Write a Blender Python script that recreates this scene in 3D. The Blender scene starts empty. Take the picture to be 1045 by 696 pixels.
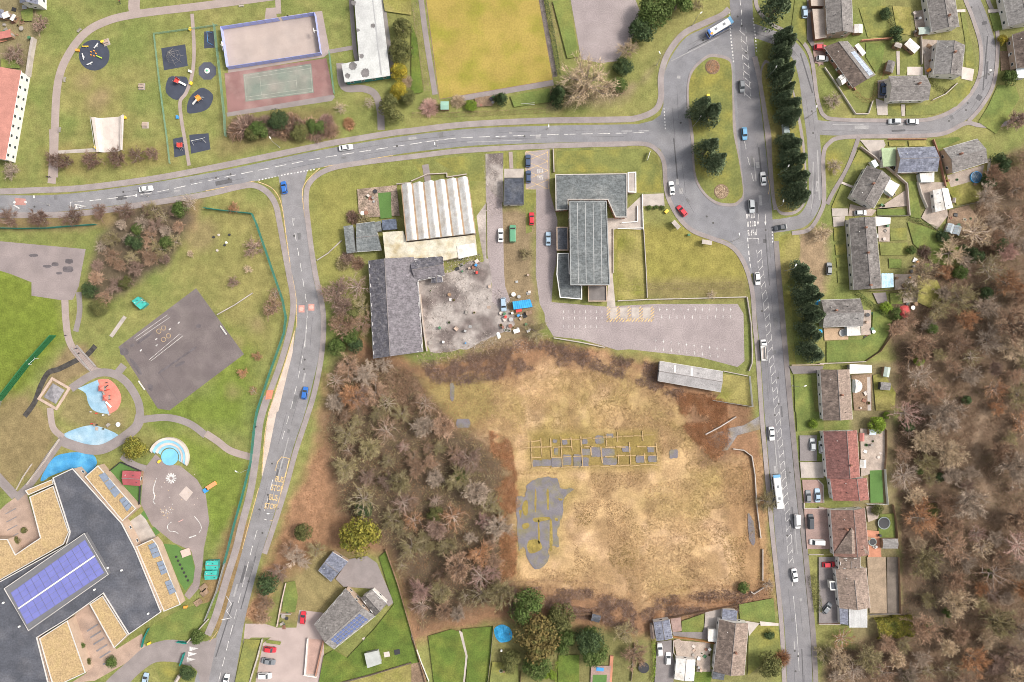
import bpy, math, random
import numpy as np
from mathutils import Vector, Matrix
from mathutils.geometry import tessellate_polygon
R = math.radians
random.seed(7)
rng = np.random.default_rng(7)
scn = bpy.context.scene
col = scn.collection
# ------------------------------------------------------------------ camera, sky, sun, exposure
S, HC, CX, CY = 0.36, 250.0, 522.5, 348.0      # metres per photo pixel on the ground, camera height, picture centre
cam = bpy.data.cameras.new('camera')
cam.sensor_width = 36.0
cam.lens = 36.0 * HC / (1045 * S)
cam.clip_end = 5000
camo = bpy.data.objects.new('camera', cam)
col.objects.link(camo)
camo.location = (0, 0, HC)
scn.camera = camo
SUN_EL, SUN_AZ = 48.0, 78.0                    # azimuth measured from +Y (picture top) clockwise: light comes from the right
world = bpy.data.worlds.new('World')
scn.world = world
world.use_nodes = True
wn, wl = world.node_tree.nodes, world.node_tree.links
sky = wn.new('ShaderNodeTexSky')
sky.sky_type = 'NISHITA'
sky.sun_disc = False
sky.sun_elevation = R(SUN_EL)
sky.sun_rotation = R(SUN_AZ)
sky.dust_density = 5.0
sky.air_density = 1.2
sky.ozone_density = 1.0
hs = wn.new('ShaderNodeHueSaturation')
hs.inputs['Saturation'].default_value = 0.20    # thin cloud: a pale, nearly grey sky
wl.new(sky.outputs[0], hs.inputs['Color'])
wl.new(hs.outputs[0], wn['Background'].inputs[0])
wn['Background'].inputs[1].default_value = 0.10
sl = bpy.data.lights.new('sun', 'SUN')
sl.energy = 1.5
sl.angle = R(12)
sl.color = (1.0, 0.91, 0.80)
so = bpy.data.objects.new('sun', sl)
col.objects.link(so)
_d = Vector((math.sin(R(SUN_AZ)) * math.cos(R(SUN_EL)), math.cos(R(SUN_AZ)) * math.cos(R(SUN_EL)), math.sin(R(SUN_EL))))
so.rotation_euler = _d.to_track_quat('Z', 'Y').to_euler()
so.location = (0, 0, 300)
scn.view_settings.view_transform = 'Standard'
scn.view_settings.look = 'None'
scn.view_settings.exposure = 1.08
scn.view_settings.gamma = 1.0
scn.view_settings.use_curve_mapping = False
scn.cycles.filter_width = 0.95
scn.cycles.max_bounces = 4
scn.cycles.diffuse_bounces = 2
scn.cycles.transparent_max_bounces = 8

# ------------------------------------------------------------------ pixels to places
def W(p, z=0.0):
 k = S * (1 - z / HC)
 return ((p[0] - CX) * k, (CY - p[1]) * k, z)
def L(pts, z=0.0):
 return [W(p, z) for p in pts]
_TX, _TY = [0, 210, 420, 630, 835], [0, 140, 280, 420, 556]
def T(c, r, *uv):                               # coordinates read off an enlarged piece of the photo
 return [(_TX[c] + u / 4.9714, _TY[r] + v / 4.9714) for u, v in uv]
def t1(c, r, u, v):
 return T(c, r, (u, v))[0]
def crv(pts, closed=False, n=6):                # Catmull-Rom through the points
 pts = [np.array(p, float) for p in pts]
 out, m = [], len(pts)
 rngi = range(m if closed else m - 1)
 for i in rngi:
  if closed:
   a, b, c, d = pts[i - 1], pts[i], pts[(i + 1) % m], pts[(i + 2) % m]
  else:
   a, b, c, d = pts[max(i - 1, 0)], pts[i], pts[i + 1], pts[min(i + 2, m - 1)]
  for k in range(n):
   t = k / n
   q = 0.5 * ((2 * b) + (-a + c) * t + (2 * a - 5 * b + 4 * c - d) * t * t + (-a + 3 * b - 3 * c + d) * t ** 3)
   out.append((q[0], q[1]))
 if not closed:
  out.append(tuple(pts[-1]))
 return out
def circ(cx, cy, r, n=28, a0=0, a1=360, ry=None):
 ry = ry or r
 m = n if a1 - a0 >= 360 else n + 1
 return [(cx + r * math.cos(R(a0 + (a1 - a0) * k / n)), cy + ry * math.sin(R(a0 + (a1 - a0) * k / n))) for k in range(m)]

# ------------------------------------------------------------------ materials
MATS = {}
def mat(name, c, rough=0.8, var=0.12, sc=0.35, fine=0.10, fsc=6.0, metal=0.0, c2=None, c2amt=0.5, c2sc=0.12, isl=0.0, orand=0.0, spec=0.3, bump=0.0, streak=None):
 """base colour with broad and fine unevenness; c2 is a second colour in patches; isl varies every loose piece; orand every object"""
 if name in MATS:
  return MATS[name]
 m = bpy.data.materials.new(name)
 m.use_nodes = True
 nt = m.node_tree
 N, K = nt.nodes, nt.links
 b = N['Principled BSDF']
 b.inputs['Roughness'].default_value = rough
 b.inputs['Metallic'].default_value = metal
 b.inputs['Specular IOR Level'].default_value = spec
 geo = N.new('ShaderNodeNewGeometry')
 def noise(scale, detail=3, vec=None):
  n = N.new('ShaderNodeTexNoise')
  n.inputs['Scale'].default_value = scale
  n.inputs['Detail'].default_value = detail
  K.new(vec or geo.outputs['Position'], n.inputs['Vector'])
  return n.outputs['Fac']
 def ramp(f, lo, hi, a=0.35, bb=0.65):
  mr = N.new('ShaderNodeMapRange')
  mr.inputs['From Min'].default_value = a
  mr.inputs['From Max'].default_value = bb
  mr.inputs['To Min'].default_value = lo
  mr.inputs['To Max'].default_value = hi
  K.new(f, mr.inputs['Value'])
  return mr.outputs[0]
 rgb = N.new('ShaderNodeRGB')
 rgb.outputs[0].default_value = (*c, 1)
 cur = rgb.outputs[0]
 if c2:
  mx = N.new('ShaderNodeMix')
  mx.data_type = 'RGBA'
  K.new(ramp(noise(c2sc, 5), 0, c2amt * 2, 0.45, 0.7), mx.inputs[0])
  K.new(cur, mx.inputs[6])
  mx.inputs[7].default_value = (*c2, 1)
  cur = mx.outputs[2]
 def mul(sock):
  nonlocal cur
  v = N.new('ShaderNodeVectorMath')
  v.operation = 'SCALE'
  K.new(cur, v.inputs[0])
  K.new(sock, v.inputs['Scale'])
  cur = v.outputs[0]
 if var:
  mul(ramp(noise(sc, 4), 1 - var, 1 + var))
 if fine:
  mul(ramp(noise(fsc, 2), 1 - fine, 1 + fine))
 if streak:
  vm = N.new('ShaderNodeVectorMath')
  vm.operation = 'MULTIPLY'
  vm.inputs[1].default_value = streak
  K.new(geo.outputs['Position'], vm.inputs[0])
  mul(ramp(noise(1.0, 3, vm.outputs[0]), 0.82, 1.15))
 if isl:
  mul(ramp(geo.outputs['Random Per Island'], 1 - isl, 1 + isl, 0, 1))
 if orand:
  oi = N.new('ShaderNodeObjectInfo')
  mul(ramp(oi.outputs['Random'], 1 - orand, 1 + orand, 0, 1))
 K.new(cur, b.inputs['Base Color'])
 if bump:
  bp = N.new('ShaderNodeBump')
  bp.inputs['Strength'].default_value = bump
  bp.inputs['Distance'].default_value = 0.1
  K.new(noise(fsc * 0.6, 4), bp.inputs['Height'])
  K.new(bp.outputs[0], b.inputs['Normal'])
 MATS[name] = m
 return m
def plain(name, c, rough=0.5, metal=0.0, spec=0.4):
 return mat(name, c, rough, 0.05, 0.8, 0.04, 8.0, metal, spec=spec)

# ------------------------------------------------------------------ meshes
def npmesh(name, v, f, m=None):
 """v (n,3), f (k,3 or 4) as a mesh, quickly"""
 v = np.asarray(v, np.float32)
 f = np.asarray(f, np.int32)
 me = bpy.data.meshes.new(name)
 k, s = f.shape
 me.vertices.add(len(v))
 me.vertices.foreach_set('co', v.ravel())
 me.loops.add(k * s)
 me.loops.foreach_set('vertex_index', f.ravel())
 me.polygons.add(k)
 me.polygons.foreach_set('loop_start', np.arange(0, k * s, s, dtype=np.int32))
 me.polygons.foreach_set('loop_total', np.full(k, s, np.int32))
 me.update(calc_edges=True)
 if m:
  me.materials.append(m)
 return me
class MB:
 """collects shapes into one mesh"""
 def __init__(s):
  s.v, s.f = [], []
 def add(s, v, f):
  o = len(s.v)
  s.v += [tuple(p) for p in v]
  s.f += [tuple(i + o for i in q) for q in f]
  return s
 def box(s, x0, x1, y0, y1, z0, z1, M=None):
  v = [(x0, y0, z0), (x1, y0, z0), (x1, y1, z0), (x0, y1, z0), (x0, y0, z1), (x1, y0, z1), (x1, y1, z1), (x0, y1, z1)]
  if M is not None:
   v = [tuple(M @ Vector(p)) for p in v]
  return s.add(v, [(0, 3, 2, 1), (4, 5, 6, 7), (0, 1, 5, 4), (1, 2, 6, 5), (2, 3, 7, 6), (3, 0, 4, 7)])
 def prism(s, pts, z0, z1):
  """pts (x,y) outline, concave allowed; open underneath"""
  pts = [(p[0], p[1]) for p in pts]
  a = sum(pts[i - 1][0] * pts[i][1] - pts[i][0] * pts[i - 1][1] for i in range(len(pts)))
  if a < 0:
   pts = pts[::-1]
  n = len(pts)
  tri = tessellate_polygon([[Vector((x, y, 0)) for x, y in pts]])
  fs = []
  for t in tri:
   a_, b_, c_ = (pts[i] for i in t)
   w = (b_[0] - a_[0]) * (c_[1] - a_[1]) - (b_[1] - a_[1]) * (c_[0] - a_[0])
   fs.append(tuple(i + n for i in (t if w > 0 else t[::-1])))
  if z1 - z0 > 1e-6:
   fs += [(i, (i + 1) % n, (i + 1) % n + n, i + n) for i in range(n)]
   return s.add([(x, y, z0) for x, y in pts] + [(x, y, z1) for x, y in pts], fs)
  return s.add([(x, y, z1) for x, y in pts], [tuple(i - n for i in q) for q in fs])
 def tube(s, pts, rs, n=6, cap=True):
  rings = []
  for i, p in enumerate(pts):
   p = Vector(p)
   d = (Vector(pts[min(i + 1, len(pts) - 1)]) - Vector(pts[max(i - 1, 0)])).normalized()
   u = d.orthogonal().normalized()
   w = d.cross(u)
   r = rs[i] if hasattr(rs, '__len__') else rs
   rings.append([p + (u * math.cos(2 * math.pi * k / n) + w * math.sin(2 * math.pi * k / n)) * r for k in range(n)])
  v = [q for rg in rings for q in rg]
  f = []
  for i in range(len(pts) - 1):
   for k in range(n):
    f.append((i * n + k, i * n + (k + 1) % n, (i + 1) * n + (k + 1) % n, (i + 1) * n + k))
  if cap:
   f += [tuple(range(n))[::-1], tuple((len(pts) - 1) * n + k for k in range(n))]
  return s.add(v, f)
 def lathe(s, prof, n=16, c=(0, 0, 0)):
  """prof (r,z) from bottom to top"""
  v, f = [], []
  for r, z in prof:
   v += [(c[0] + r * math.cos(2 * math.pi * k / n), c[1] + r * math.sin(2 * math.pi * k / n), c[2] + z) for k in range(n)]
  for i in range(len(prof) - 1):
   for k in range(n):
    f.append((i * n + k, i * n + (k + 1) % n, (i + 1) * n + (k + 1) % n, (i + 1) * n + k))
  f.append(tuple((len(prof) - 1) * n + k for k in range(n)))
  return s.add(v, f)
 def mesh(s, name, m, off=(0, 0, 0)):
  me = bpy.data.meshes.new(name)
  me.from_pydata([(x - off[0], y - off[1], z - off[2]) for x, y, z in s.v], [], s.f)
  if m:
   me.materials.append(m)
  me.update()
  return me
def link(name, me, parent=None, loc=None, rz=0.0, sc=None, m=None):
 o = bpy.data.objects.new(name, me)
 col.objects.link(o)
 if parent is not None:
  o.parent = parent
 if loc is not None:
  o.location = loc
 if rz:
  o.rotation_euler = (0, 0, rz)
 if sc is not None:
  o.scale = sc
 if m is not None and me is not None:
  o.material_slots[0].link = 'OBJECT'
  o.material_slots[0].material = m
 return o
def tag(o, label=None, cat=None, group=None, kind=None):
 if label:
  o['label'] = label
 if cat:
  o['category'] = cat
 if group:
  o['group'] = group
 if kind:
  o['kind'] = kind
 return o
def thing(name, label, cat, loc, rz=0.0, group=None):
 return tag(link(name, None, None, loc, rz), label, cat, group)
def part(name, mb, m, root):
 """mesh in world coordinates under a root that is only moved"""
 off = Vector((0, 0, 0))
 o_ = root
 while o_ is not None:
  off = off + o_.location
  o_ = o_.parent
 return link(name, mb.mesh(name, m, off), root)
_lvl = [0.012]
def nextz():
 _lvl[0] += 0.004
 return _lvl[0]
def rel(parent, x, y, z=0.0):
 return (x, y, z) if parent is None else (x - parent.location.x, y - parent.location.y, z - parent.location.z)
def sheet(name, pts, m, z=None, parent=None, kind='structure', h=0.0):
 """a flat surface cut out of pixel points, z just above what lies below; h makes it a raised slab with an edge"""
 z = nextz() if z is None else z
 mb = MB()
 q = [W(p) for p in pts]
 mb.prism(q, -0.05 if h else z, z + h)
 cx, cy = sum(p[0] for p in q) / len(q), sum(p[1] for p in q) / len(q)
 o = link(name, mb.mesh(name, m, (cx, cy, 0)), parent, rel(parent, cx, cy))
 if parent is None:
  tag(o, kind=kind)
 return o
def offset_line(pts, d):
 """world polyline moved sideways by d"""
 out = []
 for i, p in enumerate(pts):
  a, b = pts[max(i - 1, 0)], pts[min(i + 1, len(pts) - 1)]
  dx, dy = b[0] - a[0], b[1] - a[1]
  l = math.hypot(dx, dy) or 1
  out.append((p[0] - dy / l * d, p[1] + dx / l * d))
 return out
def ribbon(name, pts, w, m, z=None, h=0.0, smooth=True, parent=None):
 """a strip w metres wide along pixel points"""
 z = nextz() if z is None else z
 q = [W(p)[:2] for p in (crv(pts) if smooth and len(pts) > 2 else pts)]
 a, b = offset_line(q, w / 2), offset_line(q, -w / 2)
 n = len(q)
 mb = MB()
 v = [(x, y, z + h) for x, y in a] + [(x, y, z + h) for x, y in b]
 f = [(i, n + i, n + i + 1, i + 1) for i in range(n - 1)]
 if h:
  v += [(x, y, -0.05) for x, y in a] + [(x, y, -0.05) for x, y in b]
  f += [(i, i + 1, 2 * n + i + 1, 2 * n + i) for i in range(n - 1)] + [(n + i + 1, n + i, 3 * n + i, 3 * n + i + 1) for i in range(n - 1)]
  f += [(0, 2 * n, 3 * n, n), (n - 1, 2 * n - 1, 4 * n - 1, 3 * n - 1)]
 mb.add(v, f)
 c = q[n // 2]
 o = link(name, mb.mesh(name, m, (c[0], c[1], 0)), parent, rel(parent, c[0], c[1]))
 if parent is None:
  tag(o, kind='structure')
 return o
def band(name, pa, pb, m, z=None):
 """surface between two edge lines with the same number of points"""
 return sheet(name, list(pa) + list(pb)[::-1], m, z)

# value noise and soft masks for the ground cover
def vnoise(x, y, cell, seed):
 r = np.random.default_rng(seed)
 g = r.random((64, 64))
 fx, fy = x / cell + 17.3, y / cell + 9.1
 ix, iy = np.floor(fx).astype(int), np.floor(fy).astype(int)
 tx, ty = fx - ix, fy - iy
 tx, ty = tx * tx * (3 - 2 * tx), ty * ty * (3 - 2 * ty)
 G = lambda a, b: g[a % 64, b % 64]
 return (G(ix, iy) * (1 - tx) + G(ix + 1, iy) * tx) * (1 - ty) + (G(ix, iy + 1) * (1 - tx) + G(ix + 1, iy + 1) * tx) * ty
def fbm(x, y, cell, seed, octs=4):
 s, a, t = 0, 1, 0
 for i in range(octs):
  s = s + a * vnoise(x, y, cell / 2 ** i, seed + i)
  t += a
  a *= 0.55
 return s / t
def poly_dist(px, py, poly):
 """signed distance in pixels, positive inside"""
 p = np.array(poly, float)
 d = np.full(px.shape, 1e9)
 ins = np.zeros(px.shape, bool)
 for i in range(len(p)):
  a, b = p[i - 1], p[i]
  e = b - a
  wx, wy = px - a[0], py - a[1]
  t = np.clip((wx * e[0] + wy * e[1]) / max(e @ e, 1e-9), 0, 1)
  d = np.minimum(d, (wx - e[0] * t) ** 2 + (wy - e[1] * t) ** 2)
  c = ((a[1] > py) != (b[1] > py)) & (px < (b[0] - a[0]) * (py - a[1]) / ((b[1] - a[1]) or 1e-9) + a[0])
  ins ^= c
 d = np.sqrt(d)
 return np.where(ins, d, -d)
# ------------------------------------------------------------------ ground cover
FIELD = [(505,398),(560,374),(640,380),(690,418),(712,445),(735,470),(765,480),(775,530),(778,590),(740,600),(690,605),(655,615),(610,600),(560,598),(525,600),(515,560),(528,500),(512,470),(498,440)]
BROWN = [(345,385),(365,345),(430,372),(560,345),(670,372),(770,412),(778,450),(790,620),(720,628),(650,650),(600,640),(520,634),(420,652),(395,565),(330,560),(275,600),(262,640),(250,630),(290,530),(318,470),(334,420)]
MIDWOOD = [(345,360),(420,378),(455,425),(515,470),(522,610),(430,640),(390,555),(345,520),(330,440)]
RWOOD = [(1120,110),(1045,150),(1008,165),(990,215),(948,252),(912,292),(905,340),(917,375),(914,420),(908,470),(918,560),(920,640),(880,655),(838,660),(840,760),(1120,760)]
THICKET = [(100,240),(130,212),(185,203),(198,222),(172,268),(130,296),(104,312),(88,302)]
def build_ground():
 ox = np.arange(-235, 236, 0.75)
 oy = np.arange(-165, 166, 0.75)
 far = np.array([320, 460, 800, 1600, 3200.0])
 xs = np.concatenate([-far[::-1], ox, far])
 ys = np.concatenate([-far[::-1], oy, far])
 X, Y = np.meshgrid(xs, ys)
 px, py = X / S + CX, CY - Y / S
 C = np.empty(X.shape + (3,))
 n1, n2, n3 = fbm(X, Y, 28, 1), fbm(X, Y, 9, 11), fbm(X, Y, 3.2, 21, 3)
 g_a, g_b, g_c = np.array([.182, .186, .062]), np.array([.235, .210, .080]), np.array([.142, .168, .050])
 t = np.clip((n1 - .35) * 2.6, 0, 1)[..., None]
 u = np.clip((n2 - .35) * 2.4, 0, 1)[..., None]
 C[:] = g_c * (1 - t) + g_a * t
 C[:] = C * (1 - .65 * u) + g_b * .65 * u
 wild = np.zeros(X.shape)
 def lay(poly, colr, soft=5.0, rough=8.0, amt=1.0, n=n2, w=0.0):
  d = poly_dist(px, py, poly) + (n - .5) * 2 * rough + (n3 - .5) * rough
  k = np.clip(d / soft * .5 + .5, 0, 1) * amt
  C[:] = C * (1 - k[..., None]) + np.array(colr) * k[..., None]
  if w:
   np.maximum(wild, k * w, out=wild)
  return k
 # greener pitches and school lawns, drier park grass
 lay([(-60,270),(0,270),(60,300),(66,345),(40,375),(10,420),(-60,430)], (.125,.165,.022), 8, 4, .8)
 lay([(225,330),(260,350),(250,440),(160,430),(120,380),(150,410),(215,400)], (.12,.165,.025), 10, 6, .7)
 lay([(150,430),(250,470),(245,520),(215,560),(205,500),(185,450)], (.12,.17,.025), 6, 4, .7)
 lay([(310,175),(425,165),(410,190),(360,240),(340,290),(325,280)], (.20,.19,.05), 20, 10, .6)
 lay([(62,60),(130,80),(135,120),(90,125),(75,110)], (.23,.19,.075), 12, 8, .5)
 lay([(178,210),(300,200),(300,340),(260,350),(190,300)], (.215,.18,.07), 14, 14, .45)
 lay([(625,232),(765,225),(765,305),(625,305)], (.235,.195,.05), 6, 4, .65)
 lay([(640,285),(765,285),(765,306),(640,306)], (.16,.125,.075), 5, 4, .5)
 for cx, cy, r in ((98,105,10),(106,96,7),(86,84,7),(238,352,8),(262,330,7),(238,400,7),(205,240,18)):
  lay(circ(cx, cy, r, 12), (.25,.165,.11), 6, 3, .4)
 # dirt and bare strips
 lay([(815,236),(846,232),(848,272),(838,300),(826,290),(812,270)], (.27,.185,.125), 4, 5, .85)
 lay([(-60,415),(28,400),(58,440),(50,480),(0,500),(-60,500)], (.20,.145,.08), 7, 7, .8)
 lay([(40,395),(70,352),(88,352),(98,375),(60,395),(50,420)], (.20,.145,.085), 4, 3, .85)
 lay([(60,425),(66,400),(90,398),(95,415),(128,420),(130,440),(100,445)], (.20,.155,.08), 5, 4, .7)
 lay([(505,215),(545,215),(548,350),(480,362),(470,330),(508,310)], (.21,.15,.10), 5, 6, .85)
 lay([(655,85),(690,40),(640,100),(610,110),(560,110),(560,90)], (.20,.15,.10), 5, 5, .7)
 lay([(-60,-40),(40,-40),(38,40),(22,90),(-60,90)], (.20,.155,.10), 3, 4, .7)
 lay([(240,520),(260,540),(235,640),(215,650),(205,600)], (.21,.13,.07), 5, 6, .8)
 lay([(225,118),(345,105),(345,140),(225,158)], (.15,.115,.055), 6, 5, .7)
 lay([(40,150),(180,145),(180,166),(45,180)], (.20,.155,.06), 5, 5, .5)
 lay([(-60,212),(90,213),(125,208),(210,200),(200,235),(90,236),(-60,232)], (.21,.145,.08), 4, 5, .75)
 # gardens: rougher earth between the lawns
 lay([(905,-20),(1050,-20),(1050,60),(905,60)], (.19,.165,.07), 8, 8, .4)
 lay([(880,220),(1000,150),(1000,200),(930,300),(880,300)], (.18,.16,.07), 6, 8, .5)
 lay([(868,370),(915,370),(916,660),(868,660)], (.19,.15,.085), 3, 4, .8)
 lay([(280,560),(350,540),(375,580),(350,610),(325,630),(290,640)], (.22,.165,.085), 8, 6, .75)
 lay([(660,625),(780,622),(790,720),(655,720)], (.19,.165,.075), 4, 5, .5)
 lay([(500,625),(660,628),(655,720),(500,720)], (.15,.13,.06), 4, 6, .6)
 # the waste ground, its straw-coloured middle, and the woods
 lay(BROWN, (.205,.118,.068), 6, 7, 1.0, w=.8)
 C[:] = np.where((wild > .4)[..., None], C * (.72 + .75 * n2[..., None]), C)
 lay([(330,380),(345,480),(330,520),(300,560),(268,620),(258,628),(300,540),(322,470)], (.30,.17,.10), 8, 8, .7)
 k = lay(FIELD, (.405,.275,.145), 12, 12, 1.0, w=.5)
 yel = np.clip((n1 - .42) * 5, 0, 1) * k * .6
 C[:] = C * (1 - yel[..., None]) + np.array([.275, .215, .075]) * yel[..., None]
 pal = np.clip((n2 - .55) * 5, 0, 1) * k * .6
 C[:] = C * (1 - pal[..., None]) + np.array([.48, .325, .205]) * pal[..., None]
 brn = np.clip((fbm(X, Y, 12, 61) - .54) * 7, 0, 1) * k * .6
 C[:] = C * (1 - brn[..., None]) + np.array([.20, .125, .065]) * brn[..., None]
 lay([(425,385),(500,385),(515,425),(470,440),(430,410)], (.25,.20,.075), 8, 9, .75, w=.4)
 lay([(540,440),(670,440),(672,478),(540,480)], (.19,.145,.04), 6, 3, .8)
 lay(T(2,3,(520,340),(830,350),(840,420),(760,560),(760,740),(530,740)), (.225,.175,.06), 6, 4, .6)
 lay([(700,425),(735,430),(745,470),(715,480)], (.20,.12,.075), 5, 5, .8)
 lay([(735,478),(772,470),(785,600),(760,605),(745,530)], (.27,.165,.085), 5, 6, .8)
 lay(MIDWOOD, (.10,.073,.050), 10, 8, .95, w=.8)
 lay(RWOOD, (.135,.092,.062), 6, 7, 1.0, w=1)
 rw = np.clip((fbm(X, Y, 16, 41) - .5) * 6, 0, 1) * (poly_dist(px, py, RWOOD) > 2)
 C[:] = C * (1 - .55 * rw[..., None]) + np.array([.075, .062, .045]) * .55 * rw[..., None]
 lay(crv([(1000,420),(992,450),(995,480),(1010,520),(1020,525),(1003,480),(1001,450),(1010,420)], True), (.25,.18,.125), 3, 3, .8)
 lay(THICKET, (.11,.085,.06), 5, 4, .95, w=.8)
 C[:] *= (.87 + .26 * fbm(X, Y, 2.0, 77, 2)[..., None]) * (.86 + .28 * n3[..., None])
 ins = (np.abs(X) < 235) & (np.abs(Y) < 165)
 Z = -wild * (n3 * .25 + .02) * ins
 nx = len(xs)
 idx = np.arange(X.size).reshape(X.shape)
 f = np.stack([idx[:-1, :-1], idx[:-1, 1:], idx[1:, 1:], idx[1:, :-1]], -1).reshape(-1, 4)
 m = mat('ground_cover', (.15, .15, .04), fine=.14, fsc=1.8)
 nt = m.node_tree
 at = nt.nodes.new('ShaderNodeAttribute')
 at.attribute_name = 'cover'
 for n_ in list(nt.nodes):
  if n_.type == 'RGB':
   for lk in list(n_.outputs[0].links):
    nt.links.new(at.outputs['Color'], lk.to_socket)
 geo = nt.nodes['Geometry'] if 'Geometry' in nt.nodes else [q for q in nt.nodes if q.type == 'NEW_GEOMETRY'][0]
 nz = nt.nodes.new('ShaderNodeTexNoise')
 nz.inputs['Scale'].default_value = 2.2
 nz.inputs['Detail'].default_value = 5
 nt.links.new(geo.outputs['Position'], nz.inputs['Vector'])
 bp = nt.nodes.new('ShaderNodeBump')
 bp.inputs['Strength'].default_value = .55
 bp.inputs['Distance'].default_value = .25
 nt.links.new(nz.outputs['Fac'], bp.inputs['Height'])
 nt.links.new(bp.outputs[0], nt.nodes['Principled BSDF'].inputs['Normal'])
 nt.nodes['Principled BSDF'].inputs['Specular IOR Level'].default_value = .1
 me = npmesh('ground', np.stack([X.ravel(), Y.ravel(), Z.ravel()], -1), f, m)
 a = me.color_attributes.new('cover', 'FLOAT_COLOR', 'POINT')
 rgba = np.ones((X.size, 4), np.float32)
 rgba[:, :3] = C.reshape(-1, 3)
 a.data.foreach_set('color', rgba.ravel())
 tag(link('ground', me), kind='structure')
build_ground()

# ------------------------------------------------------------------ surfaces
ASPH = mat('asphalt', (.185, .183, .197), .9, .09, .3, .09, 2.5, c2=(.235, .23, .235), c2amt=.4, c2sc=.07)
ASPH_N = mat('asphalt_main', (.168, .163, .175), .9, .09, .35, .09, 2.5, c2=(.21, .20, .20), c2amt=.4, c2sc=.05)
ASPH_S = mat('asphalt_side', (.210, .202, .210), .9, .09, .35, .09, 2.5, c2=(.17, .163, .165), c2amt=.4, c2sc=.09)
PAVE = mat('pavement_asphalt', (.255, .220, .215), .9, .10, .3, .07, 3, c2=(.27, .24, .23), c2amt=.4)
PAVE_D = mat('pavement_dark', (.170, .150, .148), .9, .12, .3, .07, 3, c2=(.22, .195, .185), c2amt=.4)
PATH = mat('path_tarmac', (.30, .245, .225), .9, .08, .25, .06, 3)
PATH_G = mat('path_grey', (.225, .195, .19), .9, .09, .25, .06, 3)
CONC = mat('concrete', (.40, .355, .32), .9, .12, .3, .08, 4, c2=(.30, .265, .245), c2amt=.5, c2sc=.2)
CONC_P = mat('concrete_pale', (.50, .44, .40), .9, .10, .4, .06, 4)
YARD = mat('yard_concrete', (.33, .295, .275), .95, .2, .3, .12, 1.6, c2=(.14, .115, .108), c2amt=.8, c2sc=.10)
GRAVEL = mat('gravel', (.265, .225, .225), .95, .08, .2, .14, 2.5, c2=(.32, .275, .27), c2amt=.5, c2sc=.06)
GRASS = mat('lawn_grass', (.160, .172, .052), .95, .16, .2, .12, 1.6, c2=(.205, .185, .045), c2amt=.55, c2sc=.1, bump=.5)
GRASS_B = mat('lawn_bright', (.120, .155, .040), .95, .16, .2, .14, 1.8, c2=(.175, .185, .05), c2amt=.5, c2sc=.12, bump=.5)
GRASS_Y = mat('lawn_dry', (.235, .205, .070), .95, .18, .2, .15, 1.6, c2=(.165, .165, .035), c2amt=.6, c2sc=.09, bump=.5)
GRASS_D = mat('lawn_dark', (.085, .125, .022), .95, .18, .25, .18, 2.2, c2=(.13, .15, .03), c2amt=.5, c2sc=.12, bump=.5)
BOWL = mat('bowling_turf', (.295, .225, .058), .95, .08, .12, .10, 1.6, c2=(.215, .200, .032), c2amt=.55, c2sc=.1, bump=.4)
TURF = mat('artificial_turf', (.085, .165, .045), .95, .06, .3, .08, 3)
EARTH = mat('bare_earth', (.225, .155, .105), .95, .2, .3, .2, 2.2, c2=(.15, .105, .07), c2amt=.5, bump=.5)
WHITE_P = mat('road_paint_white', (.58, .56, .545), .8, .12, .5, .15, 2.0, c2=(.25, .24, .24), c2amt=.5, c2sc=.9)
YEL_P = mat('road_paint_yellow', (.56, .39, .18), .8, .15, .5, .15, 2.0, c2=(.27, .235, .20), c2amt=.5, c2sc=.9)
RED_P = mat('red_surfacing', (.36, .19, .165), .9, .12, .4, .1, 3)
CREAM_P = mat('cream_surfacing', (.47, .385, .33), .9, .10, .3, .1, 3)

def blob(pts, seed, amp=1.2):
 r = random.Random(seed)
 q = crv(pts, True, 5)
 return [(x + r.uniform(-amp, amp) * .5, y + r.uniform(-amp, amp) * .5) for x, y in q]
# roads, as wide as their kerbs
road_main = None
LEFT3 = [(743,-25),(744.6,0),(746.7,30),(750.7,80),(754.7,140),(759.7,200),(764.7,250),(768,280),(770.8,310),(775.8,360),(780,420),(783.5,460),(787,500),(792,556),(797,606),(801,646),(803,696),(804,730)]
RIGHT3 = [(767,-25),(767.8,0),(769.5,40),(773.8,86),(779.9,140),(785.5,190),(789.5,240),(792,280),(795.5,320),(800,370),(804.5,420),(809,470),(813,510),(818,556),(823,606),(827,646),(829,696),(830,730)]
road_loop = sheet('road', crv(T(3,0,(575,85),(520,100),(450,140),(350,188),(275,285),(237,380),(233,470),(234,530)), n=4) + [(674,117.5),(666,123),(650,127),(650,144.5),(664,146),(674,152.5)] + crv(T(3,1,(240,110),(258,300),(300,395),(370,462),(480,503),(570,533),(640,610),(676,696),(760,560),(700,300)), n=4) + T(3,1,(660,0)) + T(3,0,(610,330)), ASPH, .014)
ROAD1 = [(-30,209),(0,208),(45,208),(85,205),(145,197),(210,186),(256,177),(322,163),(400,149.5),(460,142),(500,139),(560,137),(630,135.8),(682,135)]
road_east_west = ribbon('road', ROAD1, 17.4 * S, ASPH, .018)
L6 = [(284,178),(287,200),(290.5,230),(297.5,280),(302.5,315),(300,350),(290.5,393),(282,420),(274,460),(264,500),(250,552),(236,602),(226,636),(215,662),(200,690),(196,720)]
R6 = [(316,168),(309.5,195),(312.6,230),(319,280),(327.4,320),(325.7,360),(318.6,393),(310,425),(299.5,456),(288.5,496),(275,540),(268,562),(260,592),(250,632),(244,668),(239,700),(235,725)]
road_school = band('road', crv(L6), crv(R6), ASPH_S, .022)
ROAD4 = [(766,30),(783,36),(801,43),(815,57),(822,80),(826,110),(830,140),(832,180),(831,206),(820,224),(803,229),(786,231)]
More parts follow.
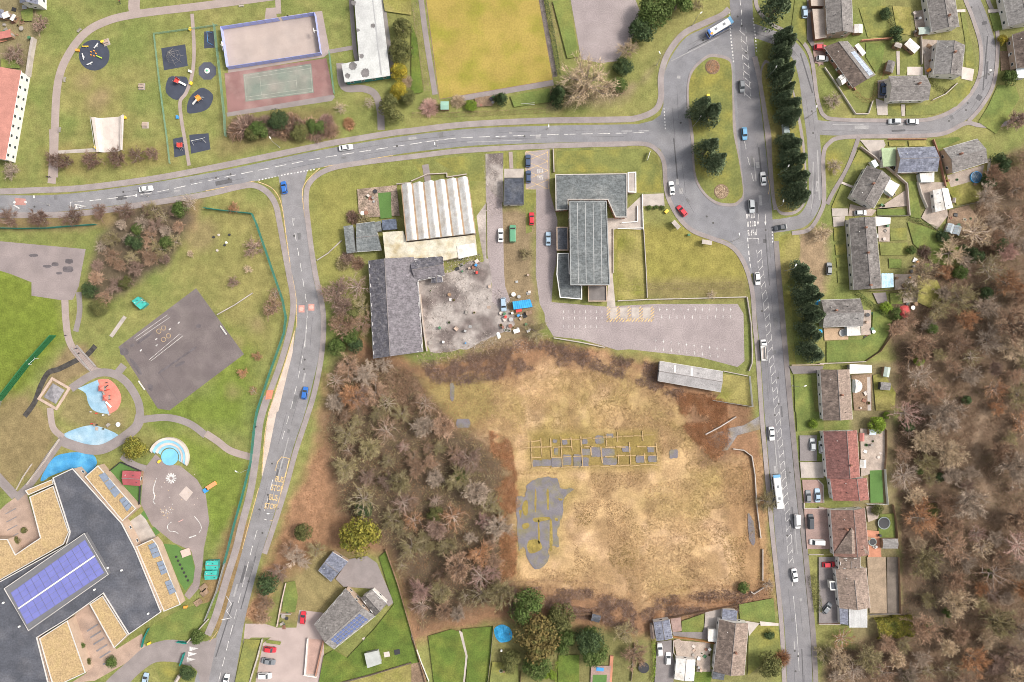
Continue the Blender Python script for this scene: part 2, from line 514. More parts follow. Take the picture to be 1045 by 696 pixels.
road_service = ribbon('road', ROAD4, 13.5 * S, ASPH_S, .026)
ROAD5 = [(828,129),(850,131),(915,131),(956,129),(986,113),(1006,84.5),(1009,50),(1001,20),(993,0),(985,-25)]
road_close = ribbon('road', ROAD5, 14.5 * S, ASPH_S, .030)
road_main = band('road', crv(LEFT3), crv(RIGHT3), ASPH_N, .034)
sheet('road', crv(T(0,4,(1044,490),(960,488),(850,482),(740,515),(650,590),(540,690),(500,760)), n=4) + crv(T(0,4,(640,760),(660,700),(740,625),(810,592),(920,605),(1000,640),(1020,760)), n=4) + [(212,700),(222,650)], PATH_G, .036)
sheet('forecourt', T(1,4,(200,400),(300,400),(360,420),(460,420),(475,330),(600,345),(600,480),(600,696),(590,760),(240,760),(290,500),(330,470),(230,470),(190,500)), mat('forecourt_tarmac', (.36,.29,.27), .9, .08, .2, .06, 3), .026)

# pavements, raised on kerbs
def pave(pts, w, m=PAVE, h=.10, smooth=True):
 return ribbon('pavement', pts, w, m, nextz(), h, smooth)
pave([(-30,195.5),(0,195.5),(40,194),(82,192),(149,183.5),(210,172.5),(315,151),(339,146),(399,136),(420,133.5),(460,128.5),(500,125.5),(560,123),(630,122),(650,120.5),(668,113),(674.5,100),(674.5,78),(681,56),(697,35),(718,24),(736,16),(744,9)], 2.2, PAVE)
pave([(-30,219.5),(50,219.5),(90,217),(141,209.5),(210,198.5),(240,191.5),(258,189),(272,195.5),(281,208),(285,225),(289.5,250),(295,280),(298.5,300),(299,318),(294,345),(284.5,376),(272,409)], 2.1, PAVE)
pave([(273,405),(265.5,430),(262,460),(256,500),(247,535),(241,560),(231,592),(221,626),(212,648)], 2.6, PAVE)
pave([(640,147),(630,147),(560,149),(500,152),(460,155),(420,160),(370,166),(338,172),(319,183),(312.5,200),(316,240),(322,280),(330,320),(328.5,360),(321,400),(312.5,428),(302,460),(291,500),(281,532),(270,565)], 1.9, PAVE)
pave([(630,147),(658,147),(671,154),(677.5,166),(679,186),(682,202),(692,221),(706,235),(726,243),(744,250),(755,261),(763,278),(768,300),(770,330),(773,360),(777,420),(780.5,460),(784,500),(788.5,548),(794,600),(798,646),(800.5,700),(801.5,730)], 1.6, PAVE)
pave([(770,58),(774,75),(778,95),(783.5,140),(788,185),(790.5,205),(792,214)], 1.9, PAVE)
pave([(792,246),(794.5,280),(798.5,325),(803,375),(807.5,425),(812.5,475),(817,520),(821.5,560),(826,606),(830,650),(832.5,700),(833.5,730)], 1.9, PAVE_D)
pave([(771,-25),(771,0),(775,12),(786,24),(803,33),(818,42),(828,60),(833,95),(836,108),(841,118),(855,122),(915,123),(952,121),(980,107),(998,82),(1001,50),(993,20),(985,0),(977,-25)], 1.4, PAVE)
pave([(1045,118),(1020,128),(1000,128),(985,126),(960,137),(915,139),(862,140),(846,146),(840,160),(841,200),(838,215),(826,234),(808,238)], 1.5, PAVE)
pave([(1003,-25),(1008,0),(1016,20),(1018,50),(1014,85),(1002,108),(988,124)], 1.4, PAVE)
pave(T(4,1,(205,0),(150,150),(75,280),(45,340)), 1.5, PATH_G)

# traffic islands: kerbed and grassed
def island(pts, m=GRASS):
 k = sheet('kerb', pts, PAVE, .03, h=.10)
 c = np.mean(np.array(pts), axis=0)
 inner = []
 for p in pts:
  d = np.array(p) - c
  l = np.linalg.norm(d)
  inner.append(tuple(c + d * (1 - 3.2 / l)))
 sheet('verge', inner, m, .138)
isl_pts = crv(T(3,0,(440,290),(485,274),(560,290),(582,330),(590,480),(605,690)) + T(3,1,(625,130),(643,290),(620,335),(580,352),(500,340),(430,282),(388,190),(374,20)) + T(3,0,(355,560),(354,430),(378,350)), True, 4)
island(isl_pts)
island(crv([(780,62),(786,64),(797,72),(806,80),(813,105),(820,140),(823,180),(822,206),(812,218),(797,219),(791,208),(788,180),(784,140),(780,105),(776,75)], True, 4), GRASS_Y)
sheet('verge', crv([(785,-25),(820,-25),(822,8),(818,40),(800,32),(784,18),(775,0)], True, 4), GRASS, .03)
sheet('verge', crv(T(4,1,(50,10),(110,0),(190,5),(150,120),(70,270),(45,230),(40,80)), True, 3), GRASS, .028)
sheet('verge', [(797,290),(806,290),(812,372),(803,372)], GRASS, .028)
sheet('verge', crv(T(3,1,(820,510),(860,490),(920,500),(925,600),(890,696)), False, 3) + T(3,2,(860,40),(840,60),(825,0)), GRASS_Y, .03)

# paths in the park and round the buildings
def path(pts, w, m=PATH):
 return ribbon('path', pts, w, m)
path(T(0,0,(275,900),(278,696),(290,450),(330,310),(420,180),(530,112),(690,72),(1044,28),(1400,-20)), 2.9)
path(T(0,0,(690,70),(680,30),(690,-60)), 4.2)
path(T(0,1,(270,-40),(272,60),(265,200),(262,235)), 3.0)
path(T(0,0,(975,70),(985,250),(975,380),(945,470),(915,515),(920,600),(940,720),(960,840)), 1.3)
path(T(1,0,(365,-20),(370,70)), 2.0)
path(T(1,0,(735,-20),(755,240),(770,310)), 1.5, PATH_G)
path(T(1,0,(630,262),(755,240)), 1.5, PATH_G)
path(T(1,0,(680,320),(700,440),(800,450),(860,480),(885,560),(890,660)), 2.6, PATH_G)
path(T(1,0,(895,-20),(925,200),(950,390)), 1.6, PATH_G)
path(T(2,0,(45,-30),(75,200),(120,480)), 2.0, PATH_G)
path(T(2,0,(250,500),(480,462),(720,420)), 2.0, PATH_G)
path(T(2,0,(655,-20),(690,180),(730,390)), 1.6, mat('dark_soil', (.13,.11,.10), .95, .2, .4, .2, 2)) 
path(T(0,2,(330,130),(335,230),(350,330),(390,400),(470,480),(540,500)), 2.6)
path(T(0,2,(400,90),(405,190),(385,290)), 2.0, PATH_G)
path(T(0,2,(360,580),(470,510),(560,500),(640,545),(700,640),(712,720)), 2.9, PATH_G)
path(T(0,3,(712,20),(690,80),(600,150),(520,190),(440,190),(340,160),(310,140)), 3.6, PATH_G)
path(T(0,3,(720,40),(850,30),(960,60),(1044,120)), 2.6, PATH_G)
path(T(1,3,(0,110),(60,150),(130,200),(245,235)), 2.6, PATH)
path(T(0,2,(590,510),(630,460)), 2.8, PATH_G)
path(T(0,3,(255,-20),(270,80),(320,130)), 2.4)
path(T(0,3,(320,135),(250,230),(160,360),(80,440)), 2.6, PATH_G)
path(T(0,3,(-40,300),(80,430)), 3.4, PATH_G)
path(T(0,3,(620,225),(680,270),(740,290)), 2.6, PATH_G)
path([(434,168),(437,186)], 2.4, PATH_G)
path([(521,155),(522,172)], 1.4, PATH)
path(T(1,4,(800,470),(830,550)), 1.0, CONC_P)

# car parks, courts and yards
sheet('car_park', T(2,0,(800,-40),(1120,-40),(1160,60),(1130,170),(1044,310),(960,320),(860,300)), GRAVEL, .022)
sheet('tarmac_court', T(0,1,(-60,525),(0,528),(435,568),(410,696)) + T(0,2,(400,60),(370,128),(320,132),(160,108),(160,40),(60,0)) + [(-20,270)], mat('old_tarmac', (.245,.205,.20), .9, .10, .15, .08, 2.5, c2=(.19,.16,.16), c2amt=.4), .024)
court = sheet('playground_court', T(0,2,(995,70),(1238,405),(860,690),(800,680),(600,368)), mat('court_tarmac', (.132,.110,.110), .9, .10, .2, .1, 2.5, c2=(.165,.14,.136), c2amt=.5), .026)
sheet('car_park', T(2,2,(650,-30),(690,0),(700,140),(1000,165)) + T(3,2,(0,160),(200,150),(610,150),(640,200),(645,440),(610,470),(420,420),(60,380),(0,385)) + T(2,2,(980,365),(860,330),(720,315),(680,250)), GRAVEL, .024)
sheet('yard', T(2,1,(375,85),(465,80),(465,330),(380,330)) + T(2,1,(330,400),(340,480),(380,696)), YARD, .020)
sheet('lane', T(2,1,(380,250),(460,330),(470,696)) + T(2,2,(475,60),(500,130),(460,180),(410,140),(405,0)) + T(2,1,(385,600)), GRAVEL, .030)
sheet('yard', blob(T(2,2,(20,30),(180,-10),(300,-60),(410,-60),(420,130),(510,190),(520,260),(430,310),(280,370),(110,400),(60,300)), 71, 5), YARD, .026)
sheet('lane', T(2,1,(575,75),(700,60),(700,270),(740,420),(735,640),(720,696)) + T(2,2,(710,140),(690,230),(650,150),(630,0)) + T(2,1,(632,560),(632,265),(580,265)), GRAVEL, .032)
sheet('paving', T(2,1,(985,410),(1044,410)) + T(3,1,(130,290),(235,285),(240,350),(130,350),(125,470),(0,465)) + T(2,1,(1020,470),(1020,700)) + T(2,2,(1035,165),(990,165),(1000,0)) , CONC, .034)
sheet('lawn', T(2,1,(735,70),(1044,62)) + T(3,1,(0,58),(150,58),(205,100),(220,200),(225,278),(95,282),(95,178),(0,178)) + T(2,1,(735,180)), GRASS, .036)
sheet('lawn', T(3,1,(0,472),(130,480),(145,696)) + T(3,2,(148,120),(0,130)), GRASS_Y, .036)
sheet('lawn', T(3,2,(535,505),(665,520),(670,665),(490,640),(525,597)), GRASS_Y, .03)
for a in ((0,118,55,112,75,195,70,222), (105,112,370,85,370,222,300,222)):
 sheet('lawn', T(2,1,(a[0],a[1]),(a[2],a[3]),(a[4],a[5]),(a[6],a[7])), GRASS, .03)
sheet('lawn', T(2,1,(470,75),(505,75),(505,160),(470,160)), GRASS, .034)
sheet('lawn', T(2,1,(532,72),(570,72),(570,158),(532,160)), GRASS, .034)
sheet('slab', T(2,1,(470,160),(570,160),(570,205),(470,205)), CONC, .03)
sheet('lawn', T(2,1,(578,285),(630,285),(620,360),(610,480),(580,490)), GRASS, .036)
ditch = sheet('access_track', T(3,3,(735,15),(725,90),(610,120),(560,195),(530,200),(465,170),(450,130),(560,85),(640,70)), mat('broken_tarmac', (.20,.185,.185), .95, .15, .3, .15, 2, c2=(.20,.15,.07), c2amt=.4, c2sc=.2), .026)

# foundations of cleared buildings on the waste ground
FOUND = mat('mossy_slab', (.155, .143, .158), .9, .10, .3, .12, 2.5, c2=(.20, .175, .06), c2amt=.35, c2sc=.25)
MOSS = mat('mossy_footing', (.36, .25, .13), .95, .12, .5, .15, 3)
sheet('foundation_slab', blob(T(2,3,(590,370),(660,335),(735,340),(755,385),(820,395),(770,440),(765,520),(740,610),(745,680),(700,690),(690,760),(620,800),(570,690),(545,700),(535,560),(530,440),(575,430)), 3, 2.0), FOUND, .03)
for k, q in enumerate((((575,450),(590,460),(588,520),(572,525),(560,490)),((620,540),(690,535),(700,548),(630,560)),((560,575),(590,565),(595,585),(570,595)),((685,400),(697,405),(696,490),(688,490)),((625,400),(633,405),(632,500),(625,500)),((590,660),(640,650),(660,696),(600,720)),((700,560),(712,562),(714,690),(702,690)),((640,560),(648,560),(650,660),(642,660)),((730,540),(745,545),(742,556),(728,552)),((745,440),(765,442),(762,452),(748,450)),((545,500),(560,505),(552,540)))):
 sheet('moss_patch', blob(T(2,3,*q), 20 + k, .6), mat('moss', (.23,.175,.05), .95, .2, .5, .25, 3), .034)
for k, (u, v, w, h) in enumerate(((636,262,20,16),(684,260,24,17),(738,255,27,24),(788,245,20,26),(842,250,19,32),(880,255,17,22),(734,202,9,16),(728,150,10,8),(778,155,12,12),(880,153,12,12),(884,205,20,16),(937,205,25,24),(995,207,32,20),(955,142,20,20),(1005,122,18,10),(1005,252,34,18),(1090,190,20,14),(1160,240,20,18),(1215,192,16,14),(1222,240,20,16),(1330,215,20,22),(262,60,32,22))):
 cx, cy = t1(2, 3, u, v)
 sheet('foundation_slab', blob([(cx - w / 5, cy - h / 5.6), (cx, cy - h / 5), (cx + w / 5, cy - h / 6), (cx + w / 5, cy + h / 6), (cx, cy + h / 5), (cx - w / 5, cy + h / 5.5)], k, .7), FOUND, .030)
sheet('foundation_slab', blob(T(2,2,(195,560),(215,560),(215,630),(200,640)), 61, .7), FOUND, .03)
sheet('foundation_slab', blob(T(3,3,(665,515),(690,560),(700,640),(690,680),(668,640),(662,560)), 62, .7), FOUND, .03)
for k, (u0, v0, u1, v1) in enumerate(((555,155,1230,118),(555,180,1250,178),(605,232,1250,222),(605,285,1260,270),(605,140,612,285),(655,135,662,232),(705,135,712,285),(757,130,765,285),(808,128,815,200),(858,125,868,280),(905,122,915,280),(960,180,968,262),(985,105,990,180),(1044,105,1050,270),(1100,100,1112,272),(1170,100,1185,265),(1235,110,1250,262))):
 nseg = max(2, int(math.hypot(u1 - u0, v1 - v0) / 50))
 for i in range(nseg):
  if random.random() > .16:
   a, b = i / nseg, (i + random.uniform(.85, 1)) / nseg
   ribbon('footing', T(2,3,(u0 + (u1 - u0) * a, v0 + (v1 - v0) * a + random.uniform(-3, 3)),(u0 + (u1 - u0) * b, v0 + (v1 - v0) * b + random.uniform(-3, 3))), random.uniform(.25, .45), MOSS, .05 + .001 * (k % 9), .10)
# ------------------------------------------------------------------ road markings (parts of the road they are painted on)
MZ = .044
def resample(pts, step):
 q = np.array([W(p)[:2] for p in pts])
 d = np.concatenate([[0], np.cumsum(np.linalg.norm(np.diff(q, axis=0), axis=1))])
 n = int(d[-1] / step)
 t = np.arange(n + 1) * step
 return np.stack([np.interp(t, d, q[:, 0]), np.interp(t, d, q[:, 1])], -1)
_dash = {}
def bar(parent, a, b, w, m, name='lane_line', z=MZ):
 """a painted bar between two world points"""
 key = m.name
 if key not in _dash:
  _dash[key] = MB().add([(-.5, -.5, 0), (.5, -.5, 0), (.5, .5, 0), (-.5, .5, 0)], [(0, 1, 2, 3)]).mesh('painted_bar', m)
 c = ((a[0] + b[0]) / 2, (a[1] + b[1]) / 2)
 l = math.hypot(b[0] - a[0], b[1] - a[1])
 o = link(name, _dash[key], parent, rel(parent, c[0], c[1], z), math.atan2(b[1] - a[1], b[0] - a[0]), (l, w, 1))
 return o
def dashes(parent, pts, on, off, w=.14, m=None, smooth=True, name='lane_line'):
 q = resample(crv(pts) if smooth and len(pts) > 2 else pts, .3)
 n_on, per = max(1, round(on / .3)), max(2, round((on + off) / .3))
 for i in range(0, len(q) - n_on, per):
  bar(parent, q[i], q[i + n_on], w, m or WHITE_P, name)
def line(parent, pts, w, m, name='edge_line', smooth=True):
 return ribbon(name, pts, w, m, MZ, 0, smooth, parent)
dashes(road_east_west, [(74,206),(100,204),(141,199),(170,194),(210,185),(255,175.5),(300,166.5),(329,161),(400,150),(460,141.5),(500,139.5),(560,137.5),(630,136),(672,135)], 4.2, 2.2, .22)
dashes(road_school, [(298,222),(304,255),(309,285),(313.5,318),(311,350),(303,392),(296,420),(286,455)], 3.0, 2.6, .18)
dashes(road_school, [(262.5,541),(257,560),(247,600),(237,640),(225,688),(222,700)], 3.6, 2.4, .18)
dashes(road_east_west, T(1,1,(268,218),(400,190),(560,162)), .6, .6, .45, smooth=False, name='give_way_line')
dashes(road_loop, T(3,0,(237,548),(244,668)), .6, .5, .4, smooth=False, name='give_way_line')
dashes(road_loop, T(3,0,(20,665),(230,664)), 4.0, 2.2, .2, smooth=False)
dashes(road_main, T(3,0,(568,60),(575,180),(590,320)), .7, .5, .5, smooth=False, name='give_way_line')
dashes(road_main, T(3,0,(688,90),(700,180),(706,265)), .7, .5, .45, smooth=False, name='give_way_line')
dashes(road_main, T(3,1,(660,510),(668,600),(678,680)), 1.6, .9, .35, smooth=False, name='edge_line')
dashes(road_main, T(3,1,(785,460),(788,540)), .6, .5, .4, smooth=False, name='give_way_line')
dashes(road_main, T(3,1,(645,20),(665,120),(690,220),(700,300)), 3.0, 3.0, .15, smooth=False)
dashes(road_main, T(3,0,(622,0),(630,60),(630,130)), 2.0, 1.6, .22, smooth=False)
line(road_main, T(3,0,(715,370),(745,480),(775,600),(785,696)), .25, YEL_P)
line(road_main, T(3,1,(760,200),(772,250),(765,290)), .2, YEL_P)
# hatched strip down the middle of the main road
HAT = crv([(774.5,255),(777,280),(781.5,310),(785.5,350),(790,390),(793,420),(796,450),(800,490),(804,530),(806,560),(807.5,578)])
q = resample(HAT, .3)
for sgn in (-1, 1):
 e = np.array(offset_line([tuple(p) for p in q], sgn * .85))
 for i in range(0, len(e) - 9, 13):
  bar(road_main, e[i], e[i + 9], .11, WHITE_P)
a_, b_ = np.array(offset_line([tuple(p) for p in q], .75)), np.array(offset_line([tuple(p) for p in q], -.75))
for i in range(0, len(q) - 6, 10):
 bar(road_main, a_[i], b_[i + 5], .14, WHITE_P, 'hatch_bar')
dashes(road_main, T(3,4,(888,150),(890,230)), 1.5, 1.2, .2, smooth=False)
line(road_main, T(3,4,(893,260),(905,380),(915,500),(922,640)), .14, WHITE_P, 'centre_line')
for u, v in ((632,170),(640,215),(645,258),(650,295),(655,335),(655,375),(660,410),(662,440),(660,490)):
 p, q2 = t1(3,0,u-14,v-16), t1(3,0,u+16,v+10)
 bar(road_main, W(p), W(q2), .2, WHITE_P, 'hatch_bar')
for s_ in (-1, 1):
 dashes(road_main, T(3,0,(638+s_*13,140),(650+s_*14,300),(662+s_*14,520)), 2.2, 1.2, .14, smooth=False)
def arrow(parent, p, ang, l, m, name='arrow_marking', z=MZ + .003):
 mb = MB().add([(-l/2,-.09,0),(l*.15,-.09,0),(l*.15,.09,0),(-l/2,.09,0)], [(0,1,2,3)]).add([(l*.15,-.4,0),(l/2,0,0),(l*.15,.4,0)], [(0,1,2)])
 x, y, _ = W(p)
 return link(name, mb.mesh(name, m), parent, rel(parent, x, y, z), R(ang))
arrow(road_main, t1(3,1,714,420), -93, 4.2, WHITE_P)
arrow(road_main, t1(3,1,751,420), -90, 4.2, WHITE_P)
def glyphs(parent, p, w, h, n, ang, m, seed):
 """worn lettering that can no longer be read: upright strokes and short cross strokes"""
 r = random.Random(seed)
 mb = MB()
 for i in range(n):
  x = (i + .5) / n * w - w / 2
  cw = w / n * .62
  t = w / n * .2
  for a in ((x - cw/2, x - cw/2 + t, -h/2, h/2), (x + cw/2 - t, x + cw/2, -h/2 if r.random() > .3 else 0, h/2 if r.random() > .3 else 0)):
   mb.add([(a[0],a[2],0),(a[1],a[2],0),(a[1],a[3],0),(a[0],a[3],0)], [(0,1,2,3)])
  for yy in r.sample([-h/2, -h/10, h/2 - h/5], 2):
   mb.add([(x-cw/2+t,yy,0),(x+cw/2-t,yy,0),(x+cw/2-t,yy+h/5,0),(x-cw/2+t,yy+h/5,0)], [(0,1,2,3)])
 x, y, _ = W(p)
 o = link('worn_lettering', mb.mesh('worn_lettering', m), parent, rel(parent, x, y, MZ + .002), R(ang))
 o['kind'] = 'stuff'
 return o
glyphs(road_main, t1(3,1,675,400), 3.4, 1.7, 4, 184, WHITE_P, 1)
glyphs(road_main, t1(3,1,680,440), 3.4, 1.9, 4, 184, WHITE_P, 2)
glyphs(road_main, t1(3,1,684,484), 3.6, 2.1, 4, 184, WHITE_P, 3)
line(road_main, T(3,1,(662,516),(716,514),(718,540)), .2, WHITE_P, smooth=False)
# left-hand end of the east-west road: red crossing patch, arrow, worn marks
sheet('red_patch', T(0,1,(75,308),(130,312),(132,345),(78,345)), RED_P, MZ, road_east_west)
for u in (76, 132):
 sheet('white_disc', circ(*t1(0,1,u-2,330), 1.3, 10), WHITE_P, MZ + .003, road_east_west)
line(road_east_west, T(0,1,(360,365),(358,330),(395,325)), .25, WHITE_P, smooth=False)
mk = sheet('arrow_marking', T(0,1,(378,338),(440,350),(380,364)), WHITE_P, MZ, road_east_west)
sheet('arrow_centre', T(0,1,(392,345),(422,350),(392,357)), ASPH, MZ + .004, road_east_west)
line(road_east_west, T(0,1,(70,345),(100,362)), .5, WHITE_P, smooth=False)
# school road: yellow lines, pale lay-by, red and cream patches, bus bay
line(road_school, T(1,1,(265,226),(340,262),(384,340),(408,500),(434,696)), .28, YEL_P)
line(road_school, T(1,1,(578,157),(505,232),(491,300),(510,450),(536,640)), .28, YEL_P)
line(road_east_west, T(1,1,(0,272),(120,248),(250,222)), .22, YEL_P)
line(road_east_west, T(1,1,(600,150),(780,120),(950,92)), .22, YEL_P)
line(road_school, T(1,2,(436,0),(458,120),(462,270)), .26, YEL_P)
sheet('lay_by', T(1,2,(452,285),(440,400),(408,530),(368,696)) + T(1,3,(360,0),(320,200),(285,335),(285,300),(300,150),(318,0)) + T(1,2,(320,696),(340,640),(400,450),(445,300)), CREAM_P, .038, road_school)
line(road_school, T(1,2,(452,285),(405,440),(350,610),(322,696)) + T(1,3,(300,120),(285,320)), .3, YEL_P)
line(road_school, T(1,3,(268,390),(225,545),(185,696)), .25, YEL_P)
for u, v, w, h in ((486,175,30,36),(536,167,30,34)):
 sheet('red_patch', T(1,2,(u-w/2,v-h/2),(u+w/2,v-h/2),(u+w/2,v+h/2),(u-w/2,v+h/2)), mat('red_patch', (.50,.25,.215), .9, .1, .5, .1, 3), MZ, road_school)
 sheet('pale_disc', circ(*t1(1,2,u,v), 2.2, 14), mat('pale_patch', (.55,.36,.31), .9, .1, .5, .1, 3), MZ + .003, road_school)
sheet('red_pad', T(1,2,(310,588),(345,585),(335,632),(303,635)), mat('orange_pad', (.52,.20,.13), .9, .1, .5, .1, 3), .20)
BB = T(1,3,(425,238),(400,340),(345,553))
line(road_school, BB, .4, YEL_P, smooth=False)
line(road_school, T(1,3,(425,238),(385,230),(365,255),(352,300)), .25, YEL_P, smooth=False)
line(road_school, T(1,3,(340,345),(326,400)), .2, WHITE_P, smooth=False)
line(road_school, T(1,3,(316,440),(297,505)), .2, WHITE_P, smooth=False)
line(road_school, T(1,3,(295,545),(310,550)), .2, WHITE_P, smooth=False)
line(road_school, T(1,3,(325,553),(345,553)), .3, YEL_P, smooth=False)
FONTS = {}
def lettering(parent, s, p, size, ang, m, name='lettering', z=MZ + .003, sx=1.0):
 cu = bpy.data.curves.new('lettering', 'FONT')
 cu.body = s
 cu.size = size
 cu.align_x = 'CENTER'
 cu.align_y = 'CENTER'
 cu.offset = size * .02
 o = bpy.data.objects.new('tmp', cu)
 col.objects.link(o)
 me = bpy.data.meshes.new_from_object(o.evaluated_get(bpy.context.evaluated_depsgraph_get()))
 bpy.data.objects.remove(o)
 me.materials.clear()
 me.materials.append(m)
 x, y, _ = W(p)
 return link(name, me, parent, rel(parent, x, y, z), R(ang), (sx, 1, 1))
for k, (u, v) in enumerate(((374,345),(362,390),(343,437),(328,482))):
 lettering(road_school, ('BUS', 'STOP')[k % 2], t1(1,3,u,v), 3.0, -8, YEL_P, sx=.62)
# zigzags by the school gate
for p in (T(1,4,(105,260),(130,300),(105,335),(130,370),(80,380)), T(1,4,(20,465),(45,420),(60,440),(20,490))):
 line(road_school, p, .25, YEL_P if p[0][0] < 216 else WHITE_P, 'zigzag_line', smooth=False)
for u0, v0 in ((962,515),(955,542),(948,570)):
 sheet('speed_hump_mark', T(0,4,(u0,v0),(u0+45,v0+10),(u0,v0+25)), WHITE_P, MZ)
# hatched keep-clear bay
bay = sheet('marked_bay', T(2,1,(580,72),(690,70),(694,262),(580,264)), mat('bay_tarmac', (.27,.235,.23), .9, .1, .3, .08, 3), .038)
line(bay, T(2,1,(580,72),(690,70),(694,262),(580,264),(580,72)), .22, YEL_P, smooth=False)
for k in range(4):
 v0, v1 = 75 + 47 * k, 75 + 47 * (k + 1)
 line(bay, T(2,1,(582,v0),(692,v1)), .16, YEL_P, 'hatch_line', False)
 line(bay, T(2,1,(582,v1),(692,v0)), .16, YEL_P, 'hatch_line', False).location.z += .004
glyphs(bay, t1(2,1,653,172), 2.4, 1.6, 4, 0, WHITE_P, 9)
glyphs(bay, t1(2,1,653,204), 2.4, 1.6, 4, 0, WHITE_P, 10)
# car-park bay ticks
lotm = [o for o in col.objects if o.name.startswith('car_park')][1]
for (u0, v0, u1, v1, n) in ((215,178,575,178,11),(225,218,575,215,10),(195,335,545,382,10),(195,375,510,415,9)):
 for k in range(n):
  u, v = u0 + (u1 - u0) * k / (n - 1), v0 + (v1 - v0) * k / (n - 1)
  x, y, _ = W(t1(3,2,u,v))
  bar(lotm, (x, y - .7), (x, y + .7), .13, WHITE_P, 'bay_line')
  bar(lotm, (x - .3, y), (x + .3, y), .13, WHITE_P, 'bay_line', MZ + .003)
for k in range(8):
 for v in (190, 222, 265):
  x, y, _ = W(t1(2,2,770 + k * 28, v))
  bar(lotm, (x, y - .5), (x, y + .5), .16, WHITE_P, 'bay_line')
for u in (-45, 5, 60, 120, 178):
 for k in range(9):
  x, y, _ = W(t1(3,2,u + (k % 2) * 8 - 4, 168 + k * 8))
  bar(lotm, (x - .35, y - .35), (x + .35, y + .35), .35, YEL_P, 'hatch_bar')
for k in range(30):
 x, y, _ = W(t1(3,2,-50 + k * 8, 236 - (k % 2) * 9))
 bar(lotm, (x - .3, y - .3), (x + .3, y + .3), .35, YEL_P, 'hatch_bar')
for u in (-20, 32, 90, 148):
 sheet('bay_surface', T(3,2,(u-18,168),(u+20,168),(u+20,225),(u-18,225)), CONC, .04, lotm)
# ------------------------------------------------------------------ buildings
def rf(name, c, c2=None, sc=.35):
 return mat('roof_' + name, tuple(v * .9 for v in c), .85, .20, .7, .20, 1.8, streak=(.7, 2.6, 1), c2=c2, c2amt=.45, c2sc=sc, bump=.25)
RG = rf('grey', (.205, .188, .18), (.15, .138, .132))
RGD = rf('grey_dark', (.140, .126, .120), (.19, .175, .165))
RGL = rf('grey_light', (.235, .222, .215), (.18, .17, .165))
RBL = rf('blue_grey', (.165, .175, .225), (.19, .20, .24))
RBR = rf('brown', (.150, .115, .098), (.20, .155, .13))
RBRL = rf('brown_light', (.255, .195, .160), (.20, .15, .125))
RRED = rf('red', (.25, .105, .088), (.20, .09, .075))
RRED_SHADE = rf('red_shaded', (.165, .078, .070), (.125, .065, .06))  # shaded copy of the red tiles, for the slope away from the sun
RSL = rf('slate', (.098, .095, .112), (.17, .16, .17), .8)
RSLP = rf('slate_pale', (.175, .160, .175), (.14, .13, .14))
FLATG = rf('felt_grey', (.132, .145, .150), (.18, .19, .19), .15)
FLATD = rf('felt_dark', (.085, .092, .110), (.115, .118, .132), .25)
FLATN = rf('felt_navy', (.062, .070, .092), (.10, .105, .12), .3)
WHITER = mat('roof_white_sheet', (.60, .59, .575), .6, .08, .6, .08, 2, c2=(.46, .41, .35), c2amt=.4, c2sc=.35)
CREAMR = mat('roof_stained_sheet', (.50, .465, .38), .7, .14, .4, .12, 2, c2=(.36, .30, .19), c2amt=.55, c2sc=.25)
CORR = mat('roof_corrugated', (.33, .315, .315), .8, .14, .6, .16, 3, c2=(.23, .22, .22), c2amt=.45, c2sc=.3)
RENDER = mat('wall_render', (.62, .59, .55), .85, .06, .4, .04, 3)
BRICK = mat('wall_brick', (.33, .175, .125), .9, .12, .6, .12, 5)
BUFF = mat('wall_buff', (.42, .32, .25), .9, .10, .6, .08, 5)
GREYW = mat('wall_grey', (.30, .295, .29), .85, .08, .5, .06, 4)
WHITE = plain('white_upvc', (.70, .69, .67), .5)
DARKW = plain('dark_trim', (.06, .06, .065), .5)
GLASS = plain('window_glass', (.045, .055, .065), .12, 0, .6)
GLASSL = mat('conservatory_glazing', (.50, .56, .60), .25, .08, .6, .04, 4, spec=.6)
PVPAN = mat('solar_cell', (.10, .13, .26), .25, .08, .8, .05, 4, spec=.6)
TIMBER = mat('fence_timber', (.255, .165, .105), .9, .15, .6, .14, 4)
TIMB_G = mat('grey_timber', (.27, .245, .225), .9, .14, .6, .12, 4)
METALG = plain('galvanised', (.38, .38, .38), .45, .3)

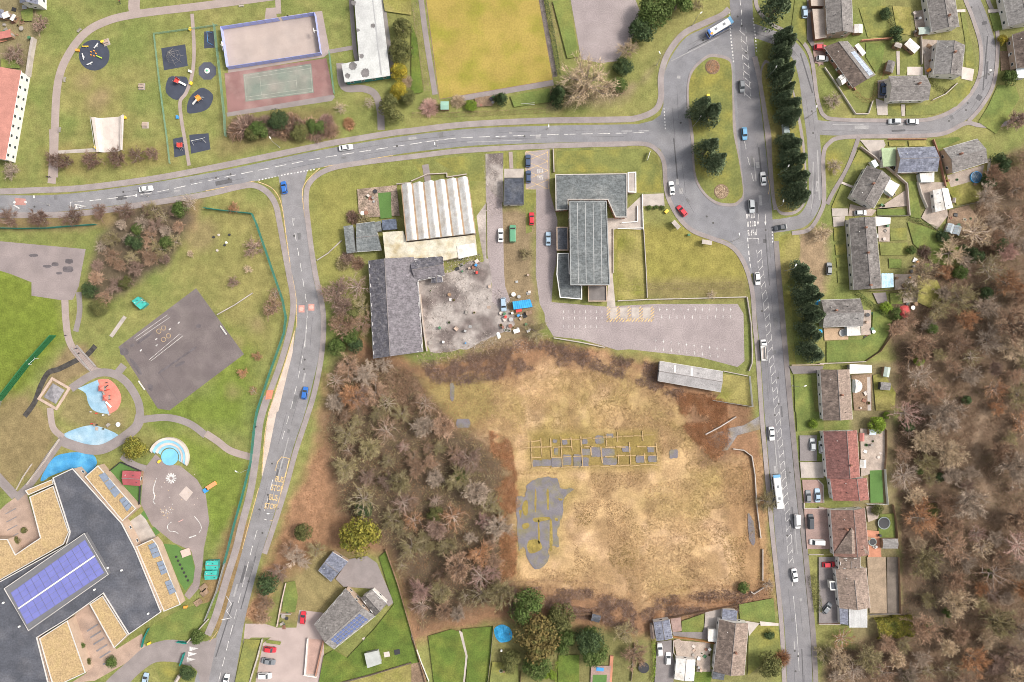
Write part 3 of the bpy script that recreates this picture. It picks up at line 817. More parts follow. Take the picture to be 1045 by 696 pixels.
_unit = {}
def unit_box(m):
 if m.name not in _unit:
  _unit[m.name] = MB().box(-.5, .5, -.5, .5, 0, 1).mesh('box_piece', m)
 return _unit[m.name]
def ccw(q):
 a = sum(q[i - 1][0] * q[i][1] - q[i][0] * q[i - 1][1] for i in range(len(q)))
 return list(q) if a > 0 else list(q)[::-1]
def shrink(q, d):
 """move every edge of a counter-clockwise outline inwards by d"""
 n, out = len(q), []
 for i in range(n):
  p0, p1, p2 = (np.array(q[k % n][:2]) for k in (i - 1, i, i + 1))
  e1, e2 = p1 - p0, p2 - p1
  e1, e2 = e1 / np.linalg.norm(e1), e2 / np.linalg.norm(e2)
  n1, n2 = np.array([-e1[1], e1[0]]), np.array([-e2[1], e2[0]])
  k = 1 + n1 @ n2
  out.append(tuple(p1 + (n1 + n2) / max(k, .3) * d))
 return out
def openings(root, p, q, zs, door=False, w=1.25, h=1.15, step=3.4, frame=None):
 """windows, each with its pane, along the wall p->q (outside on the right)"""
 ln = math.hypot(q[0] - p[0], q[1] - p[1])
 n = int(ln // step)
 if n < 1:
  return
 ang = math.atan2(q[1] - p[1], q[0] - p[0])
 nx, ny = math.sin(ang), -math.cos(ang)
 for z in zs:
  for k in range(n):
   t = (k + .5) / n
   x, y = p[0] + (q[0] - p[0]) * t + nx * .02, p[1] + (q[1] - p[1]) * t + ny * .02
   isd = door and z == zs[0] and k == n // 2
   ww, hh, zz = (.95, 2.05, .05) if isd else (w, h, z)
   o = link('door' if isd else 'window', unit_box(frame or WHITE), root, rel(root, x, y, zz), ang, (ww, .10, hh))
   g = link('pane', unit_box(GLASS), o, (0, -.12, .55 if isd else .08), 0, (.8, 1.0, .38 if isd else .84))
def gable(label, pts, he, hr, r1, r2=None, wall=None, cat='house', name='house', over=.32, hip=(0, 0), chim=(), f=.5, rows=None, fascia=True, group=None, door=True):
 """ridged building: pts are its four roof corners in the picture, ridge parallel to the side 0-1"""
 r2, wall = r2 or r1, wall or RENDER
 A, B, C, D = [Vector(W(p, he)) for p in pts]
 c = (A + B + C + D) / 4
 root = thing(name, label, cat, (c.x, c.y, 0), 0, group)
 Ra, Rb = A.lerp(D, f), B.lerp(C, f)
 Ra.z = Rb.z = hr
 ax = Rb - Ra
 R1, R2 = Ra + ax * hip[0], Rb - ax * hip[1]
 th = Vector((0, 0, -.16))
 def slab(nm, ps, m):
  ps = [Vector(p) for p in ps]
  nrm = (ps[1] - ps[0]).cross(ps[2] - ps[0])
  if nrm.z < 0:
   ps = ps[::-1]
  n = len(ps)
  mb = MB().add(ps + [p + th for p in ps], [tuple(range(n)), tuple(range(2 * n - 1, n - 1, -1))] + [(i, n + i, n + (i + 1) % n, (i + 1) % n) for i in range(n)])
  return part(nm, mb, m, root)
 slab('roof_slope', [A, B, R2, R1], r1)
 slab('roof_slope', [D, C, R2, R1], r2)
 if hip[0]:
  slab('hip_end', [A, D, R1], r2)
 if hip[1]:
  slab('hip_end', [B, C, R2], r1)
 part('ridge', MB().tube([R1 + Vector((0, 0, .02)), R2 + Vector((0, 0, .02))], .11, 6), mat('ridge_tile', (.20, .18, .175), .9, .1, .5, .1, 4), root)
 q = ccw([(A.x, A.y), (B.x, B.y), (C.x, C.y), (D.x, D.y)])
 w = shrink(q, over)
 mb = MB().prism(w, -.05, he - .16)
 if not hip[0] or not hip[1]:
  for i in range(4):
   a, b = w[i], w[(i + 1) % 4]
   m_ = ((a[0] + b[0]) / 2, (a[1] + b[1]) / 2)
   for e, hh in ((Ra, hip[0]), (Rb, hip[1])):
    if not hh and math.hypot(m_[0] - e.x, m_[1] - e.y) < over * 2.2 + abs(f - .5) * (A - D).length + .1:
     pk = (e.x + (c.x - e.x) / max((c - e).length, .1) * over, e.y + (c.y - e.y) / max((c - e).length, .1) * over)
     mb.add([(a[0], a[1], he - .17), (b[0], b[1], he - .17), (pk[0], pk[1], hr - .2)], [(0, 1, 2)])
 part('wall', mb, wall, root)
 if fascia:
  for e0, e1 in ((A, B), (D, C)):
   part('gutter', MB().tube([e0 + Vector((0, 0, -.10)), e1 + Vector((0, 0, -.10))], .085, 6), WHITE, root)
 for t, s in chim:
  x = Ra.lerp(Rb, t) + (A - D) * s
  mb = MB().box(x.x - .35, x.x + .35, x.y - .3, x.y + .3, he, hr + .8)
  ch = part('chimney', mb, BRICK, root)
  for k in (-1, 1):
   part('chimney_pot', MB().lathe([(.13, 0), (.11, .35)], 8, (x.x + .16 * k, x.y, hr + .8)), mat('terracotta', (.24, .12, .085), .9), ch)
 for t in (.2, .62, .85):
  x = Ra.lerp(Rb, t).lerp((A if t < .7 else D).lerp(B if t < .7 else C, t), .45)
  part('vent_pipe', MB().tube([x, x + Vector((0, 0, .55))], .11, 6), DARKW if t > .5 else WHITE, root)
 rows = rows or ([.95] if he < 4 else [.95, 3.5])
 for i in range(4):
  openings(root, w[i], w[(i + 1) % 4], rows, door and i == 0)
 return root
def flat(label, pts, h, roof, wall=None, cat='building', name='flat_roofed_building', parapet=0, cop=None, rows=None, over=.25, base=0, group=None, root=None, step=3.4, win=True, th=.18):
 q = ccw([W(p, h)[:2] for p in pts])
 cx, cy = sum(p[0] for p in q) / len(q), sum(p[1] for p in q) / len(q)
 top = root is None
 if top:
  root = thing(name, label, cat, (cx, cy, 0), 0, group)
 w = shrink(q, over)
 part('wall', MB().prism(w, base - .05, h - th), wall or RENDER, root)
 rp = part('roof', MB().prism(q, h - th, h), roof, root)
 if parapet:
  inn = shrink(q, .32)
  n = len(q)
  mb = MB()
  v = [(x, y, h - .02) for x, y in q] + [(x, y, h + parapet) for x, y in q] + [(x, y, h + parapet) for x, y in inn] + [(x, y, h - .02) for x, y in inn]
  fs = []
  for i in range(n):
   j = (i + 1) % n
   fs += [(i, j, n + j, n + i), (n + i, n + j, 2 * n + j, 2 * n + i), (2 * n + i, 2 * n + j, 3 * n + j, 3 * n + i)]
  part('parapet', mb.add(v, fs), cop or WHITE, rp)
 if win:
  for i in range(len(w)):
   openings(root, w[i], w[(i + 1) % len(w)], rows or [base + 1.0], step=step)
 return root
def on_slope(root, pts, he, hr, k0, k1, s0, s1, nu, nv, m, side=0, name='solar_panel', gap=.06, f=.5):
 """rectangular panels laid on a roof slope: k along the ridge, s from eave (0) to ridge (1)"""
 A, B, C, D = [Vector(W(p, he)) for p in pts]
 Ra, Rb = A.lerp(D, f), B.lerp(C, f)
 Ra.z = Rb.z = hr
 if side:
  A, B = D, C
 P = lambda k, s: A.lerp(B, k).lerp(Ra.lerp(Rb, k), s)
 nrm = (B - A).cross(Ra - A).normalized()
 if nrm.z < 0:
  nrm = -nrm
 for i in range(nu):
  for j in range(nv):
   ku, kv = k0 + (k1 - k0) * i / nu, k0 + (k1 - k0) * (i + 1 - gap) / nu
   su, sv = s0 + (s1 - s0) * j / nv, s0 + (s1 - s0) * (j + 1 - gap) / nv
   b = [P(ku, su), P(kv, su), P(kv, sv), P(ku, sv)]
   if (b[1] - b[0]).cross(b[2] - b[0]).z < 0:
    b = b[::-1]
   part(name, MB().add([p + nrm * .02 for p in b] + [p + nrm * .09 for p in b], [(4, 5, 6, 7)] + [(i_, (i_ + 1) % 4, 4 + (i_ + 1) % 4, 4 + i_) for i_ in range(4)]), m, root)
def conservatory(label, pts, h, name='conservatory', cat='conservatory', m=None, n=5):
 """lean-to with separate glazed roof panels"""
 q = [W(p, h) for p in pts]
 c = np.mean(np.array(q), axis=0)
 root = thing(name, label, cat, (c[0], c[1], 0))
 part('wall', MB().prism(shrink(ccw([p[:2] for p in q]), .1), -.05, .7), RENDER, root)
 part('glazed_side', MB().prism(shrink(ccw([p[:2] for p in q]), .14), .7, h - .1), GLASSL, root)
 a, b, c_, d = [Vector(p) for p in q]
 for k in range(n):
  t0, t1_ = k / n, (k + .88) / n
  ps = [a.lerp(b, t0), a.lerp(b, t1_), d.lerp(c_, t1_), d.lerp(c_, t0)]
  ps = [(p.x, p.y) for p in ps]
  part('roof_panel', MB().prism(ps, h - .08, h), m or WHITER, root)
 fr = shrink(ccw([p[:2] for p in q]), .05)
 part('roof_frame', MB().prism(fr, h - .12, h - .05), WHITE, root)
 return root

# --- houses at the top right
h = T(4,0,(35,-60),(47,172),(178,165),(168,-60))
gable('grey roofed house cut by the top edge left of the lawns', h, 4.8, 6.6, RG, RG, BUFF)
for k, (q, lb) in enumerate(((((827,-3),(842,-3),(842,6),(828,6)), 'small pale flat roofed garage at the top edge by the service road'), (((829,9),(843,9),(844,38),(832,40)), 'long pale flat roofed garage block beside the service road'))):
 flat(lb, q, 2.6, mat('roof_pale_felt', (.40, .335, .29), .9, .1, .4, .1, 3), BRICK, 'garage', 'garage', win=False)
hB = T(4,0,(30,238),(178,446),(290,380),(148,208))
b_ = gable('brown and grey roofed bungalow with a row of solar panels on its right slope', hB, 2.9, 4.9, RBR, RG, BRICK)
on_slope(b_, hB, 2.9, 4.9, .30, .96, .12, .62, 8, 2, mat('pale_solar', (.33, .38, .46), .3, .1, .8, .05, 4), 1)
flat('white flat roofed extension behind the solar panelled bungalow', T(4,0,(185,230),(205,218),(243,268),(225,285)), 2.7, WHITER, RENDER, 'extension', 'house_extension')
gable('small white porch on the front of the solar panelled bungalow', T(4,0,(100,392),(128,372),(152,408),(122,430)), 2.3, 2.9, WHITER, None, RENDER, 'porch', 'porch', .1)
gable('grey roofed house with white front facing the two parked cars', T(4,0,(357,386),(550,384),(562,506),(358,512)), 3.8, 5.7, RG, RG, RENDER, chim=((.7, .1),))
gable('grey roofed house inside the road bend beside a concrete drive', T(4,0,(606,205),(584,378),(726,388),(745,228)), 3.8, 5.7, RGL, RGD, RENDER, chim=((.35, -.05),))  # roof shading put into the tiles: light grey left slope, dark grey right
gable('grey roofed house at the top edge above the road bend', T(4,0,(545,-40),(577,160),(716,136),(690,-40)), 3.8, 5.7, RG, RGD, RENDER, chim=((.7, -.05),))  # right slope gets the darker grey to imitate its shade
gable('grey roofed house in the top right corner across the road', T(4,0,(932,-40),(968,132),(1110,112),(1085,-40)), 3.8, 5.7, RGL, RG, RENDER)
gable('brown roofed brick house cut by the right edge near the bend', T(4,0,(985,175),(1008,345),(1100,338),(1080,155)), 3.8, 5.7, RBR, RBR, BUFF)
flat('small grey conservatory below the brown roofed house at the right edge', T(4,0,(1004,348),(1060,345),(1060,395),(1010,395)), 2.4, GLASSL, RENDER, 'conservatory', 'conservatory')
# --- cul-de-sac houses
gable('blue grey roofed house with a white conservatory behind it', T(4,1,(400,54),(592,48),(607,172),(403,180)), 3.8, 5.7, RBL, RBL, BUFF)
flat('pale green roofed side annex left of the blue grey house', T(4,1,(320,55),(393,52),(393,145),(330,150)), 2.8, mat('roof_green', (.32, .40, .24), .8, .1, .5, .1, 4), RENDER, 'annex', 'side_annex')
conservatory('white conservatory on the back of the blue grey roofed house', T(4,1,(515,182),(590,178),(590,226),(522,228)), 2.5)
gable('mottled grey roofed house beside the blue garden pool', T(4,1,(636,58),(808,8),(860,126),(682,182)), 3.8, 5.7, RGL, RG, BUFF, chim=((.3, 0.1),))
gable('dark grey roofed house set diagonally above the long terrace', T(4,1,(165,300),(250,143),(368,206),(282,362)), 3.8, 5.7, RGD, RGD, RENDER, chim=((.55, .05),))
conservatory('white conservatory on the right side of the dark diagonal house', T(4,1,(360,212),(415,242),(378,300),(338,268)), 2.5)
conservatory('small glazed porch at the top end of the dark diagonal house', T(4,1,(268,122),(290,112),(308,142),(288,156)), 2.3, 'porch', 'porch', GLASSL, 3)
hK = [(866.5,223),(893,221.5),(900,294),(871.5,296)]
gable('long dark roofed terrace with white front left of the gardens', [hK[0], hK[3], hK[2], hK[1]], 3.8, 5.7, RGD, RGD, RENDER, 'terrace', 'terraced_house', chim=((.15, 0), (.5, 0), (.95, 0)))
conservatory('blue and white glazed lean-to on the end of the long terrace', T(4,2,(322,-5),(382,-5),(384,64),(324,70)), 2.4, m=mat('blue_glazing', (.28, .48, .62), .3, .25, .7, .1, 3), n=4)
flat('white flat roofed store at the top right corner of the long terrace', T(4,1,(290,402),(368,408),(366,440),(296,452)), 2.4, WHITER, RENDER, 'store', 'garden_store', win=False)
gable('white metal roofed garage in the cul-de-sac back garden', T(4,1,(582,268),(596,380),(684,358),(658,258)), 2.6, 3.3, WHITER, WHITER, RENDER, 'garage', 'garage', .15)
hL = T(4,2,(14,130),(214,124),(226,262),(24,268))
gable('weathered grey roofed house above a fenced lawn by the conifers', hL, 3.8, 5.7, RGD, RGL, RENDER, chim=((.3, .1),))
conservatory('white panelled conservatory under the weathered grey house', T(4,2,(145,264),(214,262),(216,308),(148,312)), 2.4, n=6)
gable('brown roofed house with dark left slope beside a white bay', [(837,377),(840,429),(870,428),(867,377)], 3.8, 5.7, RBR, RBRL, RENDER, chim=((.5, -.1),))  # left slope takes a darker brown for shade, right a lighter for sun
# half-round bay behind it
bx, by, _ = W(t1(4,2,170,565))
_r = thing('conservatory_bay', 'white half round glazed bay behind the brown roofed house', 'conservatory', (bx, by, 0))
part('glazed_wall', MB().prism([(bx + 2.6 * math.cos(R(a)), by + 2.4 * math.sin(R(a))) for a in range(-90, 91, 15)], -.05, 2.3), GLASSL, _r)
for k in range(6):
 a0, a1 = -90 + 30 * k, -90 + 30 * k + 27
 part('roof_panel', MB().add([(bx, by, 3.0), (bx + 2.75 * math.cos(R(a0)), by + 2.5 * math.sin(R(a0)), 2.35), (bx + 2.75 * math.cos(R(a1)), by + 2.5 * math.sin(R(a1)), 2.35)], [(0, 1, 2)]), WHITER, _r)
flat('white flat roofed carport at the top of the narrow garden', T(4,2,(160,455),(272,460),(272,500),(160,505)), 2.5, WHITER, GREYW, 'carport', 'carport', win=False)
# --- red and brown houses
gable('red tiled house with dark left slope, upper of the red pair', T(4,3,(25,100),(45,340),(212,332),(196,94)), 3.8, 5.7, RRED_SHADE, RRED, RENDER, chim=((.72, -.05),), f=.62)  # shade on the left slope is put in by the darker red
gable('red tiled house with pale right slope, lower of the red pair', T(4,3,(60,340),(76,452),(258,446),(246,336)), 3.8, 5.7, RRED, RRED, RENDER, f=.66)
ROB = rf('red_brown', (.20, .115, .092), (.15, .09, .075))
_o = gable('brown tiled house with a cross gable and brick terrace behind', T(4,3,(62,500),(80,735),(258,728),(236,490)), 3.8, 5.7, ROB, ROB, RENDER, chim=((.4, .25),), f=.6)
A_, B_, C_ = W(t1(4,3,170,590), 5.85), W(t1(4,3,80,720), 4.0), W(t1(4,3,258,720), 4.0)
_r = thing('roof_gable', 'brown tiled cross gable across the lower half of its house', 'gable', (A_[0], A_[1], 0))
Dm = W(t1(4,3,172,722), 5.85)
part('roof_slope', MB().add([A_, B_, Dm], [(0, 1, 2)]).add([(A_[0], A_[1], 5.6), (B_[0], B_[1], 3.8), (Dm[0], Dm[1], 5.6)], [(0, 2, 1)]), RBR, _r)
part('roof_slope', MB().add([A_, Dm, C_], [(0, 1, 2)]).add([(A_[0], A_[1], 5.6), (C_[0], C_[1], 3.8), (Dm[0], Dm[1], 5.6)], [(0, 1, 2)]), RBRL, _r)
part('gable_wall', MB().add([(B_[0], B_[1], -.05), (C_[0], C_[1], -.05), C_, Dm, B_], [(0, 1, 2, 3, 4)]), RENDER, _r)
gable('brown hipped house with a mossy roof above the carport', T(4,4,(88,126),(108,322),(264,320),(244,116)), 3.8, 5.7, RBRL, RBRL, RENDER, hip=(.25, 0), chim=())
gable('brown roofed extension at the top of the mossy hipped house', T(4,4,(104,62),(104,122),(214,118),(214,62)), 4.0, 5.2, RBRL, RBR, RENDER, 'extension', 'house_extension', hip=(.3, .1))
flat('white framed dormer on the left of the mossy hipped house', T(4,4,(56,185),(90,185),(96,230),(62,230)), 3.0, FLATD, RENDER, 'bay', 'bay_window', parapet=.15)
conservatory('pale corrugated carport roof at the end of the mossy hipped house', T(4,4,(155,322),(250,322),(250,420),(158,420)), 2.6, 'carport', 'carport', mat('pale_corrugated', (.42, .42, .42), .7, .1, .5, .1, 4), 8)
flat('narrow blue grey roofed lean-to beside the corrugated carport', T(4,4,(108,322),(150,322),(152,405),(110,402)), 2.7, RBL, RENDER, 'lean-to', 'lean_to', win=False)
# --- house at the bottom centre right
gable('large brown roofed house beside the main road at the bottom', T(3,4,(517,378),(488,642),(644,662),(666,398)), 3.8, 5.7, RBR, RBRL, RENDER, chim=((.55, -.1),))  # shaded left and sunlit right slopes painted in two browns
flat('blue grey flat roofed garage at the top end of the brown house', T(3,4,(535,326),(610,335),(605,386),(530,378)), 2.7, RBL, RENDER, 'garage', 'garage', win=False)
flat('white flat roofed lean-to on the left of the brown house', T(3,4,(462,428),(507,430),(502,492),(460,490)), 2.5, WHITER, RENDER, 'lean-to', 'lean_to', win=False)
flat('dark flat roofed back extension at the foot of the brown house', T(3,4,(486,644),(546,652),(540,686),(482,680)), 2.6, FLATD, RENDER, 'extension', 'house_extension', win=False)
gable('grey metal roofed garage in the corner of the bottom garden', T(3,4,(184,392),(200,488),(280,474),(264,378)), 2.6, 3.1, RBL, RBL, RENDER, 'garage', 'garage', .1, door=False)
gable('white metal roofed garage beside the two white cars', T(3,4,(300,574),(290,682),(388,692),(396,582)), 2.6, 3.2, WHITER, WHITER, RENDER, 'garage', 'garage', .1, door=False)

# --- left edge: red roofed block, pavilion, neighbours
gable('long red roofed block with white front at the left edge', T(0,0,(-130,330),(-230,760),(28,812),(108,358)), 5.2, 7.0, mat('roof_pale_red', (.36, .165, .135), .85, .1, .4, .1, 3), None, RENDER, 'block', 'apartment_block')
gable('grey roofed house corner at the top left edge', T(0,0,(100,-60),(100,15),(195,22),(195,-60)), 4.8, 6.4, RBL, RBL, RENDER)
pts = T(1,0,(750,-40),(885,-40),(936,384),(705,418),(688,324),(778,308))
pav = flat('long white flat roofed pavilion with a green end wall', pts, 3.4, mat('roof_pale_grey', (.46, .465, .455), .8, .08, .3, .08, 2, c2=(.36, .36, .36), c2amt=.4), mat('wall_green', (.05, .22, .20), .7, .1), 'pavilion', 'pavilion', over=.4)
for k, (u, v, r) in enumerate(((848,130,2.2),(790,285,2.4),(745,335,4.2),(808,370,4.6),(720,385,2.8),(772,152,1.8),(750,15,2.4))):
 cx, cy = t1(1,0,u,v)
 q = [W(p, 3.4)[:2] for p in blob(circ(cx, cy, r, 9), k, 1.2)]
 part('water_stain', MB().prism(q, 3.404, 3.404), mat('roof_stain', (.15, .14, .14), .5, .2, .5, .1, 4), pav)
part('skylight_strip', MB().prism([W(p, 3.42)[:2] for p in T(1,0,(845,0),(850,0),(895,380),(888,380))], 3.41, 3.47), METALG, pav)

# --- library-like flat roofed building in the middle
hall = flat('long grey flat roofed hall rising above its lower wings', [(581,205),(619,205),(622.5,291),(582,291)], 7.5, FLATG, BUFF, 'hall', 'hall', parapet=.25, cop=mat('lead_coping', (.26, .27, .275), .7), rows=[1, 4.2])
for k in range(4):
 x = 589 + k * 8
 part('roof_seam', MB().prism([W(p, 7.5)[:2] for p in ((x, 207), (x + .5, 207), (x + 1.5, 289), (x + 1, 289))], 7.503, 7.54), METALG, hall)
flat('low grey flat roofed wing across the top of the hall', [(566.5,178),(640,177),(640,222),(628,222),(620,204),(580,204),(580,214),(567,215)], 3.8, FLATG, BRICK, 'wing', 'building_wing', parapet=.3, cop=mat('pale_coping', (.40, .37, .345), .8))
flat('small dark flat roofed block left of the hall', T(2,1,(735,455),(794,455),(796,575),(736,575)), 3.4, FLATD, BRICK, 'block', 'building_wing', parapet=.2, cop=BUFF)
flat('low grey lean-to block at the lower left of the hall', T(2,1,(740,588),(798,588),(802,690)) + T(2,2,(865,60),(865,128),(752,118),(735,0)), 3.2, FLATG, BUFF, 'wing', 'building_wing', parapet=.3, cop=WHITE)
flat('square brick walled bin store at the foot of the hall', T(2,2,(895,55),(990,55),(992,138),(895,138)), 2.2, mat('store_floor', (.16, .145, .14), .9, .15), BRICK, 'store', 'bin_store', parapet=.5, cop=BUFF, win=False)
flat('low pale wing with white edge right of the hall', T(3,1,(52,178),(95,176),(96,282),(52,280)), 3.0, CONC, BUFF, 'wing', 'building_wing', parapet=.3, cop=WHITE)
for k, p in enumerate((T(3,1,(20,435),(100,430)), T(3,1,(100,350),(100,430)), T(3,1,(125,290),(130,470)), T(3,1,(0,465),(130,462)))):
 a, b = (W(p[0]), W(p[1]))
 d = Vector((b[0] - a[0], b[1] - a[1], 0))
 o = tag(link('low_wall', unit_box(WHITE), None, ((a[0] + b[0]) / 2, (a[1] + b[1]) / 2, 0), math.atan2(d.y, d.x), (d.length, .25, .8)), ('upper ', 'short upright ', 'long upright ', 'lower ')[k] + 'white low wall on the paving beside the hall', 'wall')
# --- the works: ribbed white roof, stained lean-to, slate roofs
A_, B_, C_, D_ = (409,188.5), (477.5,180.5), (485.5,238), (414.5,246)
cA = W(((A_[0] + C_[0]) / 2, (A_[1] + C_[1]) / 2))
wk = thing('factory', 'works building with six white barrel vaults in a row', 'factory', (cA[0], cA[1], 0))
NV = 6
for k in range(NV):
 l0, l1 = k / NV, (k + 1) / NV
 P0 = lambda t: np.array(A_) * (1 - t) + np.array(B_) * t
 P1 = lambda t: np.array(D_) * (1 - t) + np.array(C_) * t
 mb = MB()
 ns = 8
 v = []
 for e in (P0, P1):
  for i in range(ns + 1):
   t = l0 + (l1 - l0) * (.03 + .94 * i / ns)
   prof = (-.2, .2, .55, .9, 1.25, 1.5, 1.5, .7, -.2)[i]
   v.append(W(e(t), 5.6)[:2] + (5.6 + prof,))
 n_ = ns + 1
 fs = [(n_ + i, n_ + i + 1, i + 1, i) for i in range(ns)] + [tuple(range(n_)), tuple(range(2 * n_ - 1, n_ - 1, -1))]
 part('roof_vault', mb.add(v, fs), WHITER, wk)
part('wall', MB().prism(shrink(ccw([W(p, 5.6)[:2] for p in (A_, B_, C_, D_)]), .1), -.05, 5.5), mat('wall_dirty_white', (.50, .42, .34), .9, .15, .6), wk)
part('valley', MB().prism(ccw([W(p, 5.6)[:2] for p in (A_, B_, C_, D_)]), 5.3, 5.62), mat('valley_rust', (.30, .21, .14), .9, .2, .6), wk)
flat('yellow stained white lean-to roof below the white vaults', [(390.5,237),(411.5,235.5),(415,247.5),(485,239.5),(487,258),(452,266),(451,261.5),(393.5,266)], 4.4, CREAMR, mat('wall_dirty_white', (.5, .42, .34)), 'lean-to', 'lean_to', win=False)
flat('white patched roof corner at the right of the stained lean-to', [(466,251),(484,248),(487,260),(468,264)], 4.6, WHITER, RENDER, 'roof', 'roof_patch', win=False, base=4.2)
gable('grey green roofed outbuilding left of the stained lean-to', T(1,1,(763,440),(856,428),(892,572),(766,582)), 3.4, 4.0, FLATG, FLATG, RENDER, 'outbuilding', 'outbuilding', door=False)
flat('narrow grey roofed block at the far left of the works', T(1,1,(698,452),(745,445),(760,582),(715,590)), 3.2, FLATG, RENDER, 'block', 'outbuilding', win=False)
flat('small dark blue roofed store beside the stained lean-to', T(1,1,(892,420),(965,414),(970,466),(898,472)), 3.0, rf('navy', (.10, .12, .165)), GREYW, 'store', 'outbuilding', win=False)
flat('small pale roofed link beside the grey green outbuilding', T(1,1,(858,430),(888,425),(892,475),(862,480)), 2.8, FLATG, GREYW, 'link', 'outbuilding', win=False)
hS = [(376,266),(381,366),(431.5,359),(425,262)]
gable('long slate roofed workshop with pale specks on its left slope', hS, 4.2, 6.6, RSL, RSLP, BUFF, 'workshop', 'workshop', f=.36, door=False)
gable('short slate roofed wing joining the workshop to the yard', [(418,265),(452,260),(454,281),(424,287)], 4.0, 6.0, RSL, RSLP, BUFF, 'wing', 'workshop_wing', door=False)
gable('little slate gable at the end of the short wing', [(441,275),(440,289),(452,288),(450,279)], 3.4, 4.2, RSL, RSL, RENDER, 'gable', 'workshop_porch', door=False)
flat('black flat roofed cabin with a white lower edge by the lane', T(2,1,(470,206),(570,205),(570,342),(466,346)), 3.0, FLATN, RENDER, 'cabin', 'cabin', parapet=.12, cop=DARKW)
shed = T(3,2,(215,440),(535,492),(525,597),(205,540))
sh_ = gable('long corrugated grey shed with white rooflights by the car park', shed, 3.0, 4.0, CORR, CORR, GREYW, 'shed', 'long_shed', door=False)
on_slope(sh_, shed, 3.0, 4.0, .23, .26, .15, .95, 1, 1, WHITER, 0, 'rooflight')
on_slope(sh_, shed, 3.0, 4.0, .49, .53, .15, .98, 1, 1, WHITER, 0, 'rooflight')
# --- house with solar panels at the bottom left
main = T(1,4,(550,405),(650,530),(860,362),(710,222))
m_ = gable('grey roofed community building with panels on its lower slope', [main[0], main[3], main[2], main[1]], 4.2, 6.4, RG, RGL, BUFF, 'community hall', 'community_hall', f=.62, chim=())
on_slope(m_, [main[0], main[3], main[2], main[1]], 4.2, 6.4, .12, .88, .15, .9, 11, 3, PVPAN, 1, gap=.2, f=.62)
q_ = W(t1(1,4,735,342), 6)
for k, (u, v) in enumerate(((678,405),(718,360),(735,342),(668,412))):
 x, y, _ = W(t1(1,4,u,v), 5.4)
 part('roof_vent', MB().lathe([(.28, 0), (.28, .9), (.1, 1.0)], 10, (x, y, 4.9)), WHITE, m_)
gable('small grey gabled wing at the right of the community building', T(1,4,(785,268),(858,362),(920,298),(845,228)), 4.0, 5.6, RGD, RG, RENDER, 'wing', 'building_wing', door=False)
gable('blue grey roofed garage above the community building', T(1,4,(570,130),(636,188),(722,86),(642,36)), 2.8, 3.9, RBL, RBL, BUFF, 'garage', 'garage', .15, door=False)
flat('pale square canopy roof on the lawn by the community building', T(1,4,(804,552),(874,536),(892,602),(820,626)), 2.5, mat('canopy_pale', (.36, .375, .36), .8, .1), GREYW, 'canopy', 'canopy', win=False)
for (p, lb) in ((T(1,4,(505,655),(520,470)), 'left'), (T(1,4,(560,660),(600,480)), 'right'), (T(1,4,(500,655),(565,665)), 'lower')):
 a, b = W(p[0]), W(p[1])
 tag(link('ramp_wall', unit_box(BRICK if lb == 'right' else RENDER), None, ((a[0] + b[0]) / 2, (a[1] + b[1]) / 2, 0), math.atan2(b[1] - a[1], b[0] - a[0]), (math.hypot(b[0] - a[0], b[1] - a[1]), .35, 1.1)), lb + ' wall of the stepped ramp beside the forecourt', 'wall')
sheet('ramp', T(1,4,(512,652),(525,475),(598,482),(562,658)), mat('ramp_floor', (.36,.24,.205), .9, .1, .4, .1, 3), .04)
# ------------------------------------------------------------------ vegetation
def norm(a):
 return a / np.maximum(np.linalg.norm(a, axis=-1, keepdims=True), 1e-9)
def slivers(p, d, ln, w, r):
 """thin tapering blades from p along d"""
 n = len(p)
 s = norm(np.cross(d, norm(r.normal(size=(n, 3)))))
 v = np.stack([p - s * w[:, None] / 2, p + s * w[:, None] / 2, p + d * ln[:, None]], 1).reshape(-1, 3)
 return v, np.arange(3 * n).reshape(-1, 3)
def bark(name, c):
 return mat('bark_' + name, c, .95, .15, .8, .1, 5, orand=.12)
def twig(name, c, c2, orand=.22):
 return mat('twig_' + name, c, .95, .12, .25, 0, c2=c2, c2amt=.5, c2sc=.3, isl=.5, orand=orand, spec=.1)
BARK = bark('grey', (.27, .22, .18))
BARKP = bark('pale', (.40, .33, .28))
TW = dict(
 brown=twig('brown', (.315, .205, .138), (.40, .275, .195)),
 grey=twig('grey', (.345, .275, .215), (.44, .355, .285)),
 olive=twig('olive', (.265, .225, .115), (.34, .285, .175)),
 dusk=twig('dusk', (.185, .118, .092), (.235, .155, .12)),
 pink=twig('pink', (.385, .245, .21), (.46, .30, .255)),
 rust=twig('rust', (.36, .19, .10), (.43, .255, .15)),
 straw=twig('straw', (.52, .40, .275), (.43, .34, .22)),
 purple=twig('purple', (.255, .175, .14), (.32, .225, .18)))
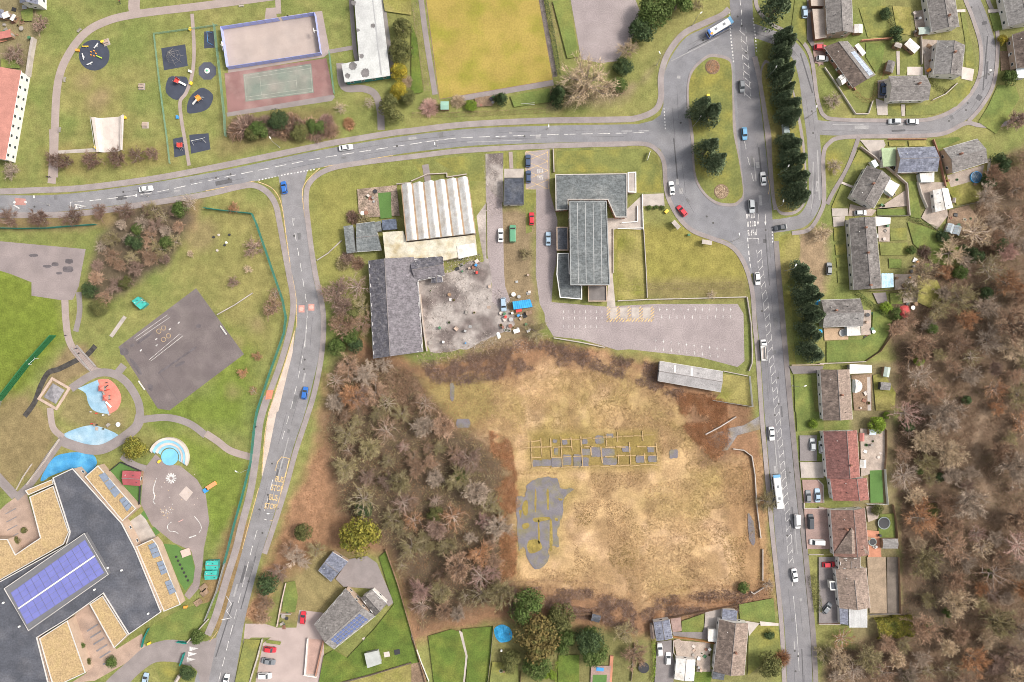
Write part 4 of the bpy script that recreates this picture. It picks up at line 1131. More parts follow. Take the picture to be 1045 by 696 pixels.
def bare_tree(seed, nl=9, nb=9, nt=12, nw=8, flat_=.62, tw=1.0):
 """unit tree: domed crown of radius about 1; trunk mesh, limb mesh, twig mesh"""
 r = np.random.default_rng(seed)
 tr = MB().tube([(0, 0, -.05), (.01, 0, .3), (0, .01, .62)], [.05, .042, .03], 7)
 lm = MB()
 a = np.arange(nl) / nl * 2 * math.pi + r.uniform(-.35, .35, nl)
 el = r.uniform(.25, 1.25, nl)
 d1 = np.stack([np.cos(a) * np.cos(el), np.sin(a) * np.cos(el), np.sin(el) * flat_ * 1.3], -1)
 l1 = r.uniform(.5, .72, nl)
 p1 = np.stack([np.zeros(nl), np.zeros(nl), r.uniform(.3, .55, nl)], -1)
 P, D, LN = [], [], []
 for i in range(nl):
  mid = p1[i] + d1[i] * l1[i] * .5 + r.normal(0, .03, 3)
  end = p1[i] + d1[i] * l1[i]
  lm.tube([p1[i], mid, end], [.030, .020, .009], 5, False)
  for j in range(nb):
   t = .2 + .8 * (j + r.uniform(0, 1)) / nb
   b0 = (p1[i] * (1 - t * 2) + mid * t * 2) if t < .5 else (mid * (2 - 2 * t) + end * (2 * t - 1))
   dd = norm(d1[i] * .7 + r.normal(0, .6, 3) + np.array([0, 0, .25]))
   ln = r.uniform(.22, .42)
   lm.tube([b0, b0 + dd * ln], [.010, .004], 4, False)
   P.append(b0); D.append(dd); LN.append(ln)
 P, D, LN = np.array(P), np.array(D), np.array(LN)
 k = np.repeat(np.arange(len(P)), nt)
 p2 = P[k] + D[k] * (LN[k] * r.uniform(.1, 1.0, len(k)))[:, None]
 out = norm(p2 - np.array([0, 0, .35]))
 d2 = norm(D[k] * .5 + out * .5 + r.normal(0, .45, (len(k), 3)))
 l2 = r.uniform(.12, .24, len(k))
 v2, f2 = slivers(p2, d2, l2, np.full(len(k), .0065 * tw), r)
 m = np.repeat(np.arange(len(k)), nw)
 p3 = p2[m] + d2[m] * (l2[m] * r.uniform(.1, 1, len(m)))[:, None]
 d3 = norm(d2[m] + r.normal(0, .6, (len(m), 3)))
 v3, f3 = slivers(p3, d3, r.uniform(.06, .15, len(m)), np.full(len(m), .0055 * tw), r)
 tw_ = npmesh('twigs', np.concatenate([v2, v3]), np.concatenate([f2, f3 + len(v2)]), TW['brown'])
 return tr.mesh('trunk', BARK), lm.mesh('limbs', BARK), tw_
BT = [bare_tree(100 + i, 8 + i % 3, 9, 10, 4, .55 + .1 * (i % 3), 2.4 + .5 * (i % 3)) for i in range(7)]
BTP = [bare_tree(160 + i, 10, 6, 8, 3, .5, 2.0) for i in range(2)]          # open crowns with pale branches
def place_bare(p, rad, tone, label, group=None, i=None, hf=1.0, name='bare_tree', cat='tree', pale=False, zoff=0.0):
 i = random.randrange(1000) if i is None else i
 pale = pale or (tone != 'dusk' and random.random() < .16)
 tr, lm, tw_ = (BTP if pale else BT)[i % len(BTP if pale else BT)]
 x, y, _ = W(p)
 cz = rad * S * .75 * hf                                   # crown middle: lean of the picture taken out
 x, y = x * (1 - cz / HC), y * (1 - cz / HC)
 o = thing(name, label, cat, (x, y, zoff), random.uniform(0, 6.28), group)
 s = rad * S * 1.06
 o.scale = (s * random.uniform(.92, 1.08), s * random.uniform(.92, 1.08), s * hf * random.uniform(.9, 1.1))
 link('trunk', tr, o)
 link('limbs', lm, o, m=BARKP if pale else BARK)
 link('twigs', tw_, o, m=TW[tone])
 return o
def shrub_mesh(seed, n=900):
 """low twiggy bush: unit radius, height about .8"""
 r = np.random.default_rng(seed)
 d = norm(r.normal(size=(n, 3)) * np.array([1, 1, .8]) + np.array([0, 0, .45]))
 d[:, 2] = np.abs(d[:, 2])
 st = d * r.uniform(.15, .75, n)[:, None] * np.array([1, 1, .75])
 dd = norm(d + r.normal(0, .45, (n, 3)))
 return npmesh('twigs', *slivers(st, dd, r.uniform(.18, .42, n), np.full(n, .035), r), TW['brown'])
SB = [shrub_mesh(200 + i, 1300) for i in range(4)]
def stems_mesh():
 mb = MB()
 for k in range(6):
  a = k * 1.05
  mb.tube([(0, 0, -.05), (.25 * math.cos(a), .25 * math.sin(a), .35), (.5 * math.cos(a), .5 * math.sin(a), .55)], [.03, .02, .008], 4, False)
 return mb.mesh('stems', BARK)
STEMS = stems_mesh()
def place_shrub(p, rad, tone, label, group=None, name='bare_shrub', cat='shrub', hf=1.0):
 x, y, _ = W(p)
 cz = rad * S * .4 * hf
 o = thing(name, label, cat, (x * (1 - cz / HC), y * (1 - cz / HC), 0), random.uniform(0, 6.28), group)
 s = rad * S
 o.scale = (s * random.uniform(.9, 1.1), s * random.uniform(.9, 1.1), s * hf)
 link('stems', STEMS, o)
 link('twigs', SB[random.randrange(4)], o, m=TW[tone])
 return o
# leafy crowns: many small leaf-clump faces over an uneven, lobed volume
def leaf(name, c, c2, isl=.4):
 return mat('leaf_' + name, c, .8, .15, .3, 0, c2=c2, c2amt=.5, c2sc=.45, isl=isl, orand=.12, spec=.15)
LF = dict(
 dark=leaf('dark', (.045, .070, .030), (.075, .105, .040)),
 green=leaf('green', (.070, .105, .028), (.11, .14, .045)),
 olive=leaf('olive', (.105, .11, .04), (.155, .15, .055)),
 yellow=leaf('yellow', (.30, .235, .030), (.19, .19, .03), .5),
 gold=leaf('gold', (.185, .165, .030), (.10, .115, .025), .5),
 lime=leaf('lime', (.165, .235, .030), (.12, .18, .03)),
 ochre=leaf('ochre', (.165, .125, .045), (.09, .095, .03), .5),
 cypress=leaf('cypress', (.092, .125, .068), (.15, .185, .10), .5))
def leaf_quads(pts, out, size, r, droop=0.0):
 n = len(pts)
 nrm = norm(out + r.normal(0, .55, (n, 3)))
 a = norm(np.cross(nrm, r.normal(size=(n, 3))))
 b = np.cross(nrm, a)
 s = (size * r.uniform(.6, 1.4, n))[:, None]
 v = np.stack([pts - a * s, pts - b * s * .55, pts + a * s, pts + b * s * .55], 1).reshape(-1, 3)
 return v, np.arange(4 * n).reshape(-1, 4)
def leafy_mesh(seed, n=2200, lobes=14, hz=.85, size=.075, cone=0.0):
 """crown of unit radius sitting on z=0, lobed, with gaps between the lobes"""
 r = np.random.default_rng(seed)
 if cone:
  h = r.uniform(0, 1, lobes * 3)
  ra = (1 - h) ** cone
  a = r.uniform(0, 6.28, len(h))
  c = np.stack([np.cos(a) * ra * .7 * np.sqrt(r.uniform(.2, 1, len(h))), np.sin(a) * ra * .7 * np.sqrt(r.uniform(.2, 1, len(h))), .12 + h * 2.0], -1)
  lr = .11 + .17 * ra
 else:
  d = norm(r.normal(size=(lobes, 3)))
  d[:, 2] = np.abs(d[:, 2]) * .9
  c = d * np.array([.6, .6, .62 * hz]) + np.array([0, 0, .55])
  lr = r.uniform(.28, .44, lobes)
 k = r.integers(0, len(c), n)
 d = norm(r.normal(size=(n, 3)) + np.array([0, 0, .25]))
 p = c[k] + d * (lr[k] * r.uniform(.72, 1.06, n))[:, None]
 ok = p[:, 2] > .03
 p, d = p[ok], d[ok]
 v, f = leaf_quads(p, d, size, r)
 return npmesh('crown', v, f, LF['green'])
LM = [leafy_mesh(300 + i, 3400, 17 + i, .85, .055) for i in range(5)]
CM = [leafy_mesh(330 + i, 6500, 40, 1, .05, .7 + .15 * i) for i in range(4)]
TRUNK = MB().tube([(0, 0, -.05), (.02, .01, .35), (0, 0, .75)], [.09, .07, .04], 7).mesh('trunk', BARK)
def place_leafy(p, rad, tone, label, group=None, name='evergreen_tree', cat='tree', hf=1.0, conifer=False, sx=1.0, rot=None, lift=.1):
 x, y, _ = W(p)
 cz = rad * S * (.7 if conifer else .6) * hf
 o = thing(name, label, cat, (x * (1 - cz / HC), y * (1 - cz / HC), 0), random.uniform(0, 6.28) if rot is None else rot, group)
 s = rad * S * (1.1 if conifer else 1.18)
 o.scale = (s * sx, s, s * hf)
 link('trunk', TRUNK, o)
 ms = CM if conifer else LM
 link('crown', ms[random.randrange(len(ms))], o, (0, 0, lift), m=LF[tone])
 return o
def hedge(label, pts, w, h, tone, name='hedge', dens=22, leafm=None, group=None, cat='hedge', smooth=True, twiggy=False):
 q = resample(crv(pts) if smooth and len(pts) > 2 else pts, .25)
 r = np.random.default_rng(len(pts) * 31 + int(abs(q[0][0]) * 7))
 n = int(len(q) * .25 * dens * (w + h))
 k = r.integers(0, len(q) - 1, n)
 dirs = norm(np.gradient(q, axis=0))
 nr = np.stack([-dirs[:, 1], dirs[:, 0]], -1)
 ang = r.uniform(-.15, math.pi + .15, n)
 jit = 1 + .28 * (vnoise(q[:, 0], q[:, 1], 1.6, 5)[k] - .5)
 off, zz = np.cos(ang) * w / 2 * jit, np.clip(np.abs(np.sin(ang)) ** .6 * h * jit, .05, None)
 p = np.stack([q[k, 0] + nr[k, 0] * off + r.normal(0, .1, n), q[k, 1] + nr[k, 1] * off + r.normal(0, .1, n), zz], -1)
 out = np.stack([nr[k, 0] * np.cos(ang), nr[k, 1] * np.cos(ang), np.sin(ang) + .2], -1)
 c = q[len(q) // 2]
 o = thing(name, label, cat, (c[0], c[1], 0), 0, group)
 p = p - np.array([c[0], c[1], 0])
 if twiggy:
  p[:, 2] *= .75
  me = npmesh('twigs', *slivers(p, norm(out + r.normal(0, .5, (n, 3))), r.uniform(.25, .5, n), np.full(n, .06), r), TW[tone])
  link('twigs', me, o)
 else:
  me = npmesh('foliage', *leaf_quads(p, out, .14 if w < 4 else .24, r), LF[tone])
  link('foliage', me, o)
 mb = MB()
 for i in range(2, len(q) - 1, 6):
  mb.tube([(q[i][0] - c[0], q[i][1] - c[1], -.05), (q[i][0] - c[0], q[i][1] - c[1], h * .6)], .04, 4, False)
 st = link('stems', mb.mesh('stems', BARK), o)
 st['kind'] = 'stuff'
 return o

# --- the wood along the right edge
def fill(poly, n, rmin, rmax, seed, sep=.62):
 r = random.Random(seed)
 P = np.array(poly)
 x0, y0, x1, y1 = P[:, 0].min(), P[:, 1].min(), P[:, 0].max(), P[:, 1].max()
 out, tries = [], 0
 while len(out) < n and tries < 40000:
  tries += 1
  x, y, rd = r.uniform(x0, x1), r.uniform(y0, y1), r.uniform(rmin, rmax)
  if poly_dist(np.array([x]), np.array([y]), poly)[0] < rd * .45:
   continue
  if any((x - a) ** 2 + (y - b) ** 2 < (sep * (rd + c)) ** 2 for a, b, c in out):
   continue
  out.append((x, y, rd))
 return out
RW2 = [(1054,140),(1045,150),(1012,168),(992,215),(950,252),(916,292),(908,340),(918,375),(915,420),(910,470),(920,560),(922,640),(884,655),(842,664),(842,704),(1054,704)]
GLAB = {k: 'bare %s tree' % k for k in ('brown', 'grey', 'olive', 'pink', 'rust', 'straw', 'purple')}
def wood_label(x, y, rd, tone):
 z = [(215, 'right of the blue pool'), (270, 'right of the vegetable beds'), (320, 'right of the long terrace end'), (370, 'right of the weathered house lawn'), (425, 'right of the narrow garden'), (480, 'right of the upper red house'), (535, 'right of the lower red house'), (590, 'right of the black trampoline'), (640, 'right of the terraced garden'), (999, 'below the yellow hedge')]
 w = next(t for lim, t in z if y < lim)
 e = 'at the wood edge' if poly_dist(np.array([x]), np.array([y]), RW2)[0] < 22 and x < 1030 else 'at the picture edge' if x > 1020 else 'deep in the wood' if x > 975 else 'just inside the wood'
 return '%s %s %s %s' % ('small' if rd < 12 else 'large' if rd > 17 else 'middling', GLAB[tone], e, w)
for (x, y, rd) in fill(RW2, 118, 10, 25, 5, .57):
 tone = random.choices(['brown', 'grey', 'olive', 'pink', 'purple', 'straw', 'rust'], [4, 4, 4, 1.5, 1, 2.5, 2])[0]
 if poly_dist(np.array([x]), np.array([y]), [(990,405),(1012,405),(1008,470),(1025,525),(1005,525),(990,470)])[0] > -rd * .3:
  continue
 place_bare((x, y), rd, tone, wood_label(x, y, rd, tone), tone + ' trees of the right hand wood', hf=random.uniform(.75, 1.15))
for k, (x, y, rd, tn) in enumerate(((1018,168,10,'dark'),(993,260,9,'dark'),(978,278,8,'green'),(1005,300,7,'dark'),(950,335,6,'green'),(935,360,6,'green'),(937,368,5,'lime'),(1018,250,8,'dark'),(926,434,7,'dark'),(938,480,4,'green'),(958,487,5,'dark'),(945,640,5,'green'),(965,625,5,'green'),(950,520,7,'olive'),(1007,585,5,'green'),(985,408,5,'dark'),(925,690,7,'olive'),(1008,185,8,'dark'))):
 place_leafy((x, y), rd, tn, wood_label(x, y, 10, 'olive').replace('small bare olive tree', tn + ' evergreen bush'), tn + ' evergreens in the right hand wood', 'evergreen_shrub', 'shrub')
# --- the wood in the middle
MW2 = [(345,400),(365,365),(400,382),(435,400),(460,430),(512,470),(522,500),(518,560),(520,610),(490,630),(430,640),(410,600),(395,560),(370,530),(345,500),(335,450)]
for (x, y, rd) in fill(MW2, 62, 8, 21, 9, .55):
 tone = random.choices(['brown', 'grey', 'olive', 'pink', 'purple', 'rust'], [4, 3.5, 6, .6, 2, .8])[0]
 place_bare((x, y), rd, tone, '%s %s in the copse, %s, %s' % ('small' if rd < 11 else 'large' if rd > 15 else 'middling', GLAB[tone], 'upper end' if y < 440 else 'level with the footings' if y < 490 else 'level with the grey slab' if y < 560 else 'lower end', 'road side' if x < 400 else 'field side' if x > 470 else 'middle'), tone + ' trees of the middle copse', hf=random.uniform(.75, 1.1))
place_bare(t1(2,4,350,165), 17, 'pink', 'large open bare tree with pale branches at the foot of the copse', pale=True)
place_bare(t1(2,3,240,240), 11, 'pink', 'bare tree with pale pink branches in the middle of the copse', pale=True)
place_bare(t1(1,3,1000,180), 9, 'pink', 'small pale pink bare tree on the upper side of the copse', pale=True)
for k, (c, r, u, v, rd, tn) in enumerate(((2,3,250,320,8,'green'),(1,2,665,370,9,'green'),(1,2,735,315,9,'green'),(1,2,740,210,9,'olive'),(1,2,760,360,8,'dark'),(1,3,800,490,9,'dark'),(1,3,500,610,9,'olive'),(2,3,120,510,8,'olive'))):
 place_leafy(t1(c, r, u, v), rd, tn, ('bright green ivy clump in the middle of the copse', 'round green evergreen on the verge left of the slate workshop', 'green evergreen touching the slate workshop', 'olive evergreen above the green ones by the workshop', 'dark evergreen below the workshop corner', 'grey green evergreen above the yellow tree', 'olive evergreen beside the road above the garage', 'olive evergreen in the left of the copse')[k], 'evergreen bushes of the copse', 'evergreen_shrub', 'shrub')
place_leafy((368,547), 19, 'gold', 'big yellow green rounded tree at the foot of the copse', hf=.9)
for k, (u, v, rd, tn) in enumerate(((665,90,15,'purple'),(700,250,14,'brown'),(770,60,13,'purple'),(790,250,12,'brown'),(700,170,12,'purple'),(790,170,11,'olive'),(720,470,14,'brown'),(660,540,12,'brown'),(740,620,14,'rust'),(820,500,12,'grey'),(660,650,12,'grey'),(860,600,13,'brown'),(900,455,9,'grey'))):
 place_bare(t1(1,2,u,v), rd * 1.3, tn, '%s bare bushy tree %s left of the slate workshop' % (tn, ('at the top of the row', 'by its middle', 'hard against its top', 'hard against its middle', 'second down the verge', 'under its eaves', 'below its corner', 'on the verge below it', 'on the bracken below it', 'at its lower corner', 'on the verge by the blue car', 'below its end wall', 'touching its end wall')[k]), 'trees beside the slate workshop', hf=.7)
for k, (u, v, rd, tn) in enumerate(((450,60,14,'grey'),(560,30,12,'olive'),(370,140,12,'purple'),(300,300,13,'brown'),(290,370,10,'brown'),(500,90,10,'grey'),(420,20,11,'brown'))):
 place_bare(t1(1,4,u,v), rd, tn, '%s bare tree %s above the community building' % (tn, ('left of the garage', 'nearest the yellow tree', 'beside the road bend', 'by the stone wall', 'just above the pen', 'close to the garage', 'furthest up')[k]), 'trees beside the community building', hf=.75)
place_leafy(t1(1,4,320,190), 11, 'dark', 'dark green bush by the road above the community building', None, 'evergreen_shrub', 'shrub')
# --- thicket on the left
for (x, y, rd) in fill([(p[0], p[1]) for p in THICKET], 26, 8, 14, 12, .5):
 tone = random.choices(['brown', 'grey', 'olive', 'purple'], [3, 3, 3, 2])[0]
 place_bare((x, y), rd, tone, '%s %s in the thicket, %s' % ('small' if rd < 9 else 'large' if rd > 11 else 'middling', GLAB[tone], 'top by the road' if y < 225 else 'lower end' if y > 265 else 'left part' if x < 135 else 'right part'), tone + ' trees of the thicket', hf=.8)
for k, (c, r, u, v, rd, tn) in enumerate(((0,1,690,540,9,'dark'),(0,1,850,540,7,'green'),(0,2,465,80,8,'dark'),(0,2,510,165,9,'olive'),(0,2,640,40,7,'olive'),(0,1,920,370,8,'green'),(0,1,700,470,6,'green'))):
 place_leafy(t1(c, r, u, v), rd, tn, ('deep green evergreen in the middle of the thicket', 'green evergreen right of the thicket middle', 'dark evergreen at the lower left of the thicket', 'olive evergreen at the lower end of the thicket', 'olive evergreen near the teal shed', 'spiky green evergreen at the top of the thicket by the road', 'small evergreen in the upper thicket')[k], 'evergreen bushes of the thicket', 'evergreen_shrub', 'shrub')
# --- single bare trees and shrubs
for k, (c, r, u, v, rd, lb) in enumerate(((0,1,275,110,9,'on the park path just above the road, upper left'),(0,1,330,130,9,'just right of the path gate above the road'),(0,1,460,115,11,'left below the concrete ramp'),(0,1,595,100,11,'right below the concrete ramp'),(0,1,690,90,9,'fourth along the verge above the road'),(0,1,770,85,8,'last in the row above the road near the fence'))):
 place_bare(t1(c, r, u, v), rd * 1.2, 'dusk', 'purplish bare tree ' + lb, 'trees above the left end of the road', hf=.8)
for k, (u, v, rd, lb) in enumerate(((40,410,12,'nearest the left edge'),(200,412,12,'second from the left edge'),(365,405,13,'below the white arrow'),(510,378,9,'small, right of the white arrow'),(630,375,11,'opposite the white car'),(750,365,7,'last and smallest, before the thicket'))):
 place_bare(t1(0,1,u,v), rd * 1.15, 'dusk', 'rounded bare tree along the teal fence, ' + lb, 'trees along the teal fence', hf=.8)
place_bare(t1(0,0,210,125), 12, 'purple', 'purplish bare tree over the allotments at the top left', hf=.7)
place_bare(t1(0,0,70,270), 13, 'purple', 'bare tree above the red roofed block', hf=.7)
place_bare(t1(0,1,55,170), 11, 'grey', 'grey bare tree below the red roofed block', hf=.7)
place_bare((601,84), 33, 'straw', 'huge pale spreading bare tree beside the gravel car park', hf=.85)
place_bare((592,92), 22, 'olive', 'olive bare tree under the huge pale tree', hf=.8)
place_leafy((570,98), 14, 'dark', 'dark evergreen left of the huge pale tree', conifer=True, hf=.8)
place_bare(t1(0,1,960,330), 12, 'grey', 'spiky bare tree overhanging the road by the thicket', hf=.7, pale=True)
place_bare(t1(1,0,680,545), 9, 'straw', 'pale twiggy shrub right of the tennis court', pale=True, hf=.7)
place_bare(t1(1,0,830,520), 8, 'grey', 'pale twiggy shrub below the green pavilion end', pale=True, hf=.7)
place_shrub(t1(1,0,725,625), 8, 'rust', 'brown rounded shrub left of the pavilion path')
place_bare(t1(2,2,630,290), 14, 'olive', 'bare tree between the yard and the car park', hf=.8)
place_bare(t1(3,3,760,460), 14, 'olive', 'bare tree overhanging the parked white bus', hf=.8)
place_bare(t1(3,2,480,100), 7, 'straw', 'small pale bare tree on the car park wall', hf=.6, pale=True)
place_bare(t1(2,1,580,590), 9, 'olive', 'small leafy bush beside the lane and green van', hf=.6)
place_bare(t1(4,0,80,510), 11, 'grey', 'faint bare tree on the corner verge below the solar bungalow', hf=.7)
place_bare(t1(4,1,85,145), 9, 'grey', 'faint bare tree on the cul-de-sac verge', hf=.7)
place_bare(t1(4,1,20,490), 13, 'straw', 'pale bare tree on the dirt by the service road', hf=.7)
place_bare(t1(4,0,1010,610), 14, 'purple', 'purplish bare tree at the right edge beyond the bend', hf=.7)
place_shrub(t1(4,1,545,580), 9, 'purple', 'brown bare shrub in the garden left of the wood')
place_bare(t1(1,1,240,560), 12, 'purple', 'purple bare tree inside the teal school fence', hf=.7)
place_bare(t1(1,1,140,360), 8, 'rust', 'rusty bare tree where the teal fence bends', hf=.7)
place_bare(t1(1,2,340,170), 14, 'brown', 'large brown bare tree inside the teal fence beside the court', hf=.7)
place_bare(t1(1,2,350,100), 10, 'brown', 'brown bare tree above the large one by the teal fence', hf=.7)
place_bare(t1(1,2,140,40), 8, 'purple', 'small dark bare tree on the school lawn', hf=.7)
place_bare(t1(1,1,215,670), 6, 'straw', 'small straw coloured bush on the school lawn', hf=.6)
place_bare(t1(1,2,260,415), 7, 'rust', 'small rusty bush beside the court corner', hf=.6)
place_bare(t1(1,2,185,500), 7, 'rust', 'rusty bush below the court corner', hf=.6)
place_bare(t1(1,2,240,590), 7, 'rust', 'rusty bush near the orange pavement pad', hf=.6)
place_bare(t1(0,1,965,590), 5, 'straw', 'pale dry bush at the right end of the thicket', hf=.6)
place_bare(t1(3,4,90,560), 18, 'brown', 'bare tree left of the two white cars', hf=.7)
place_bare(t1(3,4,40,450), 15, 'olive', 'olive bare tree below the dry field corner', hf=.7)
place_bare(t1(3,4,770,200), 9, 'grey', 'bare tree at the lower right corner of the dry field', hf=.7)
place_leafy(t1(3,4,765,600), 12, 'olive', 'olive bush in front of the large brown roofed house', None, 'evergreen_shrub', 'shrub')
place_shrub(t1(3,4,840,580), 11, 'rust', 'rusty bare shrub beside the road by the brown house')
place_bare(t1(4,4,125,480), 16, 'rust', 'rusty brown bare tree below the carport', hf=.7)
place_bare(t1(4,4,40,560), 13, 'olive', 'bare tree beside the road below the carport', hf=.7)
for k, (u, v, rd, tn, hf_, lb) in enumerate(((590,310,17,'green',.9,'round mid green tree behind the blue tarpaulin'),(760,360,14,'olive',.9,'rounded olive tree, topmost of the garden trees'),(630,460,22,'ochre',.8,'big ochre leaved tree between the bottom gardens'),(780,490,12,'green',.8,'green tree right of the big ochre tree'),(640,610,14,'green',.8,'green tree below the big ochre tree'),(510,590,11,'olive',.7,'olive bush left under the big ochre tree'),(900,480,14,'dark',.9,'dark green tree by the garden strip at the bottom'),(920,540,14,'green',.8,'green tree above the blue bench'),(905,450,8,'green',1.2,'small round green tree on top of the dark one'))):
 place_leafy(t1(2,4,u,v), rd, tn, lb, None, 'evergreen_tree', 'tree', hf_)
# --- conifers by the roads
for k, (px, py, rd, lb) in enumerate(((791,10,19,'large round conifer at the top of the service road'),(713,113,15,'left conifer of the upper pair on the traffic island'),(723,119,15,'right conifer of the upper pair on the traffic island'),(721,153,15,'upper conifer of the lower pair on the traffic island'),(728,168,16,'lower conifer of the lower pair on the traffic island'))):
 place_leafy((px, py), rd, 'cypress', 'dark ' + lb, 'conifers beside the main road', 'conifer', 'conifer', 1.3, True)
ORD = 'first second third fourth fifth sixth seventh eighth ninth tenth eleventh twelfth thirteenth fourteenth fifteenth'.split()
row = [(797,40),(801,47),(793,54),(797,62),(790,70),(800,74),(796,85),(802,92),(797,102),(805,110),(799,118),(805,122)]
row2 = [(801,144),(807,150),(803,162),(810,166),(805,178),(812,184),(807,196),(812,203)]
row3 = [(815,276),(821,286),(819,298),(826,303),(821,315),(828,322),(822,335),(829,342),(823,355),(830,362)]
for rw, nm in ((row, 'upper row beside the main road'), (row2, 'middle row beside the main road'), (row3, 'lower row beside the gardens')):
 for k, (x, y) in enumerate(rw):
  place_leafy((x, y), random.uniform(10, 14), 'cypress', '%s dark conifer from the top in the %s' % (ORD[k], nm), 'conifers of the ' + nm, 'conifer', 'conifer', random.uniform(1.0, 1.5), True)
for k, (px, py, rd, tn, lb) in enumerate(((665,14,17,'green','green pine at the top left of the bus'),(690,6,14,'green','green pine nearest the top edge above the bus'),(656,32,14,'dark','darker pine beside the gravel car park'),(636,70,10,'dark','dark green tree under the pines'),(632,88,8,'green','small green tree below the pines'))):
 place_leafy((px, py), rd, tn, lb, None, 'pine_tree', 'tree', .8)
place_bare((640,50), 14, 'straw', 'pale bare tree below the pines')
place_bare((631,92), 9, 'brown', 'brown bare tree below the pines')
place_bare((712,4), 9, 'olive', 'olive bare tree at the top edge beside the pines')
# --- shrubs by the pavilion and bowling green
for k, (u, v, rd, tn, lb) in enumerate(((1000,150,10,'olive','olive rounded shrub at the upper right of the pavilion'),(990,265,12,'olive','large olive shrub beside the pavilion wall'),(980,370,9,'yellow','bright yellow shrub at the pavilion corner'),(985,465,9,'yellow','lower bright yellow shrub near the pavilion path'),(950,560,13,'olive','large olive bush where the pavilion path meets the road'),(1025,500,8,'olive','olive bush right of the lower yellow shrub'))):
 place_leafy(t1(1,0,u,v), rd, tn, lb, None, 'evergreen_shrub', 'shrub', .9)
place_shrub(t1(1,0,1020,410), 8, 'straw', 'pale grey shrub between the two yellow shrubs')
place_shrub(t1(2,0,90,540), 11, 'pink', 'pinkish bare shrub at the corner of the bowling green')
place_shrub(t1(2,0,235,510), 9, 'straw', 'pale bare shrub right of the green shed')
place_leafy(t1(2,0,300,537), 6, 'lime', 'lime green bush below the bowling green', None, 'evergreen_shrub', 'shrub', .7)
place_leafy(t1(2,0,455,505), 10, 'dark', 'dark green conical tree below the bowling green', None, 'conifer', 'conifer', .8, True)
for k, (u, v, rd, tn, lf) in enumerate(((150,660,10,'brown',0),(215,620,9,'purple',0),(340,650,9,'purple',0),(430,610,9,'brown',0),(560,670,9,'purple',0),(630,660,8,'brown',0),(185,640,12,'purple',0),(270,665,8,'green',1),(300,625,9,'purple',0),(370,610,9,'dark',1),(400,650,10,'brown',0),(450,640,10,'purple',0),(520,650,10,'brown',0),(560,640,8,'green',1),(600,640,9,'pink',0),(610,610,7,'pink',0),(240,680,7,'olive',1),(480,670,8,'olive',1))):
 if lf:
  place_leafy(t1(1,0,u,v), rd * 1.15, tn, '%s bush %s in the shrubbery below the tennis court' % (tn, 'left' if u < 300 else 'right' if u > 500 else 'midway'), 'green bushes below the tennis court', 'evergreen_shrub', 'shrub', .8)
 else:
  place_shrub(t1(1,0,u,v), rd * 1.3, tn, '%s bare bush %s in the shrubbery below the tennis court' % (tn, 'left' if u < 300 else 'right' if u > 500 else 'midway') + (' near the road' if v > 645 else ''), 'bare bushes below the tennis court')
# --- garden shrubs on the right
for k, (c, r, u, v, rd, tn, lb) in enumerate(((4,1,628,503,6.5,'dark','round dark green clipped shrub in the lower garden'),(4,1,680,570,5.5,'lime','yellow green shrub near the wood'),(4,1,728,570,5.5,'dark','dark shrub right of the yellow green one'),(4,1,470,575,5,'green','green shrub on the lawn behind the terrace'),(4,1,550,665,5,'lime','lime green shrub behind the terrace'),(4,1,690,670,6,'olive','olive shrub at the edge of the wood'),(4,0,395,180,8,'dark','dark shrub between the back gardens at the top'),(4,0,965,400,8,'green','green shrub below the brown roofed house at the right edge'),(4,0,930,205,5,'yellow','yellow shrub in front of the brown roofed house'),(4,0,340,75,6,'dark','dark shrub on the hedge at the top'),(4,3,290,65,9,'lime','bright green bush at the top of the red house garden'),(4,3,298,500,6,'olive','olive bush left of the trampoline'),(4,2,340,170,6,'lime','bright green plants by the weathered house hedge'),(4,2,395,200,6,'green','green shrub at the end of the diagonal hedge'),(3,4,770,452,5,'dark','round dark shrub on the front lawn at the bottom'),(3,4,640,215,6,'green','green bush at the bottom of the dry field'),(0,3,690,185,12,'gold','yellow green round tree by the amphitheatre steps'),(0,4,570,590,6,'green','round green shrub beside the school entrance'),(0,4,1010,460,7,'green','dark hedge bush by the school gate'),(0,4,955,640,8,'dark','dark bush on the small verge at the school gate'),(2,4,700,660,6,'lime','lime plants at the bottom by the narrow garden'),(3,3,990,60,5,'lime','lime green bush by the front drive'),(4,3,345,20,4,'lime','small lime bush at the wood edge'))):
 place_leafy(t1(c, r, u, v), rd, tn, lb, None, 'evergreen_shrub', 'shrub', .8)
# --- hedges
hedge('clipped green hedge on the diagonal behind the weathered house', T(4,2,(190,90),(260,150),(350,210),(420,225)), 1.6, 1.5, 'green')
hedge('dark clipped hedge between the car drives and the main road', T(3,4,(985,150),(1005,240),(1020,340)), 3.0, 1.6, 'olive')
hedge('big yellow green hedge at the end of the mossy house garden', T(4,4,(285,420),(370,410),(470,405)), 7.5, 3.2, 'gold', dens=34)
hedge('long dense brown shrubbery below the tennis court', T(1,0,(150,655),(270,650),(400,645),(520,655),(630,645)), 6.0, 1.7, 'purple', dens=20, twiggy=True)
hedge('strip of brown scrub inside the wall at the right of the dry field', T(3,3,(660,250),(670,400),(680,560),(690,690)), 4.0, 1.1, 'rust', dens=16, twiggy=True)
for k, (u, v) in enumerate(((715,615),(690,640),(770,640),(745,405),(800,420))):
 place_shrub(t1(1,1,u,v), 9, ('purple', 'olive', 'brown', 'dusk', 'olive')[k], ('brown', 'olive', 'tan', 'dark', 'greenish')[k] + ' overgrown bush against the grey outbuildings of the works')
hedge('brown hedge left of the bowling green path', T(2,0,(15,20),(40,200),(80,470)), 1.6, 1.4, 'purple', twiggy=True)
